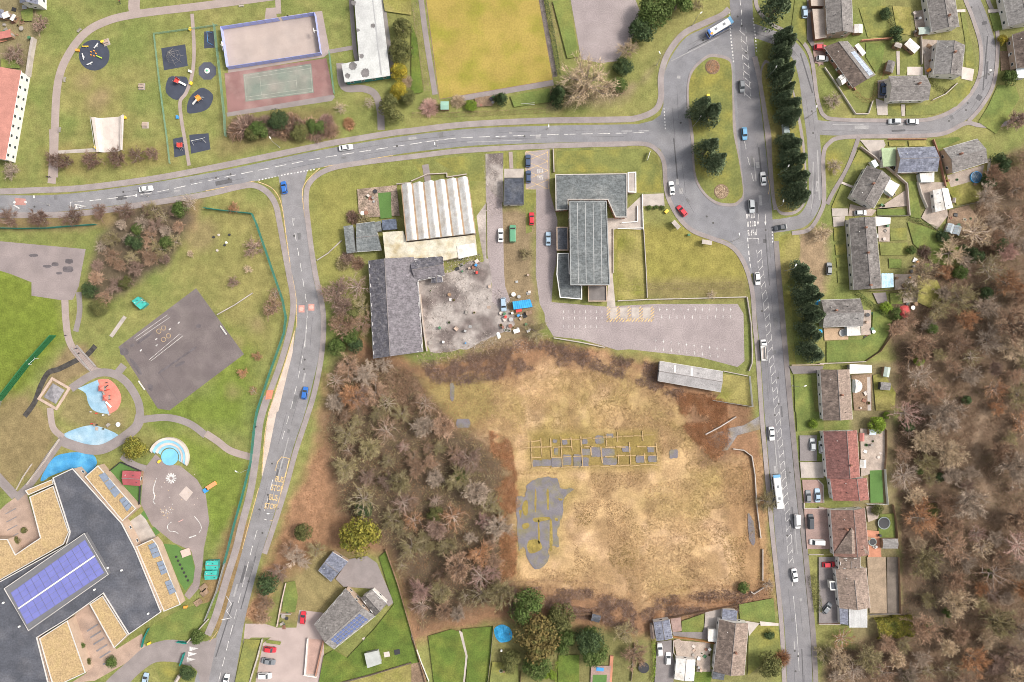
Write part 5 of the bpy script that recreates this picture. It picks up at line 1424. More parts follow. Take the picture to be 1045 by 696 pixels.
hedge('long brown hedge along the road below the bowling green', T(2,0,(0,585),(300,580),(700,560)), 1.4, 1.2, 'brown', twiggy=True)
hedge('dark hedge right of the bowling green', T(2,0,(680,0),(715,180),(745,390)), 1.8, 1.3, 'dark')
hedge('brown hedge strip beside the green bank right of the bowling green', T(2,0,(705,20),(745,230),(765,330)), 1.3, .9, 'brown', twiggy=True)
hedge('hedge bordering the drive of the solar panelled bungalow', T(4,0,(185,470),(230,510),(280,500),(300,420),(340,340)), 1.3, 1.2, 'rust', twiggy=True)
hedge('hedge around the corner garden beside the concrete drive', T(4,0,(555,395),(600,440),(650,470)), 1.4, 1.2, 'olive')
hedge('leafy hedge dividing the gardens at the top', T(4,0,(345,40),(365,110),(380,170)), 2.0, 1.8, 'olive')
hedge('hedge behind the lawn of the long terrace', T(4,1,(460,410),(560,450),(660,490),(740,515)), 1.2, 1.2, 'green')
hedge('green hedge at the edge of the narrow bottom garden', T(2,4,(735,580),(730,696)), 1.0, 1.2, 'lime')
hedge('rusty hedge beside the bottom right garden', T(3,4,(180,480),(185,600),(175,690)), 1.4, 1.3, 'lime')
hedge('dry bramble bank above the bottom gardens', T(3,4,(150,340),(260,260),(420,250),(560,250),(640,260)), 6.0, 1.4, 'rust', dens=16, twiggy=True)
hedge('dark bramble bank along the foot of the dry field', T(2,4,(500,235),(640,225),(780,225),(920,230),(1030,250)), 6.0, 1.4, 'brown', dens=16, twiggy=True)
hedge('row of low lopped bushes along the foot of the library lawn', T(3,2,(20,70),(250,60),(480,60),(640,50)), 2.0, .8, 'purple', dens=10, twiggy=True)
for u in (160, 195, 225):
 place_leafy(t1(3,1,u,358), 2.6, 'green', 'small clipped bush on the wall by the library path', 'clipped bushes by the library path', 'clipped_bush', 'bush', .8)

# --- uncountable low growth
def scatter_pts(poly, n, seed, lo=.0):
 r = np.random.default_rng(seed)
 P = np.array(poly)
 x = r.uniform(P[:, 0].min(), P[:, 0].max(), n * 3)
 y = r.uniform(P[:, 1].min(), P[:, 1].max(), n * 3)
 ok = poly_dist(x, y, poly) > lo
 return x[ok][:n], y[ok][:n], r
def scrub(name, poly, n, tone, blades, ln, w, spread_, label, cat, clump=0, keep=None):
 x, y, r = scatter_pts(poly, n, len(poly) + n)
 X, Y = (x - CX) * S, (CY - y) * S
 if keep is not None:
  ok = keep(x, y, X, Y)
  X, Y = X[ok], Y[ok]
 k = np.repeat(np.arange(len(X)), blades)
 p = np.stack([X[k] + r.normal(0, spread_, len(k)), Y[k] + r.normal(0, spread_, len(k)), np.full(len(k), -.1)], -1)
 d = norm(r.normal(size=(len(k), 3)) * np.array([1, 1, .3]) + np.array([0, 0, .75]))
 v, f = slivers(p, d, r.uniform(.6, 1.3, len(k)) * ln, np.full(len(k), w), r)
 o = tag(link(name, npmesh(name, v, f, tone)), label, cat, kind='stuff')
 return o
def cov(c, c2, nm):
 return mat('growth_' + nm, c, .95, .25, .12, 0, c2=c2, c2amt=.7, c2sc=.08, isl=.35, spec=.05)
infield = lambda x, y: poly_dist(x, y, FIELD)
scrub('dry_grass', FIELD, 42000, cov((.44, .295, .17), (.33, .235, .10), 'straw'), 2, .5, .15, .18, 'dry straw coloured grass over the waste field', 'grass', keep=lambda x, y, X, Y: (vnoise(X, Y, 7, 91) > .33) & ~((x > 538) & (x < 672) & (y > 438) & (y < 482)) & ~((x > 524) & (x < 586) & (y > 484) & (y < 580)))
scrub('bracken', BROWN, 30000, cov((.245, .135, .075), (.30, .19, .11), 'bracken'), 2, .6, .15, .25, 'dead brown bracken round the waste field', 'bracken', keep=lambda x, y, X, Y: (infield(x, y) < 4 * (vnoise(X, Y, 5, 92) - .5)) & (vnoise(X, Y, 6, 93) > .3) & ~((x > 735) & (y > 425) & (y < 460)))
scrub('undergrowth', MIDWOOD, 9000, cov((.20, .15, .09), (.15, .14, .06), 'copse'), 2, .6, .15, .25, 'dead undergrowth on the floor of the copse', 'undergrowth')
scrub('undergrowth', RW2, 26000, cov((.225, .16, .105), (.17, .15, .07), 'under'), 2, .55, .15, .25, 'dead undergrowth on the floor of the right wood', 'undergrowth')

BELT = [((430,372),(470,362),(560,348),(670,372),(690,378),(700,410),(660,395),(600,375),(560,372),(520,385),(470,392),(440,390)), ((690,400),(740,408),(745,450),(730,470),(700,440)), ((515,598),(560,600),(610,602),(655,617),(690,607),(740,602),(775,606),(775,622),(700,628),(650,645),(600,632),(520,625)), ((345,372),(420,380),(440,410),(470,440),(440,450),(380,420),(345,440)), ((500,440),(520,450),(530,500),(525,590),(512,600),(508,500))]
for k, b in enumerate(BELT):
 scrub('bramble_scrub', b, 2600, TW[('purple', 'rust', 'purple', 'brown', 'rust')[k]], 9, 1.15, .11, .45, ('brown bramble scrub along the top of the dry field', 'brown scrub at the right of the dry field by the track', 'dark bramble scrub along the foot of the dry field', 'tangled scrub below the slate workshop', 'brown scrub between the copse and the grey slab')[k], 'scrub', keep=lambda x, y, X, Y: vnoise(X, Y, 4, 95) > .36)
for k, (pl, nn) in enumerate(((RW2, 2600), (MIDWOOD, 900))):
 scrub('saplings', pl, nn, TW[('brown', 'olive')[k]], 11, 1.7, .11, .9, ('fine twiggy saplings filling the right wood', 'fine twiggy saplings filling the copse')[k], 'saplings', keep=lambda x, y, X, Y: vnoise(X, Y, 9, 97) > .35)
scrub('rubble', [(433,290),(455,280),(500,290),(540,310),(545,345),(500,352),(440,362),(432,330)], 1500, mat('rubble_pale', (.42, .37, .335), .95, .2, .5, .1, 3, isl=.5), 3, .5, .45, .5, 'pale broken rubble strewn over the yard', 'rubble', keep=lambda x, y, X, Y: (vnoise(X, Y, 8, 96) > .56))
scrub('rubble', [(494,158),(512,158),(512,220),(498,222)], 420, mat('rubble_pale', (.42, .37, .335)), 3, .45, .4, .35, 'pale rubble on the broken lane beside the black cabin', 'rubble')
scrub('rubble', [(457,262),(490,258),(492,275),(470,290),(452,290)], 420, mat('rubble_pale', (.42, .37, .335)), 3, .5, .4, .4, 'rubble heap below the stained lean-to', 'rubble')
scrub('rubble', [(425,362),(520,345),(560,345),(540,358),(470,370),(425,372)], 700, mat('rubble_brown', (.33, .24, .18), .95, .2, .5, .1, 3, isl=.5), 3, .5, .4, .5, 'rubble bank along the foot of the yard', 'rubble')
# ------------------------------------------------------------------ vehicles
TYRE = plain('tyre', (.03, .03, .032), .9)
RIM = plain('wheel_rim', (.35, .35, .36), .35, .6)
LAMP_W = plain('lamp_lens', (.65, .65, .62), .15)
LAMP_R = plain('tail_lens', (.35, .03, .03), .2)
CARGL = plain('car_glass', (.030, .036, .042), .08, 0, .6)
def paint(nm, c):
 return mat('paint_' + nm, c, .28, .03, 1, .0, spec=.5)
PAINT = dict(white=paint('white', (.66, .66, .66)), silver=paint('silver', (.38, .40, .42)), grey=paint('grey', (.17, .18, .195)), dark=paint('dark', (.045, .05, .06)), navy=paint('navy', (.05, .075, .14)), blue=paint('blue', (.03, .13, .42)), pale=paint('pale_blue', (.30, .40, .50)), cyan=paint('cyan', (.12, .30, .48)), red=paint('red', (.48, .03, .045)), green=paint('green', (.10, .27, .16)), orange=paint('orange', (.75, .28, .03)))
def loft(stations):
 """stations (x, half width, z bottom, z top): closed body"""
 mb, v, f = MB(), [], []
 for x, w, zb, zt in stations:
  v += [(x, -w * .96, zb), (x, -w, (zb + zt) / 2), (x, -w * .97, zt - .1), (x, -w * .86, zt), (x, w * .86, zt), (x, w * .97, zt - .1), (x, w, (zb + zt) / 2), (x, w * .96, zb)]
 n = len(stations)
 for i in range(n - 1):
  for k in range(8):
   f.append((i * 8 + k, i * 8 + (k + 1) % 8, (i + 1) * 8 + (k + 1) % 8, (i + 1) * 8 + k))
 f += [tuple(range(8))[::-1], tuple((n - 1) * 8 + k for k in range(8))]
 return mb.add(v, [q[::-1] for q in f])
CARS = {}
def car_meshes(kind):
 if kind in CARS:
  return CARS[kind]
 L_, Wd, belt, roof, b0, b1, r0, r1 = dict(hatch=(4.1, 1.76, .92, 1.46, -1.85, 1.02, -1.5, .30), saloon=(4.55, 1.80, .92, 1.43, -1.75, 1.05, -1.0, .25), suv=(4.5, 1.88, 1.05, 1.66, -2.1, 1.1, -1.85, .45), van=(5.1, 1.98, 1.15, 2.0, -2.5, 1.75, -2.45, 1.05))[kind]
 h, w = L_ / 2, Wd / 2
 D = {}
 D['body'] = loft([(-h, w * .80, .38, belt - .12), (-h + .12, w * .93, .28, belt - .02), (-h + .6, w, .24, belt + .02), (0, w, .24, belt), (h - 1.0, w, .24, belt - .06), (h - .35, w * .95, .26, belt - .14), (h - .08, w * .84, .30, belt - .26), (h, w * .70, .36, belt - .34)]).mesh('body', PAINT['white'])
 iw, rw = w * .93, w * .76
 base = [(b0, -iw, belt - .02), (b1, -iw, belt - .06), (b1, iw, belt - .06), (b0, iw, belt - .02)]
 top = [(r0, -rw, roof - .05), (r1, -rw, roof - .04), (r1, rw, roof - .04), (r0, rw, roof - .05)]
 cab = MB().add(base + top, [(0, 1, 5, 4), (1, 2, 6, 5), (2, 3, 7, 6), (3, 0, 4, 7)])
 t2 = [(r0 + .12, -rw * .88, roof), (r1 - .12, -rw * .88, roof), (r1 - .12, rw * .88, roof), (r0 + .12, rw * .88, roof)]
 cab.add(top + t2, [(0, 1, 5, 4), (1, 2, 6, 5), (2, 3, 7, 6), (3, 0, 4, 7), (4, 5, 6, 7)])
 D['cabin'] = cab.mesh('cabin', PAINT['white'])
 def pane(i, j, a=.07, lo=.08, hi=.94):
  B0, B1, T0, T1 = Vector(base[i]), Vector(base[j]), Vector(top[i]), Vector(top[j])
  P = lambda s, t: B0.lerp(B1, s).lerp(T0.lerp(T1, s), t)
  n = (B1 - B0).cross(T0 - B0).normalized() * .012
  return MB().add([P(a, lo) + n, P(1 - a, lo) + n, P(1 - a, hi) + n, P(a, hi) + n], [(0, 1, 2, 3)])
 D['windscreen'] = pane(1, 2, .04).mesh('windscreen', CARGL)
 D['rear_window'] = pane(3, 0, .08, .15, .9).mesh('rear_window', CARGL)
 D['side_window'] = [pane(0, 1).mesh('side_window', CARGL), pane(2, 3).mesh('side_window', CARGL)]
 wh = MB()
 wh.add(*(lambda v: (v, [tuple(range(14)), tuple(range(27, 13, -1))] + [(k, 14 + k, 14 + (k + 1) % 14, (k + 1) % 14) for k in range(14)]))([(.32 * math.cos(k * math.pi / 7), s, .32 * math.sin(k * math.pi / 7)) for s in (.1, -.1) for k in range(14)]))
 D['wheel'] = wh.mesh('wheel', TYRE)
 rm = MB().add([(.2 * math.cos(k * math.pi / 6), s, .2 * math.sin(k * math.pi / 6)) for s in (-.108, .108) for k in range(12)], [tuple(range(12)), tuple(range(23, 11, -1))])
 D['rim'] = rm.mesh('rim', RIM)
 D['headlight'] = MB().box(-.10, .04, -.16, .16, -.07, .06).mesh('headlight', LAMP_W)
 D['tail_light'] = MB().box(-.03, .05, -.13, .13, -.09, .09).mesh('tail_light', LAMP_R)
 D['dim'] = (h, w, belt, kind)
 CARS[kind] = D
 return D
def car(p, ang, colr, label, kind='hatch', name='car', cat='car', s=1.12):
 """s: the photo's cars measure a little over catalogue length at this scale"""
 D = car_meshes(kind)
 x, y, _ = W(p, .8)
 o = thing(name, label, cat, (x, y, .036), R(ang))
 o.scale = (s, s, s)
 pt = PAINT[colr]
 link('body', D['body'], o, m=pt)
 link('cabin', D['cabin'], o, m=pt)
 link('windscreen', D['windscreen'], o)
 link('rear_window', D['rear_window'], o)
 if kind != 'van':
  for m in D['side_window']:
   link('side_window', m, o)
 h, w, belt, _k = D['dim']
 for sx in (-1, 1):
  for sy in (-1, 1):
   g = link('wheel', D['wheel'], o, (sx * h * .60, sy * (w - .08), .32))
   link('rim', D['rim'], g)
 for sy in (-1, 1):
  link('headlight', D['headlight'], o, (h - .10, sy * w * .60, belt - .36))
  link('tail_light', D['tail_light'], o, (-h + .02, sy * w * .70, belt - .22))
 return o
NS = -86
for a in (
 (t1(0,1,740,262), 8, 'white', 'white car driving left of the thicket on the upper road', 'saloon'),
 (t1(1,1,711,52), 8, 'white', 'white car on the upper road above the works verge', 'saloon'),
 (t1(1,1,397,255), 100, 'blue', 'bright blue car waiting at the school road junction', 'hatch'),
 (t1(2,1,591,120), 90, 'navy', 'dark blue car, upper of two parked in the hatched bay', 'hatch'),
 (t1(2,1,593,200), 90, 'navy', 'dark blue car, lower of two parked in the hatched bay', 'hatch'),
 (t1(2,1,609,413), 90, 'red', 'red car parked on the grass beside the lane', 'hatch'),
 (t1(2,1,694,515), 90, 'pale', 'pale blue car parked beside the small dark block of the hall', 'saloon'),
 (t1(2,1,452,498), 90, 'white', 'white car parked left of the green van', 'saloon'),
 (t1(3,0,632,437), NS, 'grey', 'dark grey car on the main road beside the flower bed island', 'hatch'),
 (t1(3,0,645,678), NS, 'cyan', 'light blue car on the main road between the conifers', 'hatch'),
 (t1(3,0,950,60), 92, 'pale', 'pale blue car parked by the pale garages at the top', 'hatch'),
 (t1(3,0,1030,240), 0, 'red', 'red and white car on the drive above the white one', 'hatch'),
 (t1(4,0,22,297), -2, 'white', 'white car on the drive of the solar panelled bungalow', 'hatch'),
 (t1(4,0,330,452), 86, 'navy', 'dark blue car beside the white fronted grey house', 'hatch'),
 (t1(4,0,388,615), 180, 'silver', 'silver car, left of the two parked on the close', 'hatch'),
 (t1(4,0,480,617), 0, 'silver', 'silver car, right of the two parked on the close', 'hatch'),
 (t1(3,1,276,258), 97, 'white', 'white car on the loop road beside the library lawn', 'saloon'),
 (t1(3,1,328,373), 130, 'red', 'red car turning on the loop road', 'hatch'),
 (t1(3,1,740,210), NS + 180, 'white', 'white car on the main road beside the island tip', 'saloon'),
 (t1(3,1,681,350), NS, 'silver', 'silver car stopped above the worn road lettering', 'suv'),
 (t1(3,1,828,458), 190, 'dark', 'black car leaving the service road', 'saloon'),
 (t1(3,2,711,22), NS, 'white', 'white car on the main road above the pickup', 'hatch'),
 (t1(4,1,215,383), 3, 'silver', 'silver car parked below the dark diagonal house', 'hatch'),
 (t1(4,1,55,667), 88, 'grey', 'dark grey car on the dirt by the conifers', 'hatch'),
 (t1(1,2,502,602), 80, 'blue', 'bright blue car on the school road', 'hatch'),
 (t1(2,2,466,153), -86, 'pale', 'pale blue pick-up car in the yard beside the blue container', 'suv'),
 (t1(3,3,783,112), NS, 'white', 'white car on the main road by the field gate', 'saloon'),
 (t1(3,3,968,430), 92, 'grey', 'grey car, left of two on the reddish drive', 'hatch'),
 (t1(3,3,1015,425), 92, 'pale', 'pale blue car, right of two on the reddish drive', 'saloon'),
 (t1(3,3,990,167), 92, 'silver', 'blue grey car on the upper front drive', 'hatch'),
 (t1(3,3,1036,180), 92, 'white', 'white car against the upper red house', 'hatch'),
 (t1(3,4,900,155), -80, 'white', 'white car on the main road near the bottom', 'saloon'),
 (t1(3,4,216,533), 92, 'white', 'white car just below the grey garage', 'hatch'),
 (t1(3,4,258,577), 88, 'white', 'white car beside the white garage', 'hatch'),
 (t1(4,4,53,100), 2, 'red', 'red car on the drive of the mossy hipped house', 'hatch'),
 (t1(4,4,45,320), 52, 'grey', 'grey car parked askew on the dark drive', 'hatch'),
 (t1(1,4,493,370), 84, 'red', 'red car parked beside the community building', 'hatch'),
 (t1(1,4,325,532), -6, 'red', 'dark red car, top of three on the forecourt', 'hatch'),
 (t1(1,4,318,592), -10, 'grey', 'grey car, middle of three on the forecourt', 'saloon'),
 (t1(1,4,300,664), 0, 'white', 'white car, lowest of three on the forecourt', 'suv'),
 (t1(1,4,103,688), 78, 'white', 'white car at the bottom edge of the school road', 'hatch'),
 (t1(0,4,737,682), 80, 'pale', 'pale blue car at the bottom edge by the school entrance', 'hatch')):
 car(*a)
car(t1(3,3,913,557), -87, 'white', 'white van on the main road below the white bus', 'van', 'van', 'van', 1.05)
car(t1(3,3,980,557), 90, 'dark', 'black van parked on the front drive', 'van', 'van', 'van', 1.05)
car(t1(3,3,1012,662), 178, 'white', 'white van parked crosswise on the front drive', 'van', 'van', 'van', 1.05)
car(t1(2,1,513,490), 90, 'green', 'green van parked on the grass between the lanes', 'van', 'van', 'van', 1.25)
def bus(p, ang, label, L_, front, rear):
 x, y, _ = W(p, 1.5)
 o = thing('bus', label, 'bus', (x, y, .036), R(ang))
 h, w = L_ / 2, 1.3
 part_ = lambda nm, mb, m, pr=o, loc=None: link(nm, mb.mesh(nm, m), pr, loc)
 part_('body', loft([(-h, w * .95, .35, 1.2), (-h + .1, w, .3, 1.25), (h - .1, w, .3, 1.25), (h, w * .93, .35, 1.2)]), PAINT[rear])
 part_('upper_body', loft([(-h + .02, w * .95, 1.24, 2.95), (-h + .25, w * .985, 1.24, 3.05), (h - .3, w * .985, 1.24, 3.05), (h - .02, w * .92, 1.24, 2.9)]), PAINT['white'])
 part_('roof_panel', MB().box(-h + .5, h - .5, -w * .8, w * .8, 3.05, 3.10), PAINT['white'])
 part_('front_cap', MB().box(h - 1.1, h - .02, -w * .97, w * .97, 2.72, 3.14), PAINT[front])
 part_('rear_cap', MB().box(-h + .02, -h + .9, -w * .97, w * .97, 2.72, 3.14), PAINT[rear])
 part_('windscreen', MB().box(h - .06, h + .03, -w * .86, w * .86, 1.25, 2.6), CARGL)
 part_('rear_window', MB().box(-h - .03, -h + .06, -w * .8, w * .8, 1.7, 2.6), CARGL)
 for s in (-1, 1):
  for k in range(7):
   x0 = -h + .5 + k * (L_ - 1.2) / 7
   part_('side_window', MB().box(x0, x0 + (L_ - 1.2) / 7 - .12, s * w - .03, s * w + .02, 1.4, 2.45), CARGL)
  for xx in (-h * .52, h * .62):
   g = link('wheel', car_meshes('van')['wheel'], o, (xx, s * (w - .12), .47))
   g.scale = (1.45, 1.6, 1.45)
   link('rim', car_meshes('van')['rim'], g)
 for xx in (-h * .4, h * .3):
  part_('roof_hatch', MB().box(xx - .5, xx + .5, -.4, .4, 3.1, 3.2), PAINT['grey'])
 for s in (-1, 1):
  part_('headlight', MB().box(h - .05, h + .03, s * .85 - .2, s * .85 + .2, .65, .9), LAMP_W)
  part_('tail_light', MB().box(-h - .03, -h + .03, s * 1.0 - .12, s * 1.0 + .12, .8, 1.3), LAMP_R)
 return o
b1 = bus(t1(3,0,517,143), 31, 'white and blue bus swinging out of the loop road', 9.8, 'cyan', 'blue')
link('orange_flash', MB().box(-4.6, -3.6, -1.0, -.2, 3.11, 3.16).mesh('orange_flash', PAINT['orange']), b1)
bus(t1(3,3,810,402), 97, 'long white bus on the main road beside the dry field', 12.4, 'cyan', 'white')
# flatbed pickup
x, y, _ = W(t1(3,2,741,382), .8)
fb = thing('flatbed_truck', 'white flatbed truck on the main road by the car park', 'truck', (x, y, .036), R(94))
link('chassis', MB().box(-3.6, 3.2, -.45, .45, .5, .8).mesh('chassis', PAINT['dark']), fb)
link('cab', loft([(1.7, .98, .45, 2.0), (2.3, 1.0, .4, 2.1), (3.0, .98, .4, 1.5), (3.7, .9, .45, 1.1)]).mesh('cab', PAINT['white']), fb)
link('windscreen', MB().add([(2.4, -.82, 2.06), (3.0, -.82, 1.53), (3.0, .82, 1.53), (2.4, .82, 2.06)], [(0, 1, 2, 3)]).mesh('windscreen', CARGL), fb)
bd = link('bed', MB().box(-3.9, 1.5, -1.1, 1.1, .85, .98).mesh('bed', METALG), fb)
for a in ((-3.9, 1.5, -1.12, -1.05), (-3.9, 1.5, 1.05, 1.12), (-3.95, -3.88, -1.1, 1.1), (1.45, 1.55, -1.1, 1.1)):
 link('side_board', MB().box(a[0], a[1], a[2], a[3], .98, 1.4).mesh('side_board', PAINT['white']), bd)
for k in range(4):
 link('load_board', MB().box(-3.6 + .1 * k, 1.1 - .2 * k, -.8 + .4 * k, -.5 + .4 * k, .98, 1.1).mesh('load_board', (CONC_P, PAINT['dark'], TIMB_G, CONC_P)[k]), bd)
for sx in (-2.2, 2.6):
 for sy in (-1, 1):
  g = link('wheel', car_meshes('van')['wheel'], fb, (sx, sy * .9, .4))
  g.scale = (1.2, 1.2, 1.2)
  link('rim', car_meshes('van')['rim'], g)

# ------------------------------------------------------------------ lamp posts and signs
LAMPC = plain('lamp_column', (.33, .33, .32), .5, .3)
LMESH = MB().tube([(0, 0, -.05), (0, 0, 1.2)], .10, 8).tube([(0, 0, 1.2), (0, 0, 7.6), (.25, 0, 7.9), (1.1, 0, 8.0)], [.075, .05, .045, .035], 6).mesh('column', LAMPC)
LHEAD = loft([(.9, .10, 7.92, 8.06), (1.1, .20, 7.9, 8.12), (1.75, .18, 7.92, 8.10), (1.9, .08, 7.95, 8.05)]).mesh('lamp_head', plain('lamp_head', (.70, .69, .66), .4))
LBASE = MB().lathe([(.2, 0), (.2, .12), (.12, .16)], 10).mesh('base_plate', CONC)
def lamp(p, ang, label):
 """p is where the base meets the ground"""
 x, y, _ = W(p)
 o = thing('street_lamp', label, 'street lamp', (x, y, .03), R(ang), 'street lamps')
 link('column', LMESH, o)
 link('lamp_head', LHEAD, o)
 link('base_plate', LBASE, o)
for a in ((t1(3,0,385,640), 60, 'lamp post on the island beside the conifers'), (t1(3,0,755,398), 60, 'lamp post left of the upper conifer row'), (t1(3,0,380,130), 40, 'lamp post on the pavement near the bus'), (t1(3,0,200,330), 120, 'lamp post on the pavement left of the loop road'), (t1(3,1,815,190), 60, 'lamp post left of the middle conifer row'), (t1(3,1,795,365), 80, 'lamp post at the service road mouth'), (t1(3,1,270,300), 160, 'lamp post on the loop road pavement by the red car'), (t1(3,1,585,528), 100, 'lamp post on the curve below the loop road'), (t1(3,2,888,565), 20, 'lamp post beside the drive opposite the long shed'), (t1(1,1,375,52), 120, 'lamp post on the pavement below the tennis shrubbery'), (t1(2,0,690,655), -90, 'lamp post on the upper road below the big pale tree'), (t1(1,3,215,292), 150, 'lamp post inside the teal fence by the path'), (t1(2,1,130,45), -90, 'lamp post on the upper road above the works'), (t1(3,1,850,678), 60, 'lamp post at the top of the lower conifer row'), (t1(0,1,250,345), 90, 'lamp post on the upper road at the left'), (t1(0,1,752,300), -90, 'lamp post on the upper road by the white car'), (t1(4,0,815,400), 180, 'lamp post on the inner kerb of the bend'), (t1(3,0,962,598), 90, 'lamp post on the service road junction'), (t1(1,3,375,490), 180, 'lamp post beside the bus bay'), (t1(0,4,545,120), 60, 'lamp post on the school roof edge')):
 if 'school roof' in a[2]:
  continue
 lamp(*a)
# bus shelters and boxes by the road
def shelter(p, ang, label, w=3.6, d=1.5, m=None):
 x, y, _ = W(p)
 o = thing('bus_shelter', label, 'shelter', (x, y, .12), R(ang))
 link('roof', MB().box(-w / 2, w / 2, -d / 2, d / 2, 2.3, 2.42).mesh('roof', m or METALG), o)
 link('back_panel', MB().box(-w / 2 + .1, w / 2 - .1, d / 2 - .12, d / 2 - .06, .3, 2.2).mesh('back_panel', GLASSL), o)
 for sx in (-1, 1):
  for sy in (-1, 1):
   link('post', MB().box(sx * (w / 2 - .1) - .04, sx * (w / 2 - .1) + .04, sy * (d / 2 - .1) - .04, sy * (d / 2 - .1) + .04, -.1, 2.3).mesh('post', LAMPC), o)
 link('bench', MB().box(-w / 2 + .3, w / 2 - .3, d / 2 - .5, d / 2 - .15, .42, .48).mesh('bench', TIMB_G), o)
shelter(t1(3,0,846,668), 95, 'small green bus shelter below the upper conifer row', 5.0, 2.0, mat('shelter_roof', (.25, .30, .30), .6))
shelter(t1(3,1,290,450), -48, 'pale bus shelter on the curve below the red car', 3.4, 1.6, CONC)
shelter(t1(3,1,445,538), -8, 'pale bus shelter on the lawn edge right of the curve', 3.6, 1.6, CONC)
def box_thing(name, label, cat, p, ang, dims, m, lid=None, z=0.04, group=None):
 """a box with a lid and feet: bins, cabinets, crates"""
 x, y, _ = W(p)
 o = thing(name, label, cat, (x, y, z), R(ang), group)
 l, w, h = dims
 link('body', loft([(-l / 2, w / 2 * .92, .04, h), (-l / 2 + .05, w / 2, .02, h), (l / 2 - .05, w / 2, .02, h), (l / 2, w / 2 * .92, .04, h)]).mesh('body', m), o)
 link('lid', MB().box(-l / 2 - .04, l / 2 + .04, -w / 2 - .03, w / 2 + .03, h, h + .08).mesh('lid', lid or m), o)
 return o
GRN = plain('bin_green', (.06, .16, .08), .6)
YELP = plain('yellow_plastic', (.72, .50, .05), .5)
ORNG = plain('orange_plastic', (.78, .30, .05), .5)
BLUP = plain('blue_plastic', (.05, .25, .55), .5)
REDP = plain('red_plastic', (.55, .06, .05), .5)
PINKP = plain('pink_plastic', (.62, .28, .30), .5)
TEALP = mat('teal_sheet', (.045, .36, .31), .6, .1, .6, .06, 4)
BLACKP = plain('black_plastic', (.03, .03, .035), .6)
box_thing('grit_bin', 'yellow grit bin beside the loop road', 'bin', t1(3,1,248,378), 45, (1.4, 1.0, .9), YELP)
box_thing('grit_bin', 'yellow bin on the island behind the conifers', 'bin', t1(3,0,458,487), 0, (1.0, .8, .9), YELP)
box_thing('litter_bin', 'green litter bin on the curve below the loop road', 'bin', t1(3,1,360,497), 0, (.9, .7, 1.0), GRN)
# flower bed and earth circle on the island
isl_lab = ('round brown flower bed at the top of the traffic island', 'round bare flower bed at the lower tip of the traffic island')
for k, p in enumerate((t1(3,0,482,340), t1(3,1,527,276))):
 x, y, _ = W(p)
 o = thing('flower_bed', isl_lab[k], 'flower bed', (x, y, .14))
 link('soil', MB().lathe([(2.75, -.02), (2.6, .12), (1.4, .25), (.3, .28)], 22).mesh('soil', EARTH), o)
 r_ = np.random.default_rng(k)
 a, rr = r_.uniform(0, 6.28, 500), np.sqrt(r_.uniform(0, 1, 500)) * 2.4
 v, f = leaf_quads(np.stack([np.cos(a) * rr, np.sin(a) * rr, np.full(500, .3)], -1), np.tile([0, 0, 1.], (500, 1)), .13, r_)
 pl = link('plants', npmesh('plants', v, f, TW['rust'] if k == 0 else TW['straw']), o)
 pl['kind'] = 'stuff'
# ------------------------------------------------------------------ school with its dark roof, straw roofs and solar deck
SEDUM = mat('sedum_roof', (.385, .275, .150), .95, .16, .3, .22, 2.4, c2=(.30, .22, .11), c2amt=.5, c2sc=.3, bump=.5)
COPE = plain('pale_coping_metal', (.50, .48, .46), .5)
SCHR = mat('school_membrane', (.072, .076, .092), .7, .16, .2, .14, 1.6, c2=(.12, .12, .135), c2amt=.5, c2sc=.12)
SCHW = mat('wall_school', (.40, .30, .23), .9, .08, .5, .06, 4)
sc_root = flat('large angular school with dark roof, straw covered roofs and solar deck', T(0,3,(268,335),(370,287),(620,565),(690,700)) + T(0,4,(820,340),(655,455),(525,247),(345,375),(190,470),(265,770),(-80,770),(-80,230),(0,185),(335,0)) + T(0,3,(355,612)), 5.0, SCHR, SCHW, 'school', 'school_building', parapet=.3, cop=COPE, step=4)
def sub_roof(pts, h, m, par=.25, base=0):
 q = ccw([W(p, h)[:2] for p in pts])
 part('wall', MB().prism(shrink(q, .05), -.05, h - .15), SCHW, sc_root)
 rp = part('straw_roof', MB().prism(q, h - .15, h), m, sc_root)
 inn, n = shrink(q, .3), len(q)
 v = [(x, y, h - .02) for x, y in q] + [(x, y, h + par) for x, y in q] + [(x, y, h + par) for x, y in inn] + [(x, y, h - .02) for x, y in inn]
 fs = []
 for i in range(n):
  j = (i + 1) % n
  fs += [(i, j, n + j, n + i), (n + i, n + j, 2 * n + j, 2 * n + i), (2 * n + i, 2 * n + j, 3 * n + j, 3 * n + i)]
 part('coping', MB().add(v, fs), COPE, rp)
 return rp
sub_roof(T(0,3,(150,432),(272,376),(352,612)) + T(0,4,(325,-3),(0,180),(-70,215),(-70,-30),(40,-30),(80,48),(150,0)) + T(0,3,(205,640)), 4.4, SEDUM)
sub_roof(T(0,3,(128,400),(268,342),(274,368),(145,424)), 4.2, SEDUM)
sub_roof(T(0,4,(455,300),(522,256),(650,456),(580,524)), 4.4, SEDUM)
sub_roof(T(0,4,(200,474),(343,382),(436,648),(280,720),(262,690)), 4.4, SEDUM)
sub_roof(T(0,3,(432,330),(498,272),(692,492),(622,556)), 3.6, SEDUM)
sub_roof(T(0,3,(700,680),(775,645)) + T(0,4,(800,0),(918,302),(832,338),(690,5)), 3.6, SEDUM)
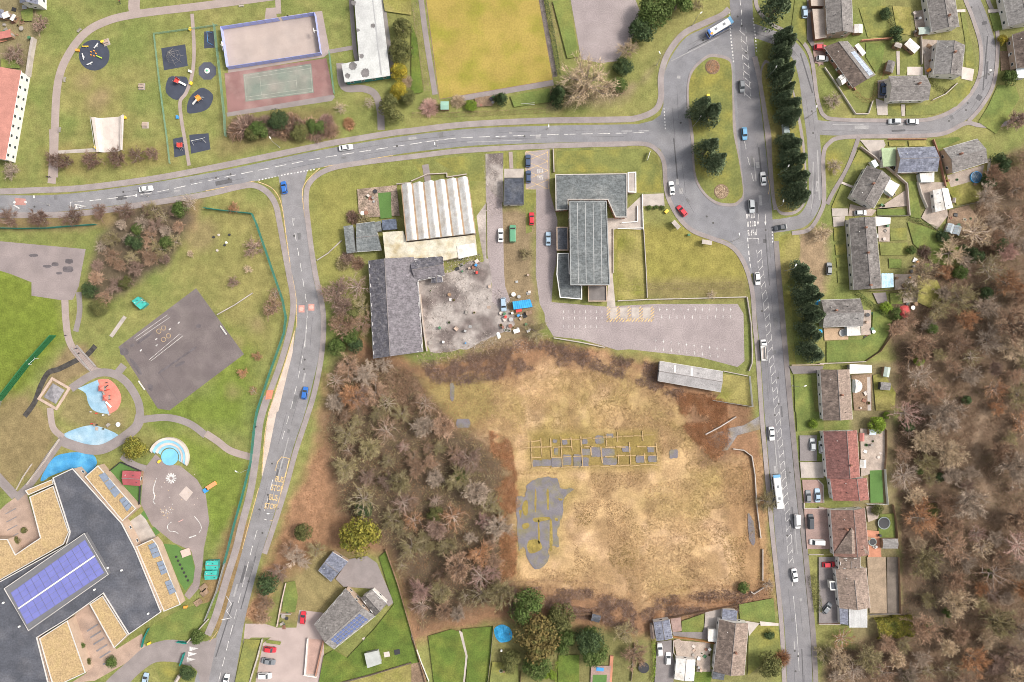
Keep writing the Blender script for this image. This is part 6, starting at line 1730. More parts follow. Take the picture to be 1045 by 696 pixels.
# solar deck
dk = T(0,4,(22,222),(428,-58),(550,150),(145,435))
q = [W(p, 6.6) for p in dk]
part('solar_deck', MB().prism([p[:2] for p in q], 4.9, 6.6), plain('deck_grey', (.13, .13, .14), .7), sc_root)
part('deck_coping', MB().tube([(p[0], p[1], 6.68) for p in q + [q[0]]], .16, 4), COPE, sc_root)
PV = mat('school_solar_cell', (.150, .160, .400), .25, .06, .3, .04, 3, spec=.5)
A_, B_, C_, D_ = [np.array(W(p, 6.7)) for p in T(0,4,(52,240),(430,-30),(532,145),(138,408))]
NUM = 11
for row in range(2):
 s0, s1 = (.02, .47) if row == 0 else (.515, .98)
 for i in range(NUM):
  for j in range(3):
   k0, k1 = i / NUM + .003, (i + 1) / NUM - .003
   t0, t1_ = s0 + (s1 - s0) * j / 3 + .004, s0 + (s1 - s0) * (j + 1) / 3 - .004
   P = lambda k, t: ((A_ * (1 - k) + B_ * k) * (1 - t) + (D_ * (1 - k) + C_ * k) * t)[:2]
   part('solar_panel', MB().prism([P(k0, t0), P(k1, t0), P(k1, t1_), P(k0, t1_)], 6.66, 6.76), PV, sc_root)
P = lambda k, t: ((A_ * (1 - k) + B_ * k) * (1 - t) + (D_ * (1 - k) + C_ * k) * t)[:2]
part('walkway_strip', MB().prism([P(.0, .475), P(1.0, .475), P(1.0, .51), P(.0, .51)], 6.66, 6.8), WHITE, sc_root)
for k, (c, r, pts) in enumerate(((0,3,((500,322),(530,310),(612,412),(585,440))), (0,3,((605,448),(630,432),(668,480),(645,508))), (0,4,((752,2),(785,-12),(812,58),(778,70))), (0,4,((795,90),(825,80),(850,140),(820,155))), (0,4,((835,188),(865,178),(892,240),(862,255))))):
 q = [W(p, 3.9)[:2] for p in T(c, r, *pts)]
 for i in range(3):
  a, b = np.array(q[0]) + (np.array(q[3]) - np.array(q[0])) * i / 3, np.array(q[1]) + (np.array(q[2]) - np.array(q[1])) * i / 3
  c2, d = np.array(q[1]) + (np.array(q[2]) - np.array(q[1])) * (i + .92) / 3, np.array(q[0]) + (np.array(q[3]) - np.array(q[0])) * (i + .92) / 3
  part('rooflight', MB().prism([a, b, c2, d], 3.6, 3.95), mat('rooflight_glazing', (.19, .225, .29), .25, .1, .8, .05, 4), sc_root)
for k, (u, v) in enumerate(((15,295),(96,415),(545,118),(615,130),(478,228),(750,350))):
 x, y, _ = W(t1(0,4,u,v), 5.4)
 part('roof_vent', MB().lathe([(.35, 0), (.35, .6), (.15, .8)], 10, (x, y, 5.0)), WHITE, sc_root)
# courtyards
PAV_B = mat('brown_paving', (.36, .26, .205), .9, .12, .3, .1, 3, c2=(.27, .20, .165), c2amt=.4)
sheet('paving', T(0,3,(-60,560),(30,470),(130,400),(205,640),(125,700)) + T(0,4,(80,50),(40,-40),(-60,-40)), PAV_B, .02)
sheet('paving', T(0,4,(350,375),(450,300),(590,530),(720,450),(740,520),(640,600),(480,690),(360,700),(440,650)), PAV_B, .02)
for k in range(6):
 u, v = 430 + k * 16, 420 + k * 34
 tag(link('stone_step', unit_box(mat('step_slate', (.19, .18, .19), .9)), None, W(t1(0,4,u + 40,v)), R(32), (4.6, .55, .18)), '%s dark stone strip from the roof edge in the school courtyard' % ('first', 'second', 'third', 'fourth', 'fifth', 'sixth')[k], 'step', 'stone strips in the courtyard')
for k in range(4):
 tag(link('stone_step', unit_box(mat('step_slate', (.19, .18, .19), .9)), None, W(t1(0,3,55 + k * 4, 505 + k * 42)), R(28), (4.2, .3, .12)), '%s thin dark strip from the top in the left courtyard' % ('first', 'second', 'third', 'fourth')[k], 'step', 'strips in the left courtyard')
for k, (c, r, u, v, rd, tn, lb) in enumerate(((0,3,125,602,3.2,'olive','small round planted bush in the left courtyard'),(0,3,88,655,4,'olive','larger planted bush in the left courtyard'),(0,4,415,510,4.5,'green','planted shrub along the lower courtyard wall'),(0,4,450,590,4,'olive','second planted shrub along the lower courtyard wall'),(0,4,1000,470,6,'green','clipped hedge bush behind the school gate rail'))):
 place_leafy(t1(c, r, u, v), rd, tn, lb, None, 'planted_shrub', 'shrub', .9)

# ------------------------------------------------------------------ school playground
BLUES = mat('blue_safety_surface', (.22, .36, .47), .85, .10, .3, .08, 3, c2=(.33, .43, .50), c2amt=.5, c2sc=.15)
BLUED = mat('blue_deck', (.05, .24, .46), .7, .14, .3, .1, 3, c2=(.10, .33, .52), c2amt=.5, c2sc=.25)
REDS = mat('red_safety_surface', (.55, .20, .155), .9, .10, .4, .08, 3)
PLAYT = mat('playground_tarmac', (.225, .185, .178), .9, .09, .2, .08, 3, c2=(.28, .235, .22), c2amt=.4)
sheet('playground', T(0,3,(725,300),(790,215),(840,265),(915,275),(1000,345),(1044,420)) + T(1,3,(8,480),(18,560),(0,650),(-10,696)) + T(0,4,(1030,90),(1010,220),(960,278),(935,255),(980,190),(990,110),(970,30)) + T(0,3,(880,665),(770,575),(715,470)), PLAYT, .030)
sheet('blue_surface', crv(T(0,3,(318,122),(400,82),(475,70),(550,92),(606,128),(550,165),(470,178),(390,163)), True, 4), BLUES, .060)
sheet('blue_deck', blob(T(0,3,(205,352),(262,245),(330,212),(455,212),(492,262),(430,328),(370,288),(265,325)), 77, .6), BLUED, .030)
def Z8(*uv):
 return [(60 + u / 11.6, 380 + v / 11.6) for u, v in uv]
sheet('blue_surface', crv(Z8((225,190),(460,88)), n=2) + Z8((600,492)) + crv(Z8((600,492),(500,480),(400,440),(345,350),(320,250),(225,190)), n=3)[1:-1], BLUES, .064)
sheet('red_surface', Z8((460,86)) + crv(Z8((460,86),(590,82),(690,170),(742,300),(700,430),(602,492)), n=3), REDS, .064)
sheet('turf', T(0,3,(555,300),(612,252),(722,300),(712,485),(655,415),(600,345)), TURF, .034)
sheet('turf', T(0,4,(830,-5),(895,0),(975,60),(988,120),(980,185),(940,232),(905,180)), TURF, .034)
sheet('turf', T(0,3,(715,520),(730,500),(755,545),(745,550)), TURF, .05)
sheet('turf', T(0,3,(770,590),(785,585),(812,615),(790,628)), TURF, .05)
sheet('lawn', crv(T(0,4,(730,505),(780,400),(960,315),(1060,290),(1120,230),(1090,400),(960,490),(850,478)), True, 3), GRASS_B, .026)
sheet('lawn', T(0,4,(780,600),(860,592),(925,600),(920,730),(830,730)), GRASS, .040)
sheet('paving', T(0,3,(632,575),(720,515),(795,640),(690,690)), CONC, .028)
gable('small red roofed playhouse on the green artificial turf', T(0,3,(622,300),(716,305),(710,378),(624,372)), 2.1, 2.8, mat('roof_playhouse', (.30, .075, .085), .8, .1), None, TIMBER, 'playhouse', 'playhouse', .15, fascia=False, rows=[.8])
# amphitheatre
x, y, _ = W(t1(0,3,862,230))
am = thing('amphitheatre', 'small blue amphitheatre of curved steps round a blue stage', 'amphitheatre', (x, y, 0))
part('stage', MB().lathe([(3.1, .02), (3.1, .16)], 28, (x, y, 0)), mat('stage_blue', (.16, .42, .62), .8, .08), am)
for k in range(4):
 ri, ro = 3.5 + k * .95, 3.5 + (k + 1) * .95
 pts = [(x + ro * math.cos(R(a)), y + ro * math.sin(R(a))) for a in range(-25, 166, 8)] + [(x + ri * math.cos(R(a)), y + ri * math.sin(R(a))) for a in range(165, -26, -8)]
 part('step', MB().prism(pts, -.05, .35 + .32 * k), (mat('step_blue', (.22, .44, .60), .85, .08), CONC_P)[k % 2], am)
# markings on the tarmac
pg = [o for o in col.objects if o.name == 'playground'][0]
cx, cy = t1(0,3,868,338)
for k in range(12):
 a = R(k * 30)
 p0, p1 = (cx + 1.6 * math.cos(a), cy + 1.6 * math.sin(a)), (cx + 5.4 * math.cos(a), cy + 5.4 * math.sin(a))
 bar(pg, W(p0), W(p1), .45, WHITE_P, 'spoke_mark')
sheet('pale_mat', T(0,3,(945,378),(980,410),(945,455),(908,420)), mat('pale_mat', (.44, .37, .335), .9, .06), MZ, pg)
line(pg, T(0,3,(790,350),(778,395),(785,430),(778,455),(788,470)), .35, WHITE_P, 'snake_mark')
line(pg, T(0,3,(960,640),(995,628)), .4, WHITE_P, 'hop_mark')
line(pg, T(0,3,(870,560),(850,580),(860,605),(890,610),(905,620)), .25, WHITE_P, 'map_mark')
line(pg, T(0,3,(985,530),(1010,560),(1022,590),(1010,615)), .22, WHITE_P, 'map_mark')
line(pg, T(0,3,(905,560),(930,548)), .25, mat('pink_paint', (.55, .33, .30), .9), 'map_mark')
rr = random.Random(4)
for k in range(46):
 u, v = (rr.gauss(840, 22), rr.gauss(508, 14)) if k < 30 else (rr.uniform(780, 1010), rr.uniform(300, 480))
 x, y, _ = W(t1(0,3,u,v))
 bar(pg, (x - .14, y), (x + .14, y), .28, (WHITE_P, YEL_P, CREAM_P)[k % 3], 'dot_mark')
# play tower on the red and blue surface
def zz(u, v, z=0):
 return Vector(W((60 + u / 11.6, 380 + v / 11.6), z))
c0 = zz(525, 245, 1.5)
tw = thing('play_tower', 'red roofed climbing tower with white slide on the red surface', 'play tower', (c0.x, c0.y, .06))
for nm, (u, v) in (('a', (498, 190)), ('b', (548, 300))):
 p = zz(u, v, 2.6)
 for sx in (-1, 1):
  for sy in (-1, 1):
   part('post', MB().box(p.x + sx * .75 - .06, p.x + sx * .75 + .06, p.y + sy * .75 - .06, p.y + sy * .75 + .06, .05, 2.4), BLACKP, tw)
 part('deck', MB().box(p.x - .8, p.x + .8, p.y - .8, p.y + .8, 1.0, 1.1), TIMB_G, tw)
 part('roof', MB().add([(p.x - 1.05, p.y - 1.05, 2.4), (p.x + 1.05, p.y - 1.05, 2.4), (p.x + 1.05, p.y + 1.05, 2.4), (p.x - 1.05, p.y + 1.05, 2.4), (p.x, p.y, 3.1)], [(0, 1, 4), (1, 2, 4), (2, 3, 4), (3, 0, 4), (3, 2, 1, 0)]), mat('tower_roof_red', (.52, .13, .10), .6), tw)
a, b = zz(575, 345), zz(622, 412)
d = (b - a).normalized()
s = Vector((-d.y, d.x, 0)) * .35
part('slide', MB().add([a - s + Vector((0, 0, 1.1)), a + s + Vector((0, 0, 1.1)), b + s + Vector((0, 0, .25)), b - s + Vector((0, 0, .25)), a - s + Vector((0, 0, .95)), a + s + Vector((0, 0, .95)), b + s + Vector((0, 0, .1)), b - s + Vector((0, 0, .1))], [(0, 3, 2, 1), (4, 5, 6, 7), (0, 1, 5, 4), (1, 2, 6, 5), (2, 3, 7, 6), (3, 0, 4, 7)]), WHITE, tw)
a, b = zz(510, 215, 1.05), zz(540, 275, 1.05)
part('bridge', MB().tube([a, (a + b) / 2 - Vector((0, 0, .15)), b], .28, 6), TIMB_G, tw)
part('ladder', MB().tube([zz(585, 150, .1), zz(545, 185, 1.4)], .15, 5), BLACKP, tw)
part('net', MB().tube([zz(600, 200, .1), zz(560, 210, 1.4)], .18, 5), REDP, tw)
# little spring toys along the edge
for k, (u, v, m, lb) in enumerate(((455,483,REDP,'red'),(390,465,CONC_P,'pale'),(535,503,WHITE,'white'),(605,500,CONC_P,'cream'),(400,605,REDP,'lower red'),(460,620,BLACKP,'black'))):
 p = zz(u, v)
 o = thing('spring_toy', lb + ' spring toy at the edge of the blue play surface', 'spring toy', (p.x, p.y, .02), 0, 'spring toys')
 link('spring', MB().lathe([(.12, 0), (.16, .1), (.12, .2), (.16, .3), (.1, .4)], 8).mesh('spring', BLACKP), o)
 link('seat', loft([(-.5, .12, .4, .6), (-.2, .25, .4, .75), (.25, .22, .4, .75), (.5, .1, .5, .95)]).mesh('seat', m), o)
# timber shelter with a grey net, footbridge, stream
sq = T(0,2,(190,632),(265,520),(362,576),(290,690))
c0 = W(((sq[0][0] + sq[2][0]) / 2, (sq[0][1] + sq[2][1]) / 2))
o = thing('timber_sandpit', 'square timber framed pit with a grey net over it', 'sandpit', (c0[0], c0[1], 0))
for i in range(4):
 a, b = Vector(W(sq[i])), Vector(W(sq[(i + 1) % 4]))
 d = (b - a).normalized()
 n = Vector((-d.y, d.x, 0)) * -.9
 part('timber_edge', MB().prism([a[:2], b[:2], (b + n - d * .9)[:2], (a + n + d * .9)[:2]], -.05, .32 + .003 * i), mat('pale_timber', (.42, .32, .26), .9, .12, .6), o)
ctr = Vector(c0)
inn = [ctr + (Vector(W(p)) - ctr) * .62 for p in sq]
part('net_cover', MB().add([tuple(p + Vector((0, 0, .15))) for p in inn] + [(ctr.x, ctr.y, 1.0)], [(0, 1, 4), (1, 2, 4), (2, 3, 4), (3, 0, 4)]), mat('grey_net', (.23, .22, .235), .9, .2, .8, .15, 4), o)
WATER = mat('stream_water', (.055, .05, .045), .15, .3, .6, .1, 3, spec=.5)
ribbon('stream', T(0,2,(485,362),(440,410),(380,440),(300,480),(245,500),(205,570),(175,650),(125,720)), 1.9, WATER, .03)
dka = T(0,2,(370,372),(395,358),(492,466),(466,492))
o = thing('footbridge', 'timber footbridge over the stream with side rails', 'footbridge', (W(dka[0])[0], W(dka[0])[1], 0))
for k in range(16):
 A_, B_, C_, D_ = [np.array(W(p)[:2]) for p in dka]
 t0, t1_ = k / 16, (k + .9) / 16
 part('plank', MB().prism([A_ * (1 - t0) + D_ * t0, B_ * (1 - t0) + C_ * t0, B_ * (1 - t1_) + C_ * t1_, A_ * (1 - t1_) + D_ * t1_], .15, .28), PATH, o)
for a, b in ((dka[0], dka[3]), (dka[1], dka[2])):
 A_, B_ = Vector(W(a)), Vector(W(b))
 for z in (.7, 1.15):
  part('rail', MB().tube([A_ + Vector((0, 0, z)), B_ + Vector((0, 0, z))], .05, 5), METALG, o)
 for k in range(7):
  p = A_.lerp(B_, k / 6)
  part('post', MB().tube([p, p + Vector((0, 0, 1.15))], .05, 5), METALG, o)
tag(link('culvert_slab', unit_box(CONC), None, W(t1(0,2,600,265)), R(55), (9, 1.3, .25)), 'long grey plank crossing the thicket ditch', 'plank')
# teal sheds
for k, (pts, lb) in enumerate(((T(0,2,(668,135),(700,112),(745,150),(712,178)), 'teal shed with white end by the thicket'), (T(1,4,(0,82),(62,80),(62,126),(0,126)), 'upper teal shed beside the school road'), (T(1,4,(-5,132),(56,130),(56,175),(-5,178)), 'lower teal shed beside the school road'))):
 gable(lb, [pts[0], pts[1], pts[2], pts[3]], 2.1, 2.5, TEALP, TEALP, mat('wall_teal', (.05, .25, .22), .8), 'shed', 'garden_shed', .1, fascia=False, rows=[.9])
# court markings
line(court, T(0,2,(680,325),(850,205),(862,218),(690,335)), .12, WHITE_P, smooth=False)
line(court, T(0,2,(755,435),(912,302),(928,312),(765,440)), .14, WHITE_P, smooth=False)
for u, v in ((806,288),(830,272),(830,330),(855,312)):
 cxy = t1(0,2,u,v)
 line(court, circ(*cxy, 2.3, 14) + [circ(*cxy, 2.3, 14)[0]], .14, YEL_P, 'ring_mark', False)
for u, v in ((907,245),(793,328),(715,385),(862,278),(795,360)):
 x, y, _ = W(t1(0,2,u,v))
 bar(court, (x - .3, y - .3), (x + .3, y + .3), .4, WHITE_P, 'dot_mark')
STAIN = mat('tarmac_stain', (.105, .092, .098), .7, .2, .5, .1, 3)
for k, (pts) in enumerate((((610,375),(645,378),(650,405),(615,408)), ((655,420),(690,450),(720,500),(705,505),(670,455)), ((700,340),(765,295),(768,305),(705,350)), ((810,490),(900,430),(985,370),(990,378),(900,440),(815,500)), ((890,460),(930,438),(935,452),(895,470)), ((750,560),(775,562),(770,590),(752,580)), ((995,258),(1015,252),(1018,268),(1000,272)), ((660,358),(678,350),(680,362),(664,368)))):
 sheet('stain', blob(T(0,2,*pts), 40 + k, .35), STAIN, .032, court)
line(court, T(0,2,(705,352),(755,430)), .16, STAIN, 'joint_line', False)
line(court, T(0,2,(810,500),(900,635)), .16, STAIN, 'joint_line', False)
tc = [o for o in col.objects if o.name.startswith('tarmac_court')][0]
for k, (u, v, w_, h_) in enumerate(((350,630,16,10),(345,670,22,12),(240,655,18,6),(170,600,18,6),(280,645,14,8),(300,690,12,5))):
 sheet('stain', blob(T(0,1,(u-w_,v-h_),(u+w_,v-h_),(u+w_,v+h_),(u-w_,v+h_)), 90 + k, .6), STAIN, .034, tc)
def bench(p, ang, label, m=None, l=1.8):
 x, y, _ = W(p)
 o = thing('bench', label, 'bench', (x, y, .04), R(ang))
 for k in range(3):
  link('seat_slat', MB().box(-l / 2, l / 2, -.25 + k * .17, -.11 + k * .17, .42, .46).mesh('seat_slat', m or TIMB_G), o)
 for k in range(2):
  link('back_slat', MB().box(-l / 2, l / 2, .26, .30, .55 + k * .18, .68 + k * .18).mesh('back_slat', m or TIMB_G), o)
 for s in (-1, 1):
  link('leg', MB().box(s * l * .4 - .04, s * l * .4 + .04, -.25, .28, -.05, .42).mesh('leg', METALG), o)
bench(t1(0,2,722,563), -55, 'long white bench on the lower left side of the court', WHITE, 4.0)
bench(t1(1,2,92,283), -55, 'long white bench on the right side of the court', WHITE, 4.0)
bench(t1(0,0,333,405), 80, 'grey bench beside the curved park path')
bench(t1(0,0,407,157), 45, 'grey bench at the top of the curved park path')
bench(t1(0,0,308,660), 85, 'grey bench at the foot of the park path')
bench(t1(1,0,182,32), 5, 'pale bench below the top park path', CONC_P)
bench(t1(2,0,590,532), 5, 'long white bench below the bowling green', WHITE, 5.0)
def picnic(p, ang, label):
 x, y, _ = W(p)
 o = thing('picnic_table', label, 'picnic table', (x, y, .02), R(ang))
 m = mat('pale_timber', (.42, .32, .26))
 for k in range(5):
  link('top_plank', MB().box(-1.0, 1.0, -.42 + k * .17, -.28 + k * .17, .72, .77).mesh('top_plank', m), o)
 for s in (-1, 1):
  link('seat_plank', MB().box(-1.0, 1.0, s * .85 - .15, s * .85 + .15, .42, .47).mesh('seat_plank', m), o)
  link('leg_frame', MB().tube([(s * .75, -.8, -.03), (s * .75, -.25, .72)], .05, 4).tube([(s * .75, .8, -.03), (s * .75, .25, .72)], .05, 4).tube([(s * .75, -.9, .4), (s * .75, .9, .4)], .05, 4).mesh('leg_frame', m), o)
 link('slab', MB().box(-1.2, 1.2, -1.2, 1.2, -.05, .03).mesh('slab', CONC), o)
picnic(t1(0,0,720,440), 0, 'picnic table on a slab in the park lawn')
picnic(t1(0,0,738,635), 0, 'picnic table on a slab near the concrete ramp')
picnic(t1(0,0,540,215), 20, 'picnic table at the upper right of the round play area')

# ------------------------------------------------------------------ park play areas
RUB = mat('rubber_mat', (.048, .055, .078), .9, .08, .4, .06, 4)
RUBG = mat('rubber_mat_grey', (.075, .080, .105), .9, .08, .4, .06, 4)
sheet('play_mat', circ(*t1(0,0,478,280), 15.7, 40), RUB, .03)
def MATQ(*a, m=RUB):
 return sheet('play_mat', T(*a), m, .03)
MATQ(0,0,(818,245),(940,225),(953,335),(832,357))
sheet('play_mat', crv(T(0,0,(855,395),(905,388),(950,396),(948,455),(900,508),(842,468)), True, 3), RUB, .03)
sheet('play_mat', crv(T(0,0,(960,500),(1010,450),(1044,450),(1080,480),(1075,520),(1050,555),(1000,572),(950,570)), True, 3), RUB, .03)
sheet('play_mat', circ(*t1(1,0,8,360), 9.6, 8, 22, 382), RUBG, .03)
MATQ(1,0,(-8,160),(42,158),(45,242),(-8,246))
MATQ(0,1,(878,8),(930,-2),(940,90),(885,103))
MATQ(0,1,(960,-12),(1058,-20),(1068,62),(970,84))
def pieces(name, label, cat, p, lst, z=.03):
 """play equipment: lst of (part name, mb, material) in local metres"""
 x, y, _ = W(p)
 o = thing(name, label, cat, (x, y, z))
 for nm, mb, m in lst:
  link(nm, mb.mesh(nm, m), o)
 return o
def leggy(pts, h, r=.06):
 return [('leg', MB().tube([(x, y, -.03), (x * .8, y * .8, h)], r, 6), METALG) for x, y in pts]
sq4 = [(-.8, -.8), (.8, -.8), (.8, .8), (-.8, .8)]
for k, (u, v, m, lb) in enumerate(((438,238,YELP,'yellow green seesaw'),(492,235,WHITE,'white spinner'),(426,290,WHITE,'small white rocker'),(508,292,plain('lime', (.40, .55, .06)),'lime green rocker'),(460,325,WHITE,'white springer'))):
 x, y, _ = W(t1(0,0,u,v))
 o = thing('play_rocker', lb + ' on the round navy play area', 'play equipment', (x, y, .03), k * .9)
 link('base', MB().lathe([(.35, 0), (.25, .25), (.12, .4)], 10).mesh('base', METALG), o)
 link('beam', loft([(-1.1, .12, .42, .55), (0, .2, .4, .6), (1.1, .12, .42, .55)]).mesh('beam', m), o)
 for s in (-1, 1):
  link('seat', loft([(s * .9 - .25, .2, .55, .66), (s * .9 + .25, .2, .55, .66)]).mesh('seat', m), o)
x, y, _ = W(t1(0,0,475,272))
o = thing('stepping_posts', 'ring of orange stepping posts in the middle of the round play area', 'play equipment', (x, y, .03))
for k in range(5):
 link('post', MB().lathe([(.22, -.02), (.22, .4)], 10, (1.0 * math.cos(k * 1.26), 1.0 * math.sin(k * 1.26), 0)).mesh('post', ORNG), o)
# rope pyramid
x, y, _ = W(t1(0,0,885,290))
o = thing('rope_pyramid', 'rope climbing pyramid on the square black mat', 'climbing net', (x, y, .03), R(8))
link('mast', MB().tube([(0, 0, -.02), (0, 0, 4.2)], .07, 8).mesh('mast', METALG), o)
for k in range(8):
 a = k * math.pi / 4
 link('rope', MB().tube([(0, 0, 4.1), (3.3 * math.cos(a), 3.3 * math.sin(a), .02)], .035, 4).mesh('rope', TIMB_G), o)
for z in (.8, 1.6, 2.4, 3.2):
 rr_ = 3.3 * (1 - z / 4.15)
 link('rope_ring', MB().tube([(rr_ * math.cos(k * math.pi / 4), rr_ * math.sin(k * math.pi / 4), z) for k in range(9)], .025, 4).mesh('rope_ring', TIMB_G), o)
def climber(p, ang, label, m1, m2, slide=True):
 x, y, _ = W(p)
 o = thing('climbing_frame', label, 'climbing frame', (x, y, .03), R(ang))
 for sx in (-1, 1):
  for sy in (-1, 1):
   link('post', MB().tube([(sx * .8, sy * .8, -.02), (sx * .8, sy * .8, 2.3)], .06, 6).mesh('post', METALG), o)
 link('deck', MB().box(-.85, .85, -.85, .85, 1.2, 1.3).mesh('deck', m1), o)
 for sy in (-1, 1):
  link('side_panel', MB().box(-.8, .8, sy * .86 - .03, sy * .86 + .03, 1.3, 2.0).mesh('side_panel', m2), o)
 link('ladder', MB().tube([(-.9, -.3, 1.3), (-1.7, -.3, 0)], .05, 5).tube([(-.9, .3, 1.3), (-1.7, .3, 0)], .05, 5).mesh('ladder', METALG), o)
 if slide:
  link('slide', MB().add([(.85, -.35, 1.3), (.85, .35, 1.3), (3.2, .35, .3), (3.2, -.35, .3), (.85, -.35, 1.2), (.85, .35, 1.2), (3.2, .35, .2), (3.2, -.35, .2)], [(0, 1, 2, 3), (7, 6, 5, 4), (0, 4, 5, 1), (1, 5, 6, 2), (2, 6, 7, 3), (3, 7, 4, 0)]).mesh('slide', WHITE), o)
climber(t1(0,0,905,415), -25, 'white and red slide tower on the pointed black mat', REDP, REDP)
climber(t1(0,0,1015,505), 215, 'orange climbing frame with white slide on the rounded mat', ORNG, ORNG)
climber(t1(0,1,922,45), 90, 'small red climbing frame on the narrow lower mat', REDP, REDP, False)
def swing(p, ang, label, m):
 x, y, _ = W(p)
 o = thing('swing_set', label, 'swing', (x, y, .03), R(ang))
 link('top_bar', MB().tube([(-2, 0, 2.3), (2, 0, 2.3)], .06, 6).mesh('top_bar', m), o)
 for sx in (-1, 1):
  for sy in (-1, 1):
   link('leg', MB().tube([(sx * 2, 0, 2.3), (sx * 2.3, sy * 1.0, -.02)], .05, 6).mesh('leg', m), o)
 for sx in (-1, 1):
  s_ = link('seat', MB().box(sx * .9 - .25, sx * .9 + .25, -.12, .12, .45, .5).mesh('seat', BLACKP), o)
  link('chain', MB().tube([(sx * .9 - .22, 0, .5), (sx * .9 - .22, 0, 2.3)], .02, 4).tube([(sx * .9 + .22, 0, .5), (sx * .9 + .22, 0, 2.3)], .02, 4).mesh('chain', METALG), s_)
swing(t1(0,1,1012,22), 12, 'white framed swing on the wide lower mat', WHITE)
swing(t1(1,0,22,200), 95, 'blue framed swing on the upper right mat', BLUP)
x, y, _ = W(t1(1,0,8,360))
o = thing('roundabout', 'white and green roundabout on the eight sided grey mat', 'roundabout', (x, y, .03))
link('disc', MB().lathe([(.2, 0), (1.0, .12), (1.0, .2)], 18).mesh('disc', WHITE), o)
link('hub', MB().lathe([(.35, .2), (.3, .7)], 12).mesh('hub', plain('hub_green', (.1, .5, .25))), o)
for k in range(4):
 a = k * math.pi / 2
 link('handle', MB().tube([(.8 * math.cos(a), .8 * math.sin(a), .2), (.8 * math.cos(a), .8 * math.sin(a), .9), (.3 * math.cos(a), .3 * math.sin(a), .9)], .03, 5).mesh('handle', METALG), o)
for k, (c, r, u, v, m, lb) in enumerate(((0,0,398,258,ORNG,'orange gate panel at the left of the round play area'),(0,0,525,215,YELP,'yellow gate panel at the right of the round play area'),(0,0,968,150,YELP,'yellow gate on the small path at the top'),(0,0,973,425,YELP,'yellow bin beside the pointed mat'),(0,0,903,597,BLUP,'blue bin beside the small park path'),(0,0,638,598,YELP,'yellow box on the top of the concrete ramp'),(0,1,490,55,YELP,'yellow box at the foot of the concrete ramp'),(0,0,968,365,WHITE,'white bin on the small park path'),(0,4,945,312,ORNG,'orange toy box on the school lawn'),(0,4,760,497,YELP,'yellow toy box on the school lawn corner'),(0,3,812,252,YELP,'yellow toy on the amphitheatre stage edge'))):
 box_thing('play_box', lb, 'box', t1(c, r, u, v), k * 23, (1.1, .7, .8), m)
# concrete skate ramp
rp = T(0,0,(475,602),(640,590))
rb = T(0,1,(632,70),(500,80))
c0 = np.mean([W(p) for p in rp + rb], axis=0)
o = thing('skate_ramp', 'pale concrete skate ramp with raised ends', 'skate ramp', (c0[0], c0[1], 0))
A_, B_, C_, D_ = [np.array(W(p)[:2]) for p in rp + rb]
prof = [(0, 1.4), (.10, 1.4), (.13, .75), (.18, .3), (.24, .08), (.30, .05), (.70, .05), (.76, .08), (.82, .3), (.87, .75), (.90, 1.4), (1, 1.4)]
mb = MB()
v = []
for t, z in prof:
 for e in (0, 1):
  p = (A_ * (1 - t) + B_ * t) * (1 - e) + (D_ * (1 - t) + C_ * t) * e
  v.append((p[0], p[1], z * (.9 if e else 1)))
mb.add(v, [(2 * i, 2 * i + 1, 2 * i + 3, 2 * i + 2) for i in range(len(prof) - 1)])
part('ramp_surface', mb, CONC_P, o)
for s, nm in ((A_, D_), (B_, C_)):
 part('side_rail', MB().tube([(s[0], s[1], 2.2), (nm[0], nm[1], 2.0)], .06, 5).tube([(s[0], s[1], 0), (s[0], s[1], 2.2)], .05, 5).tube([(nm[0], nm[1], 0), (nm[0], nm[1], 2.0)], .05, 5), METALG, o)
sheet('path', T(0,1,(290,68),(490,55),(490,75),(300,84)), CONC, .03)

# ------------------------------------------------------------------ ball court and tennis court
MUG = T(1,0,(88,150),(560,78),(590,280),(118,352))
sheet('apron', T(1,0,(72,138),(300,98),(305,42),(355,38),(360,88),(590,55),(630,265),(600,290),(115,372)), PATH, .022)
sheet('ball_court', MUG, mat('ball_court_tarmac', (.375, .31, .28), .9, .06, .2, .06, 3, c2=(.31, .265, .245), c2amt=.4), .034)
LIL = mat('lilac_panel', (.36, .40, .72), .6, .05, .5, .04, 4)
def panel_run(root, pts, h, m, step, posth=None, thick=.08, pm=None, nm='panel', z0=.06):
 """fence run: every panel and post its own part"""
 q = [Vector(W(p)) for p in pts]
 for a, b in zip(q[:-1], q[1:]):
  n = max(1, round((b - a).length / step))
  ang = math.atan2(b.y - a.y, b.x - a.x)
  for k in range(n):
   p0, p1 = a.lerp(b, k / n), a.lerp(b, (k + 1) / n)
   c = (p0 + p1) / 2
   link(nm, unit_box(m), root, rel(root, c.x, c.y, z0), ang, ((p1 - p0).length - .1, thick, h))
   link('post', unit_box(pm or LAMPC), root, rel(root, p0.x, p0.y, -.05), ang, (.1, .12, (posth or h) + .15))
 link('post', unit_box(pm or LAMPC), root, rel(root, q[-1].x, q[-1].y, -.05), 0, (.1, .1, (posth or h) + .15))
m0 = W(MUG[0])
wallr = thing('ball_court_wall', 'lilac panelled wall round the pale ball court', 'court wall', (m0[0], m0[1], 0))
gate = T(1,0,(378,106),(392,104))
panel_run(wallr, [gate[1], MUG[1], MUG[2], MUG[3], MUG[0], gate[0]], 2.4, LIL, 2.6)
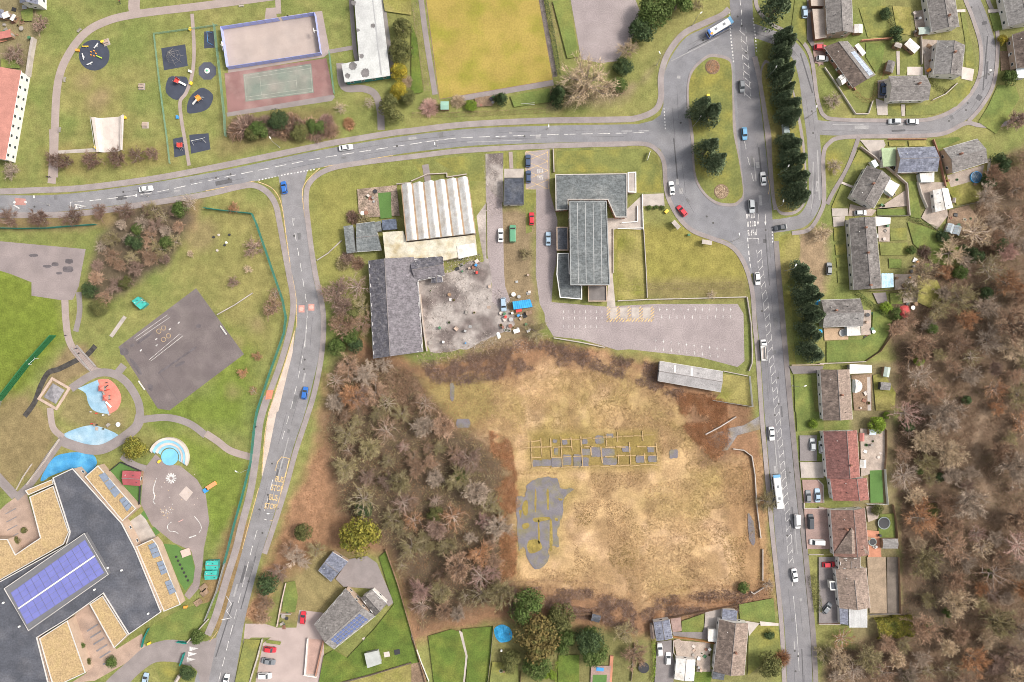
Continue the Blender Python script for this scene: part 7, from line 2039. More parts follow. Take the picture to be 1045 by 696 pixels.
def hoop(p, ang, label):
 x, y, _ = W(p)
 o = thing('goal_hoop', label, 'goal', (x, y, .03), R(ang))
 link('pole', MB().tube([(0, 0, -.03), (0, 0, 3.2), (.8, 0, 3.4)], .07, 6).mesh('pole', WHITE), o)
 link('backboard', MB().box(.8, .86, -.8, .8, 3.0, 4.0).mesh('backboard', WHITE), o)
 link('ring', MB().tube([(1.1 + .25 * math.cos(a * .785), .25 * math.sin(a * .785), 3.2) for a in range(9)], .03, 4).mesh('ring', ORNG), o)
 link('goal_frame', MB().tube([(.1, -1.5, 0), (.1, -1.5, 2), (.1, 1.5, 2), (.1, 1.5, 0)], .06, 5).mesh('goal_frame', WHITE), o)
hoop(t1(1,0,92,245), 8, 'white hoop and goal at the left end of the ball court')
hoop(t1(1,0,574,175), 188, 'white hoop and goal at the right end of the ball court')
TEN = T(1,0,(95,372),(612,295),(650,488),(112,578))
tno = sheet('tennis_surround', TEN, mat('tennis_red', (.225, .125, .118), .9, .10, .2, .08, 3, c2=(.31, .215, .195), c2amt=.4), .026)
tng = sheet('tennis_surface', T(1,0,(190,378),(535,322),(548,470),(202,516)), mat('tennis_green', (.165, .19, .16), .9, .12, .2, .08, 3, c2=(.25, .235, .205), c2amt=.5), .032)
A_, B_, C_, D_ = [np.array(p) for p in T(1,0,(196,384),(530,330),(542,464),(207,508))]
P = lambda k, t: tuple((A_ * (1 - k) + B_ * k) * (1 - t) + (D_ * (1 - k) + C_ * k) * t)
for a, b in (((0,0),(1,0)),((1,0),(1,1)),((1,1),(0,1)),((0,1),(0,0)),((0,.125),(1,.125)),((0,.875),(1,.875)),((.23,.125),(.23,.875)),((.77,.125),(.77,.875)),((.23,.5),(.77,.5))):
 line(tng, [P(*a), P(*b)], .11, mat('worn_line', (.33, .32, .285), .9, .2, .5, .2, 2), 'court_line', False)
sheet('apron', T(1,0,(105,572),(648,480),(655,492),(640,512),(110,592)), PATH_G, .030)
# netting fences: each bay with its own mesh of bars
def net_mesh(nm, m, nv=14, nh=5):
 mb = MB()
 for k in range(nv + 1):
  x = -.5 + k / nv
  mb.box(x - .008, x + .008, -.5, .5, 0, 1)
 for k in range(nh):
  z = .02 + k / (nh - 1) * .96
  mb.box(-.5, .5, -.5, .5, z - .012, z + .012)
 return mb.mesh(nm, m)
TEAL_F = plain('fence_teal', (.02, .20, .17), .5)
GREEN_F = plain('fence_green', (.20, .36, .27), .5)
DGREEN_F = plain('fence_dark_green', (.03, .15, .06), .5)
GREY_F = plain('fence_grey', (.25, .25, .24), .5)
NETS = {m.name: net_mesh('mesh_panel', m) for m in (TEAL_F, GREEN_F, DGREEN_F, GREY_F)}
def net_fence(label, pts, h, m, step=3.0, thick=.05, smooth=False, name='mesh_fence'):
 q = [Vector(W(p)) for p in (crv(pts, n=4) if smooth else pts)]
 root = thing(name, label, 'fence', (q[0].x, q[0].y, 0))
 for a, b in zip(q[:-1], q[1:]):
  n = max(1, round((b - a).length / step))
  ang = math.atan2(b.y - a.y, b.x - a.x)
  for k in range(n):
   p0, p1 = a.lerp(b, k / n), a.lerp(b, (k + 1) / n)
   c = (p0 + p1) / 2
   link('mesh_panel', NETS[m.name], root, rel(root, c.x, c.y, .05), ang, ((p1 - p0).length, thick, h))
   link('post', unit_box(m), root, rel(root, p0.x, p0.y, -.05), ang, (.08, .1, h + .12))
 return root
net_fence('teal school fence down the left side of the school road', T(1,1,(0,362),(120,378),(240,390),(262,440),(350,696)) + T(1,2,(395,130),(412,220),(402,300),(330,500),(265,696)) + T(1,3,(250,100),(235,250),(190,430),(150,570),(125,670)) + T(1,4,(100,90)), 2.4, TEAL_F, 3.0, .07)
net_fence('teal fence running below the upper road at the left', T(0,1,(-60,464),(0,463),(120,466),(240,464),(335,456),(495,445)), 2.2, TEAL_F, 3.0, .06)
net_fence('green fence round the left of the play mats', T(1,0,(60,130),(0,140)) + T(0,0,(970,150),(785,175),(815,440),(850,696)) + T(0,1,(865,135)), 1.2, GREEN_F, 3.0, .04)
net_fence('green fence between the play mats and the courts', T(1,0,(48,130),(72,330),(100,590),(106,696)), 2.2, GREEN_F, 3.0, .04)
net_fence('green fence on the right of the tennis court', T(1,0,(630,268),(655,480)), 2.4, GREEN_F, 3.0, .04)
net_fence('tall dark green netting across the sports pitch', T(0,2,(285,310),(150,460),(10,640)), 3.6, DGREEN_F, 3.0, .3)
net_fence('dark green fence at the left edge of the pitch', T(0,2,(10,640),(-10,700)), 1.4, GREY_F)
net_fence('grey fence down the left of the lower road by the sheds', T(1,4,(100,90),(60,230),(0,380)), 1.6, GREY_F, 3.0, .2)
x, y, _ = W(t1(0,2,170,432))
o = thing('football_goal', 'small white framed goal against the green netting', 'goal', (x, y, .02), R(42))
link('frame', MB().tube([(-1.6, -.9, 0), (-1.6, -.9, 1.8), (1.6, -.9, 1.8), (1.6, -.9, 0)], .07, 5).tube([(-1.6, -.9, 1.8), (-1.6, .9, 1.4), (-1.6, .9, 0)], .05, 5).tube([(1.6, -.9, 1.8), (1.6, .9, 1.4), (1.6, .9, 0)], .05, 5).tube([(-1.6, .9, 1.4), (1.6, .9, 1.4)], .05, 5).tube([(-1.6, .9, .03), (1.6, .9, .03)], .05, 5).mesh('frame', WHITE), o)
# ------------------------------------------------------------------ garden walls and fences
_fp = {}
def board_panel(m):
 if m.name not in _fp:
  mb = MB()
  for k in range(7):
   x = -.5 + (k + .5) / 7
   mb.box(x - .066, x + .066, -.3 + .2 * (k % 2), .3 + .2 * (k % 2), 0, 1)
  _fp[m.name] = mb.mesh('fence_panel', m)
 return _fp[m.name]
def fence(label, pts, h=1.6, m=None, step=1.9, name='timber_fence'):
 m = m or TIMBER
 q = [Vector(W(p)) for p in pts]
 root = thing(name, label, 'fence', (q[0].x, q[0].y, 0))
 for a, b in zip(q[:-1], q[1:]):
  n = max(1, round((b - a).length / step))
  ang = math.atan2(b.y - a.y, b.x - a.x)
  for k in range(n):
   p0, p1 = a.lerp(b, k / n), a.lerp(b, (k + 1) / n)
   c = (p0 + p1) / 2
   link('fence_panel', board_panel(m), root, rel(root, c.x, c.y, .02), ang, ((p1 - p0).length - .08, .06, h))
   link('post', unit_box(m), root, rel(root, p0.x, p0.y, -.05), ang, (.1, .1, h + .1))
 return root
def wall(label, pts, h=1.0, w=.3, m=None, cop=None, name='garden_wall'):
 cop = CONC if cop in (CONC_P, None) else cop
 w = w * .8 if w < .6 else w
 q = [Vector(W(p)) for p in pts]
 root = thing(name, label, 'wall', (q[0].x, q[0].y, 0))
 for i, (a, b) in enumerate(zip(q[:-1], q[1:])):
  c, ang, l = (a + b) / 2, math.atan2(b.y - a.y, b.x - a.x), (b - a).length
  link('wall_length', unit_box(m or BRICK), root, rel(root, c.x, c.y, -.05), ang, (l, w, h + .05 + .002 * i))
  link('coping', unit_box(cop or CONC), root, rel(root, c.x, c.y, h + .002 * i), ang, (l, w + .05, .07 + .003 * i))
 return root
PINKW = mat('pink_wall', (.48, .37, .32), .9, .08)
wall('pale wall between the allotments and the park', T(0,0,(182,200),(165,300),(152,392)), 1.8, .9, CONC, CONC)
wall('pale wall along the top of the big car park', T(3,2,(0,135),(150,128),(400,122),(650,115)), .9, .35, CONC, CONC_P)
wall('pale wall along the right of the big car park', T(3,2,(655,115),(675,250),(682,400),(680,450),(665,490)), .9, .35, CONC, CONC_P)
wall('low pale wall along the foot of the car park', T(2,2,(720,322),(860,345),(980,370)), .8, .4, CONC, CONC_P)
wall('thin wall dividing the library lawns', T(3,1,(132,470),(145,690)) + T(3,2,(150,120)), .9, .25, GREYW, CONC)
wall('pale wall left of the library lawn', T(2,1,(718,62),(722,180)) , 1.0, .4, BRICK, CONC_P)
wall('white edged kerb wall round the right hand library lawn', T(2,1,(1022,465),(1022,690)), .5, .3, CONC_P, CONC_P)
wall('low wall beside the track into the dry field', T(3,3,(445,115),(520,75),(600,25)), .8, .4, CONC, CONC_P)
wall('low concrete wall along the right edge of the dry field', T(3,3,(585,188),(640,195),(680,225),(695,320),(705,480),(725,640)), .8, .35, CONC, CONC_P)
wall('broken wall at the foot of the dry field by the road', T(3,4,(735,20),(735,180)), .7, .35, CONC, CONC_P)
wall('short bent wall below the dry field', T(3,4,(675,235),(690,246),(740,215)), .7, .3, CONC_P, CONC_P)
wall('thin wall round the lawn of the long shed', T(3,2,(535,490),(660,515)), .7, .3, CONC, CONC)
net_fence('grey wire fence right of the long shed lawn', T(3,2,(668,515),(682,670),(480,638)), 1.6, GREY_F, 3, .1)
wall('cream wall round the garden of the solar panelled bungalow', T(4,0,(28,345),(80,420),(185,580),(250,580),(272,515)), .9, .3, RENDER, CONC_P)
wall('brick wall along the front of the solar panelled bungalow', T(4,0,(35,240),(105,345),(185,460)), .9, .4, BRICK, BRICK)
wall('brick wall behind the solar panelled bungalow', T(4,0,(210,212),(290,205),(370,200)), 1.4, .35, BRICK, mat('red_coping', (.42, .19, .12), .9))
wall('garden wall on the bend beside the concrete drive', T(4,0,(575,510),(640,480),(700,425)), .8, .3, PINKW, CONC_P)
wall('white wall behind the bungalow gardens at the top', T(4,0,(515,190),(520,330)), 1.2, .25, CONC, CONC)
wall('long pale wall beside the cul-de-sac drive', T(4,1,(208,52),(280,105),(380,185),(442,240),(455,400)), 1.4, .35, PINKW, CONC_P)
wall('red brick wall along the cul-de-sac fronts', T(4,1,(350,12),(450,12),(545,12)), .8, .3, BRICK, BRICK)
wall('red brick boundary between the blue grey and mottled houses', T(4,1,(578,15),(605,90),(640,250)), 1.1, .3, BRICK, BRICK)
wall('white boundary wall right of the blue pool', T(4,1,(862,110),(845,240),(828,325)), 1.5, .3, RENDER, CONC_P)
fence('dark fence below the pool garden', T(4,1,(828,328),(760,342),(690,358)), 1.5, TIMB_G)
wall('white fence wall in the blue grey house garden', T(4,1,(498,228),(515,290),(545,360)), 1.4, .3, RENDER, CONC_P)
fence('dark timber fence below the dark diagonal house', T(4,1,(295,402),(380,402),(455,400)), 1.5, TIMB_G)
wall('white front wall of the long terrace', T(4,1,(140,420),(160,560),(175,696)), .7, .3, RENDER, CONC_P)
fence('orange fence along the end garden of the long terrace', T(4,2,(250,85),(380,80),(498,72)), 1.5, mat('pale_timber', (.42, .32, .26)))
fence('timber fence right of the terrace end garden', T(4,2,(498,72),(490,140)), 1.5, TIMB_G)
fence('curved timber fence round the weathered house lawn', T(4,2,(378,240),(365,310),(310,390),(235,440)), 1.4, TIMBER)
wall('pale wall below the weathered house lawn', T(4,2,(0,452),(120,448),(235,442)), 1.2, .3, CONC, CONC)
fence('timber fence behind the upper red house', T(4,3,(338,90),(338,200),(330,290)), 1.6, TIMBER)
fence('white fence behind the lower red house', T(4,3,(332,290),(338,380),(346,468)), 1.6, WHITE)
fence('white fence across the foot of the red house garden', T(4,3,(240,466),(346,468)), 1.4, WHITE)
fence('rusty fence right of the trampoline lawn', T(4,3,(372,470),(388,560),(398,690)), 1.6, TIMBER)
fence('timber fence right of the long terraced garden', T(4,4,(400,60),(405,200),(408,345)), 1.6, TIMBER)
fence('timber fence at the foot of the long terraced garden', T(4,4,(255,350),(340,346),(408,345)), 1.4, TIMB_G)
wall('brick wall at the foot of the dark drive', T(4,4,(0,398),(60,398),(108,400)), .8, .3, BRICK, CONC_P)
wall('white kerb wall between the front drives', T(3,3,(945,462),(945,490),(1044,490)), .6, .3, CONC_P, CONC_P)
wall('curved pale wall on the reddish drive', T(3,3,(1015,345),(1040,370),(1044,460)), .6, .3, CONC_P, CONC_P)
wall('white kerb wall on the lower front drive', T(3,4,(970,48),(1044,48)), .5, .3, CONC_P, CONC_P)
wall('brick wall left of the drives opposite the long shed', T(3,2,(880,460),(1044,458)), .8, .3, BRICK, PINKW)
fence('orange fence across the bottom garden of the brown house', T(3,4,(282,462),(390,475),(492,495)), 1.6, mat('orange_timber', (.50, .25, .10), .9, .12))
wall('white curved wall beside the white cars', T(3,4,(282,480),(282,540),(302,572)), 1.0, .25, PINKW, CONC_P)
fence('white picket fence at the bottom left of the white cars', T(3,4,(85,495),(80,600),(68,690)), 1.0, mat('pale_timber', (.42, .32, .26)))
fence('timber fence along the top of the bottom right garden', T(3,4,(185,385),(330,352),(450,330),(540,312),(612,302)), 1.5, TIMBER)
fence('long timber fence right of the community lawn', T(1,4,(915,20),(975,190),(1044,430)) + T(2,4,(20,500),(70,680),(80,730)), 1.6, TIMBER)
fence('pale fence across the foot of the community lawn', T(1,4,(690,694),(840,655),(1044,592)), 1.5, mat('pale_timber', (.42, .32, .26)))
fence('pale post and panel fence left of the bottom lawns', T(2,4,(0,450),(50,590),(90,690)), 1.2, WHITE)
fence('dark fence between the bottom lawns and the tarpaulin garden', T(2,4,(415,410),(400,580),(385,700)), 1.6, TIMB_G)
fence('short fence above the garden strip at the bottom', T(2,4,(815,345),(910,345)), 1.5, TIMBER)
fence('dark fence left of the narrow garden strip', T(2,4,(555,640),(550,720)), 1.5, TIMBER)
wall('brick path edge right of the narrow garden strip', T(2,4,(1015,560),(1005,720)), .4, 1.2, BRICK, mat('red_coping', (.42, .19, .12)))
wall('stone wall left of the community forecourt', T(1,4,(290,475),(265,570),(225,696)), .8, .5, CONC, CONC_P)
wall('stone wall beside the road above the forecourt', T(1,4,(410,190),(385,300),(365,410)), 1.0, .35, CONC, PINKW)
wall('pale rail wall above the forecourt bins', T(1,4,(378,345),(435,348)), 1.0, .25, PINKW, CONC_P)
wall('school gate wall left of the entrance', T(0,4,(1060,375),(1005,435),(955,492)), 1.2, .4, CONC_P, CONC_P)
net_fence('teal fence at the school entrance lawn', T(0,4,(725,515),(735,470),(760,420)), 1.4, TEAL_F, 2, .16)
net_fence('teal gate left of the white entrance triangles', T(0,4,(940,545),(920,605)), 1.6, TEAL_F, 2, .3)
net_fence('teal rail along the top of the entrance road', T(0,4,(905,487),(955,494)), 1.4, TEAL_F, 2, .3)
wall('pale wall round the works garden', T(1,1,(970,240),(1044,232)), .9, .35, PINKW, CONC_P)
wall('pink wall above the works building', T(2,1,(0,225),(80,190),(180,185),(180,205),(280,190)), .9, .35, PINKW, CONC_P)
wall('brick wall between the slate workshop and the yard', T(2,2,(45,100),(60,250),(80,390)), 1.4, .5, BUFF, CONC)
wall('pipe like pale rail left of the works verge', T(1,1,(565,625),(620,590),(690,525)), .4, .35, CONC, CONC_P)
wall('stone wall round the wooded dell', T(1,2,(60,205),(150,155),(240,95)), .6, .35, TIMB_G, CONC)
wall('pale wall beside the school stream path', T(0,3,(305,140),(230,250),(140,370)), .9, .35, CONC_P, CONC_P)
wall('dark railing wall above the artificial turf', T(0,3,(560,300),(615,255),(720,300),(710,470)), .9, .12, BLACKP, BLACKP)
wall('pipe rail at the left of the school', T(0,3,(85,395),(120,330),(165,265)), .5, .25, CONC_P, CONC_P)

# ------------------------------------------------------------------ lawns, drives and patios round the houses
PATIO = mat('patio_slabs', (.36, .295, .25), .9, .12, .5, .12, 3, c2=(.27, .225, .195), c2amt=.5, c2sc=.3)
DRIVE_R = mat('brick_drive', (.30, .205, .18), .9, .10, .4, .1, 3, c2=(.25, .185, .17), c2amt=.5)
DRIVE_G = mat('drive_tarmac', (.19, .17, .168), .9, .10, .4, .08, 3)
DECKB = mat('decking', (.40, .285, .19), .9, .12, .5, .1, 4)
for c, r, pts, nm, m in (
 (4,0,((30,365),(80,435),(185,570),(250,570),(265,520),(230,520),(170,470),(100,370)),'lawn',GRASS),
 (4,0,((290,500),(350,520),(355,585),(300,585)),'drive',CONC), (4,0,((350,540),(415,535),(420,588),(352,588)),'lawn',GRASS), (4,0,((418,530),(440,530),(438,590),(422,590)),'path',CONC),
 (4,0,((442,535),(560,535),(660,480),(700,430),(775,412),(770,470),(700,540),(590,580),(445,588)),'lawn',GRASS),
 (4,0,((730,340),(790,352),(780,412),(725,400)),'drive',CONC_P), (4,0,((745,215),(745,340),(792,340),(780,230),(740,60),(720,60)),'lawn',GRASS),
 (4,0,((525,200),(605,205),(585,375),(540,380)),'patio',PATIO), (4,0,((205,40),(340,30),(370,180),(250,190)),'lawn',GRASS), (4,0,((240,220),(340,220),(320,330),(290,370),(240,290)),'lawn',GRASS_B),
 (4,0,((410,260),(510,260),(520,340),(415,380)),'lawn',GRASS), (4,0,((395,260),(412,260),(412,380),(398,380)),'path',CONC), (4,0,((450,340),(530,340),(530,383),(450,383)),'patio',CONC_P),
 (4,0,((375,30),(470,40),(470,180),(400,170)),'lawn',GRASS_Y), (4,0,((480,60),(545,50),(570,150),(500,190)),'patio',PATIO), (4,0,((700,50),(745,48),(745,62),(702,64)),'path',CONC_P), (4,0,((860,50),(930,45),(930,62),(862,66)),'path',CONC_P),
 (4,0,((865,70),(925,66),(940,150),(890,160)),'lawn',GRASS_B), (4,0,((910,430),(1000,440),(1020,500),(900,680),(810,620),(860,540)),'lawn',GRASS_B), (4,0,((920,260),(985,260),(1000,350),(925,360)),'bed',EARTH),
 (4,0,((300,410),(355,400),(352,500),(300,500)),'drive',DRIVE_G), (4,0,((0,230),(60,235),(30,310),(0,340)),'drive',DRIVE_R),
 (3,0,((985,220),(1044,215),(1044,330),(1000,320)),'drive',DRIVE_R), (3,0,((960,0),(990,0),(1000,260),(960,200)),'drive',PAVE_D), (3,0,((900,0),(940,0),(960,200),(940,230),(880,160)),'lawn',GRASS),
 (4,1,((210,15),(330,15),(340,40),(318,80),(320,150),(280,100)),'drive',CONC), (4,1,((205,62),(262,108),(175,235),(122,225)),'lawn',GRASS), (4,1,((118,225),(175,248),(170,258),(115,236)),'path',CONC_P), (4,1,((115,240),(165,262),(135,355),(65,360)),'lawn',GRASS),
 (4,1,((68,362),(150,362),(148,400),(70,402)),'drive',CONC), (4,1,((72,405),(135,400),(130,450),(76,455)),'drive',CONC), (4,1,((78,462),(130,460),(132,525),(80,528)),'lawn',GRASS), (4,1,((84,545),(138,542),(140,595),(88,598)),'lawn',GRASS), (4,1,((90,612),(145,610),(150,660),(95,662)),'lawn',GRASS), (4,1,((95,678),(150,676),(152,740),(98,740)),'lawn',GRASS),
 (4,1,((160,340),(290,370),(440,270),(450,350),(300,362),(270,400),(150,400)),'patio',PATIO), (4,1,((295,365),(440,365),(445,398),(298,398)),'lawn',GRASS_B),
 (4,1,((455,225),(495,225),(520,415),(465,405)),'lawn',GRASS_B), (4,1,((500,230),(640,230),(655,400),(600,470),(560,440),(520,410),(545,360)),'patio',PATIO), (4,1,((655,180),(860,130),(830,320),(700,345),(640,240)),'lawn',GRASS_Y), (4,1,((650,195),(840,140),(825,210),(670,255)),'patio',PATIO),
 (4,1,((355,22),(440,22),(440,46),(358,46)),'bed',GRASS_Y), (4,1,((455,18),(545,18),(548,46),(458,48)),'bed',GRASS_Y), (4,1,((585,10),(710,0),(720,15),(640,50),(600,60)),'lawn',GRASS_B),
 (4,1,((300,445),(360,445),(360,530),(305,530)),'patio',PATIO), (4,1,((362,465),(445,460),(448,522),(365,525)),'lawn',GRASS), (4,1,((310,540),(450,535),(455,600),(315,600)),'lawn',GRASS), (4,1,((450,430),(560,460),(640,500),(740,600),(700,660),(580,640),(480,540)),'lawn',GRASS_B), (4,1,((355,615),(420,620),(420,665),(358,665)),'lawn',GRASS_B), (4,1,((660,370),(760,345),(800,400),(750,500),(650,440)),'bed',EARTH),
 (4,2,((385,0),(495,0),(498,70),(385,78)),'patio',PATIO), (4,2,((500,0),(600,30),(640,120),(560,170),(500,140)),'lawn',GRASS_Y), (4,2,((360,95),(420,95),(425,150),(365,150)),'lawn',GRASS_B), (4,2,((425,95),(498,90),(498,140),(430,145)),'patio',PATIO),
 (4,2,((275,95),(340,92),(350,140),(300,150)),'patio',PATH_G), (4,2,((25,270),(150,270),(150,330),(30,335)),'patio',DECKB), (4,2,((215,180),(265,180),(265,305),(150,315),(150,300),(215,300)),'patio',PATIO),
 (4,2,((40,340),(220,330),(270,300),(275,190),(320,180),(372,235),(350,310),(300,390),(230,440),(40,445)),'lawn',GRASS_B), (4,2,((275,510),(330,500),(390,600),(385,690),(290,690)),'lawn',GRASS_Y), (4,2,((165,510),(270,505),(270,690),(180,690)),'patio',EARTH), (4,2,((245,520),(262,520),(265,690),(248,690)),'path',CONC),
 (3,2,((870,465),(1044,465),(1030,500),(890,505)),'drive',PAVE_D), (3,2,((895,510),(980,510),(990,620),(1000,696),(900,696)),'lawn',GRASS_B),
 (3,3,((905,0),(1044,0),(1044,90),(910,100)),'lawn',GRASS_B), (3,3,((922,120),(1010,120),(1010,250),(925,250)),'drive',DRIVE_G), (3,3,((925,255),(1044,255),(1044,335),(930,335)),'drive',CONC), (3,3,((935,345),(1020,345),(1044,380),(1044,462),(945,462)),'drive',DRIVE_R), (3,3,((945,492),(1044,492),(1060,696),(960,696)),'drive',DRIVE_R), (3,3,((1010,110),(1044,110),(1044,250),(1012,250)),'lawn',GRASS_B),
 (4,3,((0,480),(55,490),(60,696),(0,696)),'drive',DRIVE_R), (4,3,((210,85),(335,90),(335,290),(215,330)),'patio',PATIO), (4,3,((258,298),(320,295),(328,460),(262,462)),'lawn',TURF), (4,3,((300,520),(382,515),(385,640),(305,650)),'lawn',GRASS_B), (4,3,((245,600),(305,605),(318,740),(250,745)),'patio',mat('terracotta_paving',(.42,.19,.12),.9,.12,.4,.1,4)), (4,3,((240,480),(320,475),(300,540),(250,560)),'patio',PATIO),
 (4,4,((0,60),(98,60),(100,395),(0,395)),'drive',DRIVE_G), (4,4,((245,60),(340,60),(345,345),(258,345)),'patio',mat('timber_terrace',(.27,.205,.145),.9,.14,.4,.14,3)), (4,4,((345,60),(402,60),(405,345),(348,345)),'bed',mat('dark_terrace',(.145,.12,.10),.9,.14,.4,.14,3)),
 (3,4,((445,340),(535,320),(515,470),(490,420),(440,415)),'patio',CONC), (3,4,((325,385),(440,345),(435,425),(420,445),(325,445)),'lawn',GRASS_B), (3,4,((268,372),(320,365),(325,435),(280,440)),'patio',DRIVE_R), (3,4,((275,440),(430,440),(440,415),(460,410),(460,480),(285,458)),'path',DRIVE_G),
 (3,4,((615,300),(790,268),(800,390),(720,390),(620,375)),'lawn',GRASS_B), (3,4,((665,400),(810,410),(830,540),(780,560),(660,660)),'lawn',GRASS), (3,4,((630,380),(720,395),(665,460),(660,400)),'patio',CONC), (3,4,((720,385),(815,395),(815,408),(725,408)),'path',CONC_P),
 (3,4,((200,490),(275,480),(280,560),(290,600),(280,730),(185,730)),'drive',DRIVE_G), (3,4,((285,480),(470,495),(470,640),(400,640),(400,575),(300,565)),'patio',PATIO), (3,4,((390,640),(480,640),(470,696),(385,696)),'lawn',GRASS_D),
 (1,4,((660,170),(730,70),(820,55),(870,90),(900,160),(955,290),(930,310),(840,220),(700,210)),'paving',PATH_G), (1,4,((400,190),(455,180),(470,260),(455,340),(390,335)),'lawn',GRASS_B), (1,4,((880,60),(915,30),(970,190),(1044,440),(1044,590),(840,650),(690,690),(575,696),(600,560),(650,530),(720,570),(860,420),(955,300)),'lawn',GRASS_D),
 (1,4,((200,475),(280,480),(240,600),(220,696),(150,696)),'lawn',GRASS), (1,4,((310,478),(385,488),(380,505),(310,495)),'lawn',GRASS_B), (1,4,((700,700),(1044,600),(1044,760),(700,760)),'lawn',GRASS_Y),
 (2,4,((85,460),(205,425),(250,440),(280,570),(265,740),(120,740)),'lawn',GRASS_D), (2,4,((255,425),(415,410),(395,590),(380,740),(275,740),(285,570)),'lawn',GRASS_D), (2,4,((240,430),(258,440),(285,560),(270,696),(262,696),(275,560)),'path',CONC), (2,4,((745,555),(850,555),(850,740),(740,740)),'lawn',GRASS_D), (2,4,((410,590),(540,600),(545,740),(390,740)),'lawn',GRASS), (2,4,((0,480),(30,580),(50,610),(0,600)),'lawn',GRASS_D), (2,4,((910,610),(1010,610),(1000,740),(905,740)),'patio',DRIVE_R), (2,4,((918,655),(990,655),(985,740),(915,740)),'lawn',TURF), (2,4,((0,600),(50,590),(80,696),(0,720)),'patio',EARTH),
 (0,0,((0,170),(60,150),(40,210),(0,220)),'patio',mat('terracotta_paving',(.42,.19,.12))), (0,0,((110,60),(175,40),(170,110),(120,110)),'lawn',GRASS_B), (0,0,((10,300),(90,310),(110,350),(10,345)),'lawn',GRASS_B),
 (1,1,((770,265),(970,245),(985,400),(780,410)),'bed',mat('rubble_bed',(.29,.22,.175),.95,.25,.5,.35,1.8,c2=(.18,.14,.105),c2amt=.6,c2sc=.3)), (1,1,((875,285),(940,280),(945,410),(888,415)),'turf',TURF),
 (2,0,((500,490),(700,450),(705,520),(520,545)),'lawn',GRASS_B), (2,0,((715,10),(795,0),(850,290),(790,300)),'lawn',GRASS_B), (2,0,((320,500),(420,485),(410,540),(330,545)),'bed',EARTH), (1,0,((900,0),(1044,0),(1044,80),(910,60)),'lawn',GRASS_Y), (2,0,((0,130),(30,200),(60,470),(0,480)),'lawn',GRASS_D)):
 sheet(nm, T(c, r, *pts), m)
bg = sheet('bowling_green', T(2,0,(70,-40),(638,-40),(716,405),(142,502)), BOWL, .05)
line(bg, T(2,0,(70,-40),(142,502),(716,405),(638,-40)), .5, mat('green_edging', (.20, .13, .11), .9), 'edging_board', False)

# ------------------------------------------------------------------ garden things
def garden_shed(label, p, ang, l, w, h, roof, wallm=None, ridge=.4):
 x, y, _ = W(p, h)
 o = thing('garden_shed', label, 'shed', (x, y, 0), R(ang))
 link('wall', MB().box(-l / 2 + .1, l / 2 - .1, -w / 2 + .1, w / 2 - .1, -.05, h).add([(-l / 2 + .1, -w / 2 + .1, h), (-l / 2 + .1, w / 2 - .1, h), (-l / 2 + .1, 0, h + ridge)], [(0, 2, 1)]).add([(l / 2 - .1, -w / 2 + .1, h), (l / 2 - .1, w / 2 - .1, h), (l / 2 - .1, 0, h + ridge)], [(0, 1, 2)]).mesh('wall', wallm or TIMBER), o)
 for s in (-1, 1):
  a = [(-l / 2, s * w / 2, h - .04), (l / 2, s * w / 2, h - .04), (l / 2, 0, h + ridge + .02), (-l / 2, 0, h + ridge + .02)]
  link('roof_slope', MB().add(a + [(q[0], q[1], q[2] + .07) for q in a], [(0, 1, 2, 3), (7, 6, 5, 4)] + [(i, 4 + i, 4 + (i + 1) % 4, (i + 1) % 4) for i in range(4)]).mesh('roof_slope', roof), o)
 link('door', MB().box(l / 2 - .1, l / 2 - .06, -.4, .4, .05, min(1.9, h - .1)).mesh('door', TIMB_G), o)
 link('window', MB().box(-.4, .4, -w / 2 + .06, -w / 2 + .1, .9, 1.5).mesh('window', GLASS), o)
WHR, GRR, BRR = WHITER, RGL, RG
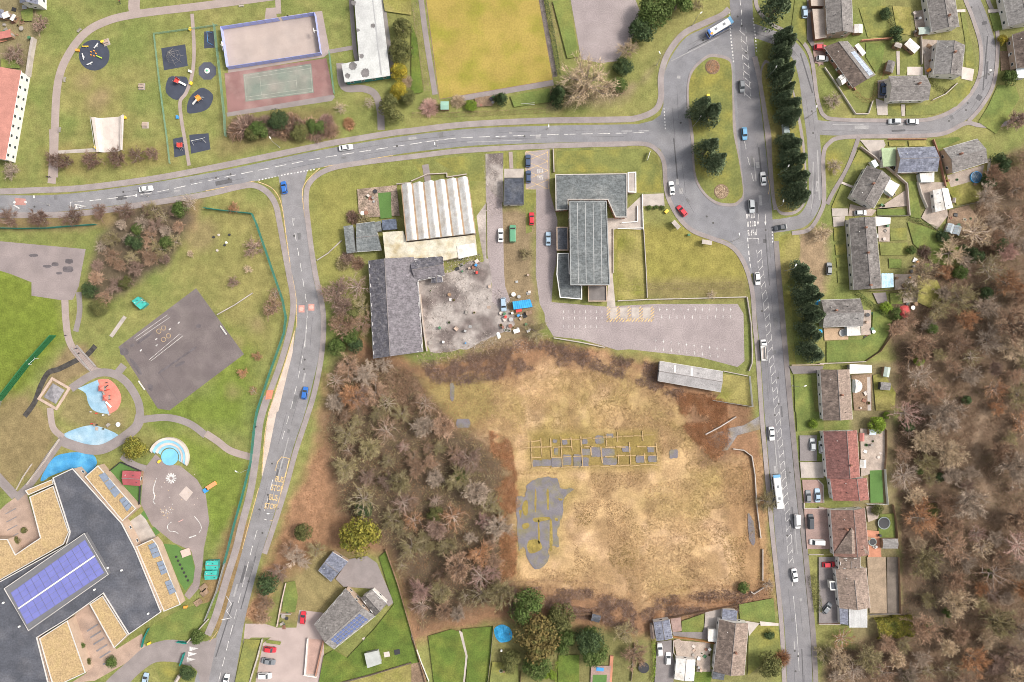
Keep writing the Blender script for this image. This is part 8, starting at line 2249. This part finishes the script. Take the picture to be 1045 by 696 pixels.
for a in (
 ('white roofed shed on the diagonal in the top garden', t1(4,0,477,232), -42, 5.0, 3.2, 2.1, WHITER), ('dark grey shed above the parked dark blue car', t1(4,0,366,338), 75, 4.2, 2.8, 2.0, RGD), ('pale shed left of the diagonal white shed', t1(4,0,405,228), -20, 2.6, 1.8, 2.0, CONC),
 ('greenish roofed shed in the top patio garden', t1(4,0,535,155), 5, 4.0, 2.6, 2.0, mat('shed_pale_green', (.36, .42, .38), .8)), ('white shed beside the top left lawn', t1(4,0,204,146), 90, 3.2, 3.0, 2.1, WHITER),
 ('small white roofed shed at the edge of the narrow garden', t1(4,2,348,495), 80, 3.6, 2.2, 2.0, mat('shed_pale_green', (.36, .42, .38))), ('dark grey shed in the narrow garden', t1(4,2,340,567), -5, 3.6, 2.8, 2.0, RGL, DARKW),
 ('grey gabled shed below the trampoline', t1(4,3,365,670), 0, 5.6, 3.6, 2.1, RGL), ('pale blue roofed shed by the upper red house garden', t1(4,3,275,105), 0, 2.4, 2.0, 2.0, GLASSL), ('red roofed shed in the upper red house garden', t1(4,3,222,130), 90, 3.0, 1.7, 2.0, mat('shed_red', (.40, .15, .13), .8)),
 ('white store against the lower red house', t1(4,3,228,265), 90, 3.0, 2.2, 2.1, WHITER), ('green shed at the corner of the bowling green', t1(2,0,168,535), 0, 3.0, 3.0, 2.0, mat('shed_sage', (.22, .36, .29), .8)), ('low brown shed at the end of the copse gardens', t1(3,4,178,440), 95, 5.0, 1.6, 2.0, RBR),
 ('dark shed behind the fence at the bottom gardens', t1(2,4,935,372), -15, 3.2, 2.6, 2.0, FLATD), ('white roofed allotment shed at the left edge', t1(0,0,30,75), 20, 2.6, 2.2, 2.0, WHITER), ('blue roofed allotment shed at the left edge', t1(0,0,2,70), 85, 3.0, 2.2, 2.0, RBL), ('small white allotment hut beside the other shed', t1(0,0,65,88), 60, 2.4, 1.4, 1.9, WHITER),
 ('red brick roofed hut in the allotments', t1(0,0,25,175), 10, 4.5, 2.6, 2.1, mat('shed_red', (.40, .15, .13))), ('small grey hut at the end of the terrace garden', t1(4,1,690,320), 80, 1.8, 1.2, 1.8, CONC), ('grey shed corner at the foot of the small verge', t1(0,4,900,680), 60, 3.0, 1.2, 1.8, CONC)):
 garden_shed(*a)
def greenhouse(label, p, ang, l, w):
 x, y, _ = W(p, 1.8)
 o = thing('greenhouse', label, 'greenhouse', (x, y, 0), R(ang))
 link('base_wall', MB().box(-l / 2, l / 2, -w / 2, w / 2, -.05, .4).mesh('base_wall', BRICK), o)
 n = max(2, int(l / .8))
 for s in (-1, 1):
  for k in range(n):
   x0, x1 = -l / 2 + l * k / n + .03, -l / 2 + l * (k + 1) / n - .03
   link('pane', MB().add([(x0, s * w / 2, 1.5), (x1, s * w / 2, 1.5), (x1, .02 * s, 2.2), (x0, .02 * s, 2.2)], [(0, 1, 2, 3)]).mesh('pane', GLASSL), o)
   link('pane', MB().add([(x0, s * w / 2, .4), (x1, s * w / 2, .4), (x1, s * w / 2, 1.5), (x0, s * w / 2, 1.5)], [(0, 1, 2, 3)]).mesh('pane', GLASSL), o)
 link('frame', MB().tube([(-l / 2, 0, 2.22), (l / 2, 0, 2.22)], .04, 4).tube([(-l / 2, -w / 2, 1.5), (l / 2, -w / 2, 1.5)], .04, 4).tube([(-l / 2, w / 2, 1.5), (l / 2, w / 2, 1.5)], .04, 4).mesh('frame', WHITE), o)
greenhouse('greenhouse with two ridges, left one, below the vegetable beds', t1(4,1,672,462), 70, 3.4, 2.4)
greenhouse('greenhouse with two ridges, right one, below the vegetable beds', t1(4,1,708,472), 70, 3.4, 2.4)
def tub(label, p, r, h, rim, water, name='garden_pool', cat='pool', z=.03):
 x, y, _ = W(p)
 o = thing(name, label, cat, (x, y, z))
 mb = MB().lathe([(r, 0), (r, h), (r - .12, h), (r - .12, h - .18)], 28)
 mb.f.pop()
 link('rim', mb.mesh('rim', rim), o)
 link('surface', MB().lathe([(r - .12, h - .2), (r - .12, h - .16)], 28).mesh('surface', water), o)
 return o
o = tub('bright blue round pool with a dark net beside the mottled house', t1(4,1,795,205), 2.1, .9, plain('pool_blue', (.03, .32, .68), .4), mat('pool_cover', (.05, .12, .20), .5, .2))
for k in range(3):
 a = k * math.pi / 3
 link('net_rope', MB().tube([(2 * math.cos(a), 2 * math.sin(a), .92), (-2 * math.cos(a), -2 * math.sin(a), .92)], .03, 4).mesh('net_rope', METALG), o)
def trampoline(label, p, r, rim, ang=0):
 x, y, _ = W(p)
 o = thing('trampoline', label, 'trampoline', (x, y, .03), ang)
 mb = MB().lathe([(r, .72), (r, .82), (r - .3, .82), (r - .3, .76)], 26)
 mb.f.pop()
 link('padding', mb.mesh('padding', rim), o)
 link('mat', MB().lathe([(r - .3, .77), (r - .32, .78)], 26).mesh('mat', BLACKP), o)
 for k in range(6):
  a = k * math.pi / 3
  link('leg', MB().tube([(r * .95 * math.cos(a), r * .95 * math.sin(a), -.03), (r * .95 * math.cos(a), r * .95 * math.sin(a), .75)], .03, 5).mesh('leg', METALG), o)
trampoline('black trampoline with a pale rim behind the brown house', t1(4,3,328,563), 2.3, plain('tramp_rim', (.22, .25, .24), .6))
trampoline('black trampoline at the bottom left of the white cars', t1(3,4,132,618), 2.0, BLACKP)
trampoline('black oval trampoline on the terracotta terrace', t1(4,3,270,658), 1.5, plain('tramp_rim', (.22, .25, .24)))
tub('white round hot tub under the weathered grey house', t1(4,2,120,297), 1.3, .8, WHITE, mat('tub_cover', (.36, .37, .38), .6), 'hot_tub', 'hot tub')
tub('round stone planter in the patterned bottom garden', t1(3,4,305,498), 1.6, .5, PINKW, PATIO, 'round_planter', 'planter')
tub('round brown bare bed on the bottom lawn', t1(2,4,188,510), 2.3, .18, EARTH, EARTH, 'round_bed', 'flower bed')
tub('round clay bed on the lawn behind the terrace', t1(4,1,542,475), 1.5, .2, mat('clay', (.48, .26, .16), .9), mat('clay', (.48, .26, .16)), 'round_bed', 'flower bed')
# covers and tarpaulins
def tarp(label, pts, h, m, name='tarpaulin', cat='tarpaulin', seed=1):
 q = [Vector(W(p)) for p in blob(pts, seed, .5)]
 c = sum(q, Vector()) / len(q)
 o = thing(name, label, cat, (c.x, c.y, 0))
 r = random.Random(seed)
 n = len(q)
 ring2 = [c + (p - c) * .6 + Vector((0, 0, h * r.uniform(.7, 1.1))) for p in q]
 part('sheet', MB().add([tuple(p + Vector((0, 0, .03))) for p in q] + [tuple(p) for p in ring2] + [(c.x, c.y, h * .8)], [(i, (i + 1) % n, n + (i + 1) % n, n + i) for i in range(n)] + [(n + i, n + (i + 1) % n, 2 * n) for i in range(n)]), m, o)
 part('hem', MB().tube([tuple(p + Vector((0, 0, .04))) for p in q] + [tuple(q[0] + Vector((0, 0, .04)))], .05, 4), m, o)
TARPB = mat('blue_tarpaulin', (.04, .33, .62), .5, .2, .8, .12, 3)
tarp('crumpled bright blue tarpaulin pool in the bottom garden', T(2,4,(422,425),(455,405),(495,420),(512,460),(495,488),(450,492),(425,465)), .7, TARPB, seed=3)
tarp('red cover on the corner of the weathered house garden', T(4,2,(418,162),(462,165),(460,215),(420,210)), .5, mat('red_tarp', (.45, .06, .06), .6), seed=5)
tarp('blue cover beside the conifers left of the weathered house', T(3,2,(1003,92),(1022,90),(1028,150),(1008,178),(1000,140)), .8, TARPB, seed=6)
tarp('small blue cover on the patio below the conifers', T(3,2,(1002,282),(1036,280),(1036,300),(1004,302)), .6, TARPB, seed=7)
tarp('white sheet in the yard beside the container', T(2,2,(430,300),(445,295),(452,318),(438,325)), .5, WHITE, seed=8)
# blue container and yard clutter
cq = T(2,2,(512,138),(602,126),(615,165),(518,178))
c0 = np.mean([W(p, 2.4) for p in cq], axis=0)
o = thing('container', 'bright blue roofed container in the yard', 'container', (c0[0], c0[1], 0))
A_, B_, C_, D_ = [np.array(W(p, 2.4)[:2]) for p in cq]
part('wall', MB().prism([A_, B_, C_, D_], -.05, 2.3), plain('container_wall', (.04, .12, .25), .6), o)
for k in range(9):
 t0, t1_ = k / 9, (k + .9) / 9
 part('roof_rib', MB().prism([A_ * (1 - t0) + B_ * t0, A_ * (1 - t1_) + B_ * t1_, D_ * (1 - t1_) + C_ * t1_, D_ * (1 - t0) + C_ * t0], 2.3, 2.42), mat('container_blue', (.035, .30, .60), .5, .15, .5), o)
CL = [WHITE, CONC_P, TIMBER, METALG, BLUP, REDP, ORNG, BLACKP, GRN, mat('pale_timber', (.42, .32, .26)), TIMB_G, mat('terracotta', (.45, .2, .12))]
CN = ['white', 'pale', 'brown', 'grey', 'blue', 'red', 'orange', 'black', 'green', 'tan', 'weathered', 'terracotta']
SHAPES = ['crate', 'planter', 'table', 'pallet', 'bin']
used_lab = {}
def clutter(p, ci, kind, where, ang=None, s=1.0):
 ang = random.uniform(0, 180) if ang is None else ang
 x, y, _ = W(p)
 lab = '%s %s %s' % (CN[ci], {'crate': 'crate', 'planter': 'planter pot', 'table': 'garden table', 'pallet': 'pallet of boards', 'bin': 'lidded bin'}[kind], where)
 o = thing({'crate': 'crate', 'planter': 'planter', 'table': 'garden_table', 'pallet': 'pallet', 'bin': 'wheelie_bin'}[kind], lab, {'crate': 'crate', 'planter': 'planter', 'table': 'table', 'pallet': 'pallet', 'bin': 'bin'}[kind], (x, y, .04), R(ang), 'oddments ' + where)
 o.scale = (s, s, s)
 m = CL[ci]
 if kind == 'crate':
  link('body', MB().box(-.5, .5, -.4, .4, 0, .45).mesh('body', m), o)
  for k in (-1, 1):
   link('rim_board', MB().box(-.53, .53, k * .4 - .04, k * .4 + .04, .4, .58).mesh('rim_board', m), o)
 elif kind == 'planter':
  link('pot', MB().lathe([(.28, 0), (.4, .4), (.42, .45), (.36, .45), (.34, .36)], 12).mesh('pot', m), o)
  link('plant', SB[0], o, (0, 0, .3), 0, (.45, .45, .45), LF['green'])
 elif kind == 'table':
  link('top', MB().lathe([(.55, .68), (.58, .72)], 14).mesh('top', m), o)
  for k in range(3):
   link('leg', MB().tube([(.4 * math.cos(k * 2.1), .4 * math.sin(k * 2.1), -.03), (.15 * math.cos(k * 2.1), .15 * math.sin(k * 2.1), .68)], .03, 4).mesh('leg', METALG), o)
 elif kind == 'pallet':
  for k in range(5):
   link('board', MB().box(-.6, .6, -.5 + k * .21, -.36 + k * .21, .12, .2).mesh('board', m), o)
  link('bearer', MB().box(-.55, -.45, -.5, .5, 0, .12).box(.45, .55, -.5, .5, 0, .12).mesh('bearer', m), o)
 else:
  link('body', loft([(-.3, .25, .05, 1.0), (.3, .27, .0, 1.0)]).mesh('body', m), o)
  link('lid', MB().box(-.34, .34, -.3, .3, 1.0, 1.07).mesh('lid', m), o)
 return o
random.seed(21)
ZONES = [((0,0), [(0,20,170,220)], 12, 'in the allotments at the top left'), ((2,2), [(430,180,600,300)], 26, 'in the yard rubble below the blue container'), ((2,2), [(60,60,400,360)], 16, 'scattered on the broken yard concrete'), ((2,1), [(200,620,340,690)], 12, 'on the rubble strip below the lean-to'), ((4,0), [(480,60,560,190)], 8, 'on the top patio garden'), ((4,0), [(530,210,590,370)], 6, 'on the patio beside the bend house'), ((4,1), [(300,290,440,350)], 7, 'on the patio of the dark diagonal house'), ((4,1), [(650,190,840,240)], 6, 'on the patio beside the blue pool'), ((4,1), [(660,380,790,500)], 9, 'among the vegetable beds'), ((4,1), [(305,450,355,520)], 5, 'behind the long terrace'), ((4,2), [(390,5,490,60)], 8, 'on the terrace end patio'), ((4,2), [(225,190,290,330)], 8, 'beside the weathered house patio'), ((4,2), [(425,95,500,260)], 6, 'round the red cover'), ((4,2), [(180,520,260,680)], 6, 'in the narrow bare garden'), ((4,3), [(215,95,330,280)], 14, 'in the upper red house garden'), ((4,3), [(250,610,310,690)], 4, 'on the terracotta terrace'), ((3,4), [(300,500,470,630)], 18, 'in the patterned bottom garden'), ((1,4), [(385,345,435,420)], 6, 'in the pen beside the red car'), ((1,1), [(775,270,870,400)], 16, 'in the works rubble garden'), ((2,4), [(410,500,520,640)], 7, 'by the blue tarpaulin'), ((2,2), [(510,0,600,120)], 6, 'on the bank above the blue container'), ((0,3), [(480,60,620,110)], 5, 'on the edge of the blue lens'), ((2,0), [(330,490,420,540)], 5, 'in the flower border below the bowling green'), ((4,1), [(440,610,500,690)], 4, 'in the shrubby terrace garden')]
for (c, r), boxes, n, where in ZONES:
 for (u0, v0, u1, v1) in boxes:
  combos = [(ci, kd) for ci in range(len(CL)) for kd in SHAPES if ci not in (4, 5, 6) or kd == 'bin']
  pr = random.sample(combos, n)
  for ci, kd in pr:
   clutter(t1(c, r, random.uniform(u0, u1), random.uniform(v0, v1)), ci, kd, where, None, random.uniform(.8, 1.5))
box_thing('skip', 'orange skip of rubble beside the blue container', 'skip', t1(2,2,595,195), 10, (2.2, 1.3, .9), ORNG, EARTH)
box_thing('skip', 'red skip below the blue container', 'skip', t1(2,2,545,184), 12, (2.2, 1.0, .9), REDP, REDP)
box_thing('storage_box', 'white appliance dumped in the yard', 'appliance', t1(2,2,533,287), 15, (2.2, 1.4, .8), WHITE)
box_thing('storage_box', 'green box in the bottom garden strip', 'box', t1(2,4,955,627), -5, (2.6, 1.2, .6), BLUP)
box_thing('storage_box', 'orange framed seat on the community lawn, left one', 'seat', t1(1,4,920,552), 10, (2.0, 1.8, .5), mat('orange_timber', (.5, .25, .1)), CONC_P)
box_thing('storage_box', 'orange framed seat on the community lawn, right one', 'seat', t1(1,4,972,540), 10, (2.0, 1.8, .5), mat('orange_timber', (.5, .25, .1)), BLACKP)
box_thing('storage_box', 'orange and blue play seat beside the playground path', 'seat', t1(1,3,30,375), 32, (4.2, 1.4, .6), ORNG, mat('seat_orange', (.70, .27, .12), .7))
box_thing('storage_box', 'blue end block of the play seat beside the playground path', 'block', t1(1,3,2,398), 32, (1.6, 1.5, .6), BLUP)
box_thing('raised_bed', 'pink paved play plinth on the lower artificial turf', 'plinth', t1(0,4,945,38), 20, (3.2, 2.6, .5), PINKW)
for k, (u, v, a) in enumerate(((1008,290,35),(1040,240,40),(1035,215,40))):
 box_thing('raised_bed', ('lowest', 'middle', 'top')[k] + ' timber raised bed beside the school road fence', 'raised bed', t1(0,4,u,v), a, (2.8, 2.0, .45), TIMBER, EARTH)
for k in range(7):
 x, y, _ = W(t1(0,4,895 + k * 10, 60 + k * 20))
 tag(link('tyre', MB().lathe([(.25, 0), (.42, .06), (.42, .2), (.25, .26)], 12).mesh('tyre', TYRE), None, (x, y, .04)), '%s black tyre of the line on the lower artificial turf' % ('first', 'second', 'third', 'fourth', 'fifth', 'sixth', 'last')[k], 'tyre', 'tyres on the turf')
# painted board sign on the library lawn is a real upright board
# ------------------------------------------------------------------ people
def person_mesh():
 import bmesh
 J = {'pel': (0, 0, .95, .14), 'che': (0, 0, 1.3, .17), 'nek': (0, 0, 1.5, .06), 'hed': (0, .02, 1.62, .10), 'top': (0, .02, 1.74, .085),
         'lh': (.10, 0, .88, .10), 'lk': (.11, .05, .5, .065), 'la': (.11, -.04, .08, .045), 'lf': (.12, .12, .04, .04),
         'rh': (-.10, 0, .88, .10), 'rk': (-.11, .12, .5, .065), 'ra': (-.11, .14, .08, .045), 'rf': (-.12, .3, .04, .04),
         'ls': (.20, 0, 1.42, .06), 'le': (.26, .02, 1.14, .042), 'lw': (.25, .14, .9, .032), 'lhd': (.24, .19, .82, .036),
         'rs': (-.20, 0, 1.42, .06), 're': (-.26, -.04, 1.14, .042), 'rw': (-.25, .04, .9, .032), 'rhd': (-.24, .06, .8, .036)}
 E = [('pel', 'che'), ('che', 'nek'), ('nek', 'hed'), ('hed', 'top'), ('pel', 'lh'), ('lh', 'lk'), ('lk', 'la'), ('la', 'lf'), ('pel', 'rh'), ('rh', 'rk'), ('rk', 'ra'), ('ra', 'rf'), ('che', 'ls'), ('ls', 'le'), ('le', 'lw'), ('lw', 'lhd'), ('che', 'rs'), ('rs', 're'), ('re', 'rw'), ('rw', 'rhd')]
 nm = list(J)
 me = bpy.data.meshes.new('person_base')
 me.from_pydata([J[k][:3] for k in nm], [(nm.index(a), nm.index(b)) for a, b in E], [])
 ob = bpy.data.objects.new('tmp', me)
 col.objects.link(ob)
 ob.modifiers.new('s', 'SKIN')
 for i, k in enumerate(nm):
  me.skin_vertices[0].data[i].radius = (J[k][3], J[k][3])
 me.skin_vertices[0].data[0].use_root = True
 sb = ob.modifiers.new('d', 'SUBSURF')
 sb.levels = sb.render_levels = 1
 out = bpy.data.meshes.new_from_object(ob.evaluated_get(bpy.context.evaluated_depsgraph_get()))
 bpy.data.objects.remove(ob)
 return out
PM = person_mesh()
SKIN, HAIR = plain('skin', (.45, .28, .2), .6), plain('hair', (.05, .035, .025), .7)
def person(p, ang, coat, trous, label):
 me = PM.copy()
 me.materials.clear()
 for m in (coat, trous, SKIN, HAIR):
  me.materials.append(m)
 for f in me.polygons:
  c = f.center
  f.material_index = 3 if c.z > 1.66 or (c.z > 1.55 and c.y < -.01) else 2 if c.z > 1.48 or (c.z < .88 and abs(c.x) > .2) else 0 if c.z > .9 else 1
  f.use_smooth = True
 x, y, _ = W(p)
 tag(link('person', me, None, (x, y, .04), R(ang)), label, 'person')
NAVY, BLK, REDC = plain('cloth_navy', (.04, .05, .1), .9), plain('cloth_black', (.025, .025, .028), .9), plain('cloth_red', (.4, .05, .04), .9)
person(t1(0,0,615,18), 150, BLK, NAVY, 'person in dark clothes on the park grass at the top')
person(t1(0,0,612,8), 100, REDC, NAVY, 'person in a red top beside the park path at the top')
person(t1(0,2,340,310), 20, BLK, NAVY, 'person in black walking on the path above the footbridge')
person(t1(0,2,395,376), 40, NAVY, BLK, 'person in dark blue at the top end of the footbridge')
person(t1(0,2,410,400), 60, BLK, BLK, 'person in black in the middle of the footbridge')
person(t1(0,2,548,548), 180, BLK, NAVY, 'person in black at the edge of the red play surface')
person(t1(1,0,420,86), 200, BLK, NAVY, 'person in black at the ball court gate')
person(t1(0,1,248,203), 200, BLK, BLK, 'person in black, left of two at the park gate by the road')
person(t1(0,1,260,203), 170, BLK, NAVY, 'person in black, right of two at the park gate by the road')
person(t1(1,3,260,76), 90, BLK, NAVY, 'person in black on the pavement by the teal fence')
for k, (u, v) in enumerate(((40,507),(66,496),(120,495),(96,548),(104,535),(58,575))):
 tag(link('stump', MB().lathe([(.5, -.05), (.42, .2), (.36, .4)], 10).mesh('stump', (BLACKP, CONC_P, BLACKP, BLACKP, WHITE, CONC_P)[k]), None, W(t1(1,1,u,v))), ('black stump furthest left', 'pale stump second from the left', 'black stump furthest right', 'black stump lowest of the ring', 'white stump near the lowest', 'pale stump lower left')[k] + ' of the seat ring on the school lawn', 'stump', 'seat stumps')
# a loose row of white bollards and a sign board
x, y, _ = W(t1(3,1,155,100))
o = thing('sign_board', 'slim pale sign board on the library lawn', 'sign', (x, y, 0), R(72))
link('board', MB().box(-1.7, 1.7, -.06, .06, .8, 2.2).mesh('board', WHITE), o)
for s in (-1, 1):
 link('post', MB().box(s * 1.4 - .06, s * 1.4 + .06, -.05, .05, -.05, .8).mesh('post', LAMPC), o)
# ------------------------------------------------------------------ wear on the roads: repair patches, seams, covers
PATCH = [mat('patch_dark', (.10, .097, .102), .9, .12, .4, .1, 3), mat('patch_pale', (.29, .28, .28), .9, .1, .4, .1, 3), mat('patch_mid', (.15, .146, .15), .9, .12, .4, .1, 3)]
rw_ = random.Random(31)
def along(pts, t):
 q = resample(pts, .5)
 i = min(int(t * (len(q) - 2)), len(q) - 2)
 d = q[i + 1] - q[i]
 return q[i], d / np.linalg.norm(d)
MID3 = [((a[0] + b[0]) / 2, (a[1] + b[1]) / 2) for a, b in zip(LEFT3, RIGHT3)]
MID6 = [((a[0] + b[0]) / 2, (a[1] + b[1]) / 2) for a, b in zip(L6, R6[:-1])][1:-1]
LOOP = T(3,0,(500,180),(380,240),(300,350),(290,500)) + T(3,1,(310,60),(330,280),(430,400),(580,450))
for road, pts, hw, n in ((road_east_west, ROAD1, 2.6, 16), (road_main, MID3, 3.8, 26), (road_school, MID6, 2.8, 18), (road_close, ROAD5, 2.0, 10), (road_service, ROAD4, 1.8, 7), (road_loop, LOOP, 2.0, 8)):
 for k in range(n):
  p, d = along(pts, rw_.uniform(.03, .97))
  nrm = np.array([-d[1], d[0]])
  off = rw_.uniform(-hw * .8, hw * .8)
  c = p + nrm * off
  l, w = rw_.choice([(rw_.uniform(2, 7), rw_.uniform(.5, 1.6)), (rw_.uniform(.8, 2), rw_.uniform(.8, 2)), (rw_.uniform(8, 22), rw_.uniform(.25, .5))])
  bar(road, c - d * l / 2, c + d * l / 2, w, rw_.choice(PATCH), 'repair_patch', .0395 + .0002 * (k % 12))
 for k in range(n // 2):
  p, d = along(pts, rw_.uniform(.03, .97))
  c = p + np.array([-d[1], d[0]]) * rw_.uniform(-hw * .8, hw * .8)
  if 'manhole' not in _unit:
   _unit['manhole'] = MB().lathe([(.38, 0), (.36, .004)], 12).mesh('manhole_cover', mat('cast_iron', (.07, .066, .064), .6))
  link('manhole_cover', _unit['manhole'], road, rel(road, c[0], c[1], .0425))
 for s in (-.5, .5):
  q = resample(crv(pts), 2.0)
  e = offset_line([tuple(v) for v in q], s * hw * .96)
  i0 = rw_.randrange(0, max(1, len(e) // 3))
  for i in range(i0, len(e) - 7, 14):
   bar(road, e[i], e[i + 6], .10, PATCH[0], 'seam_line', .042)
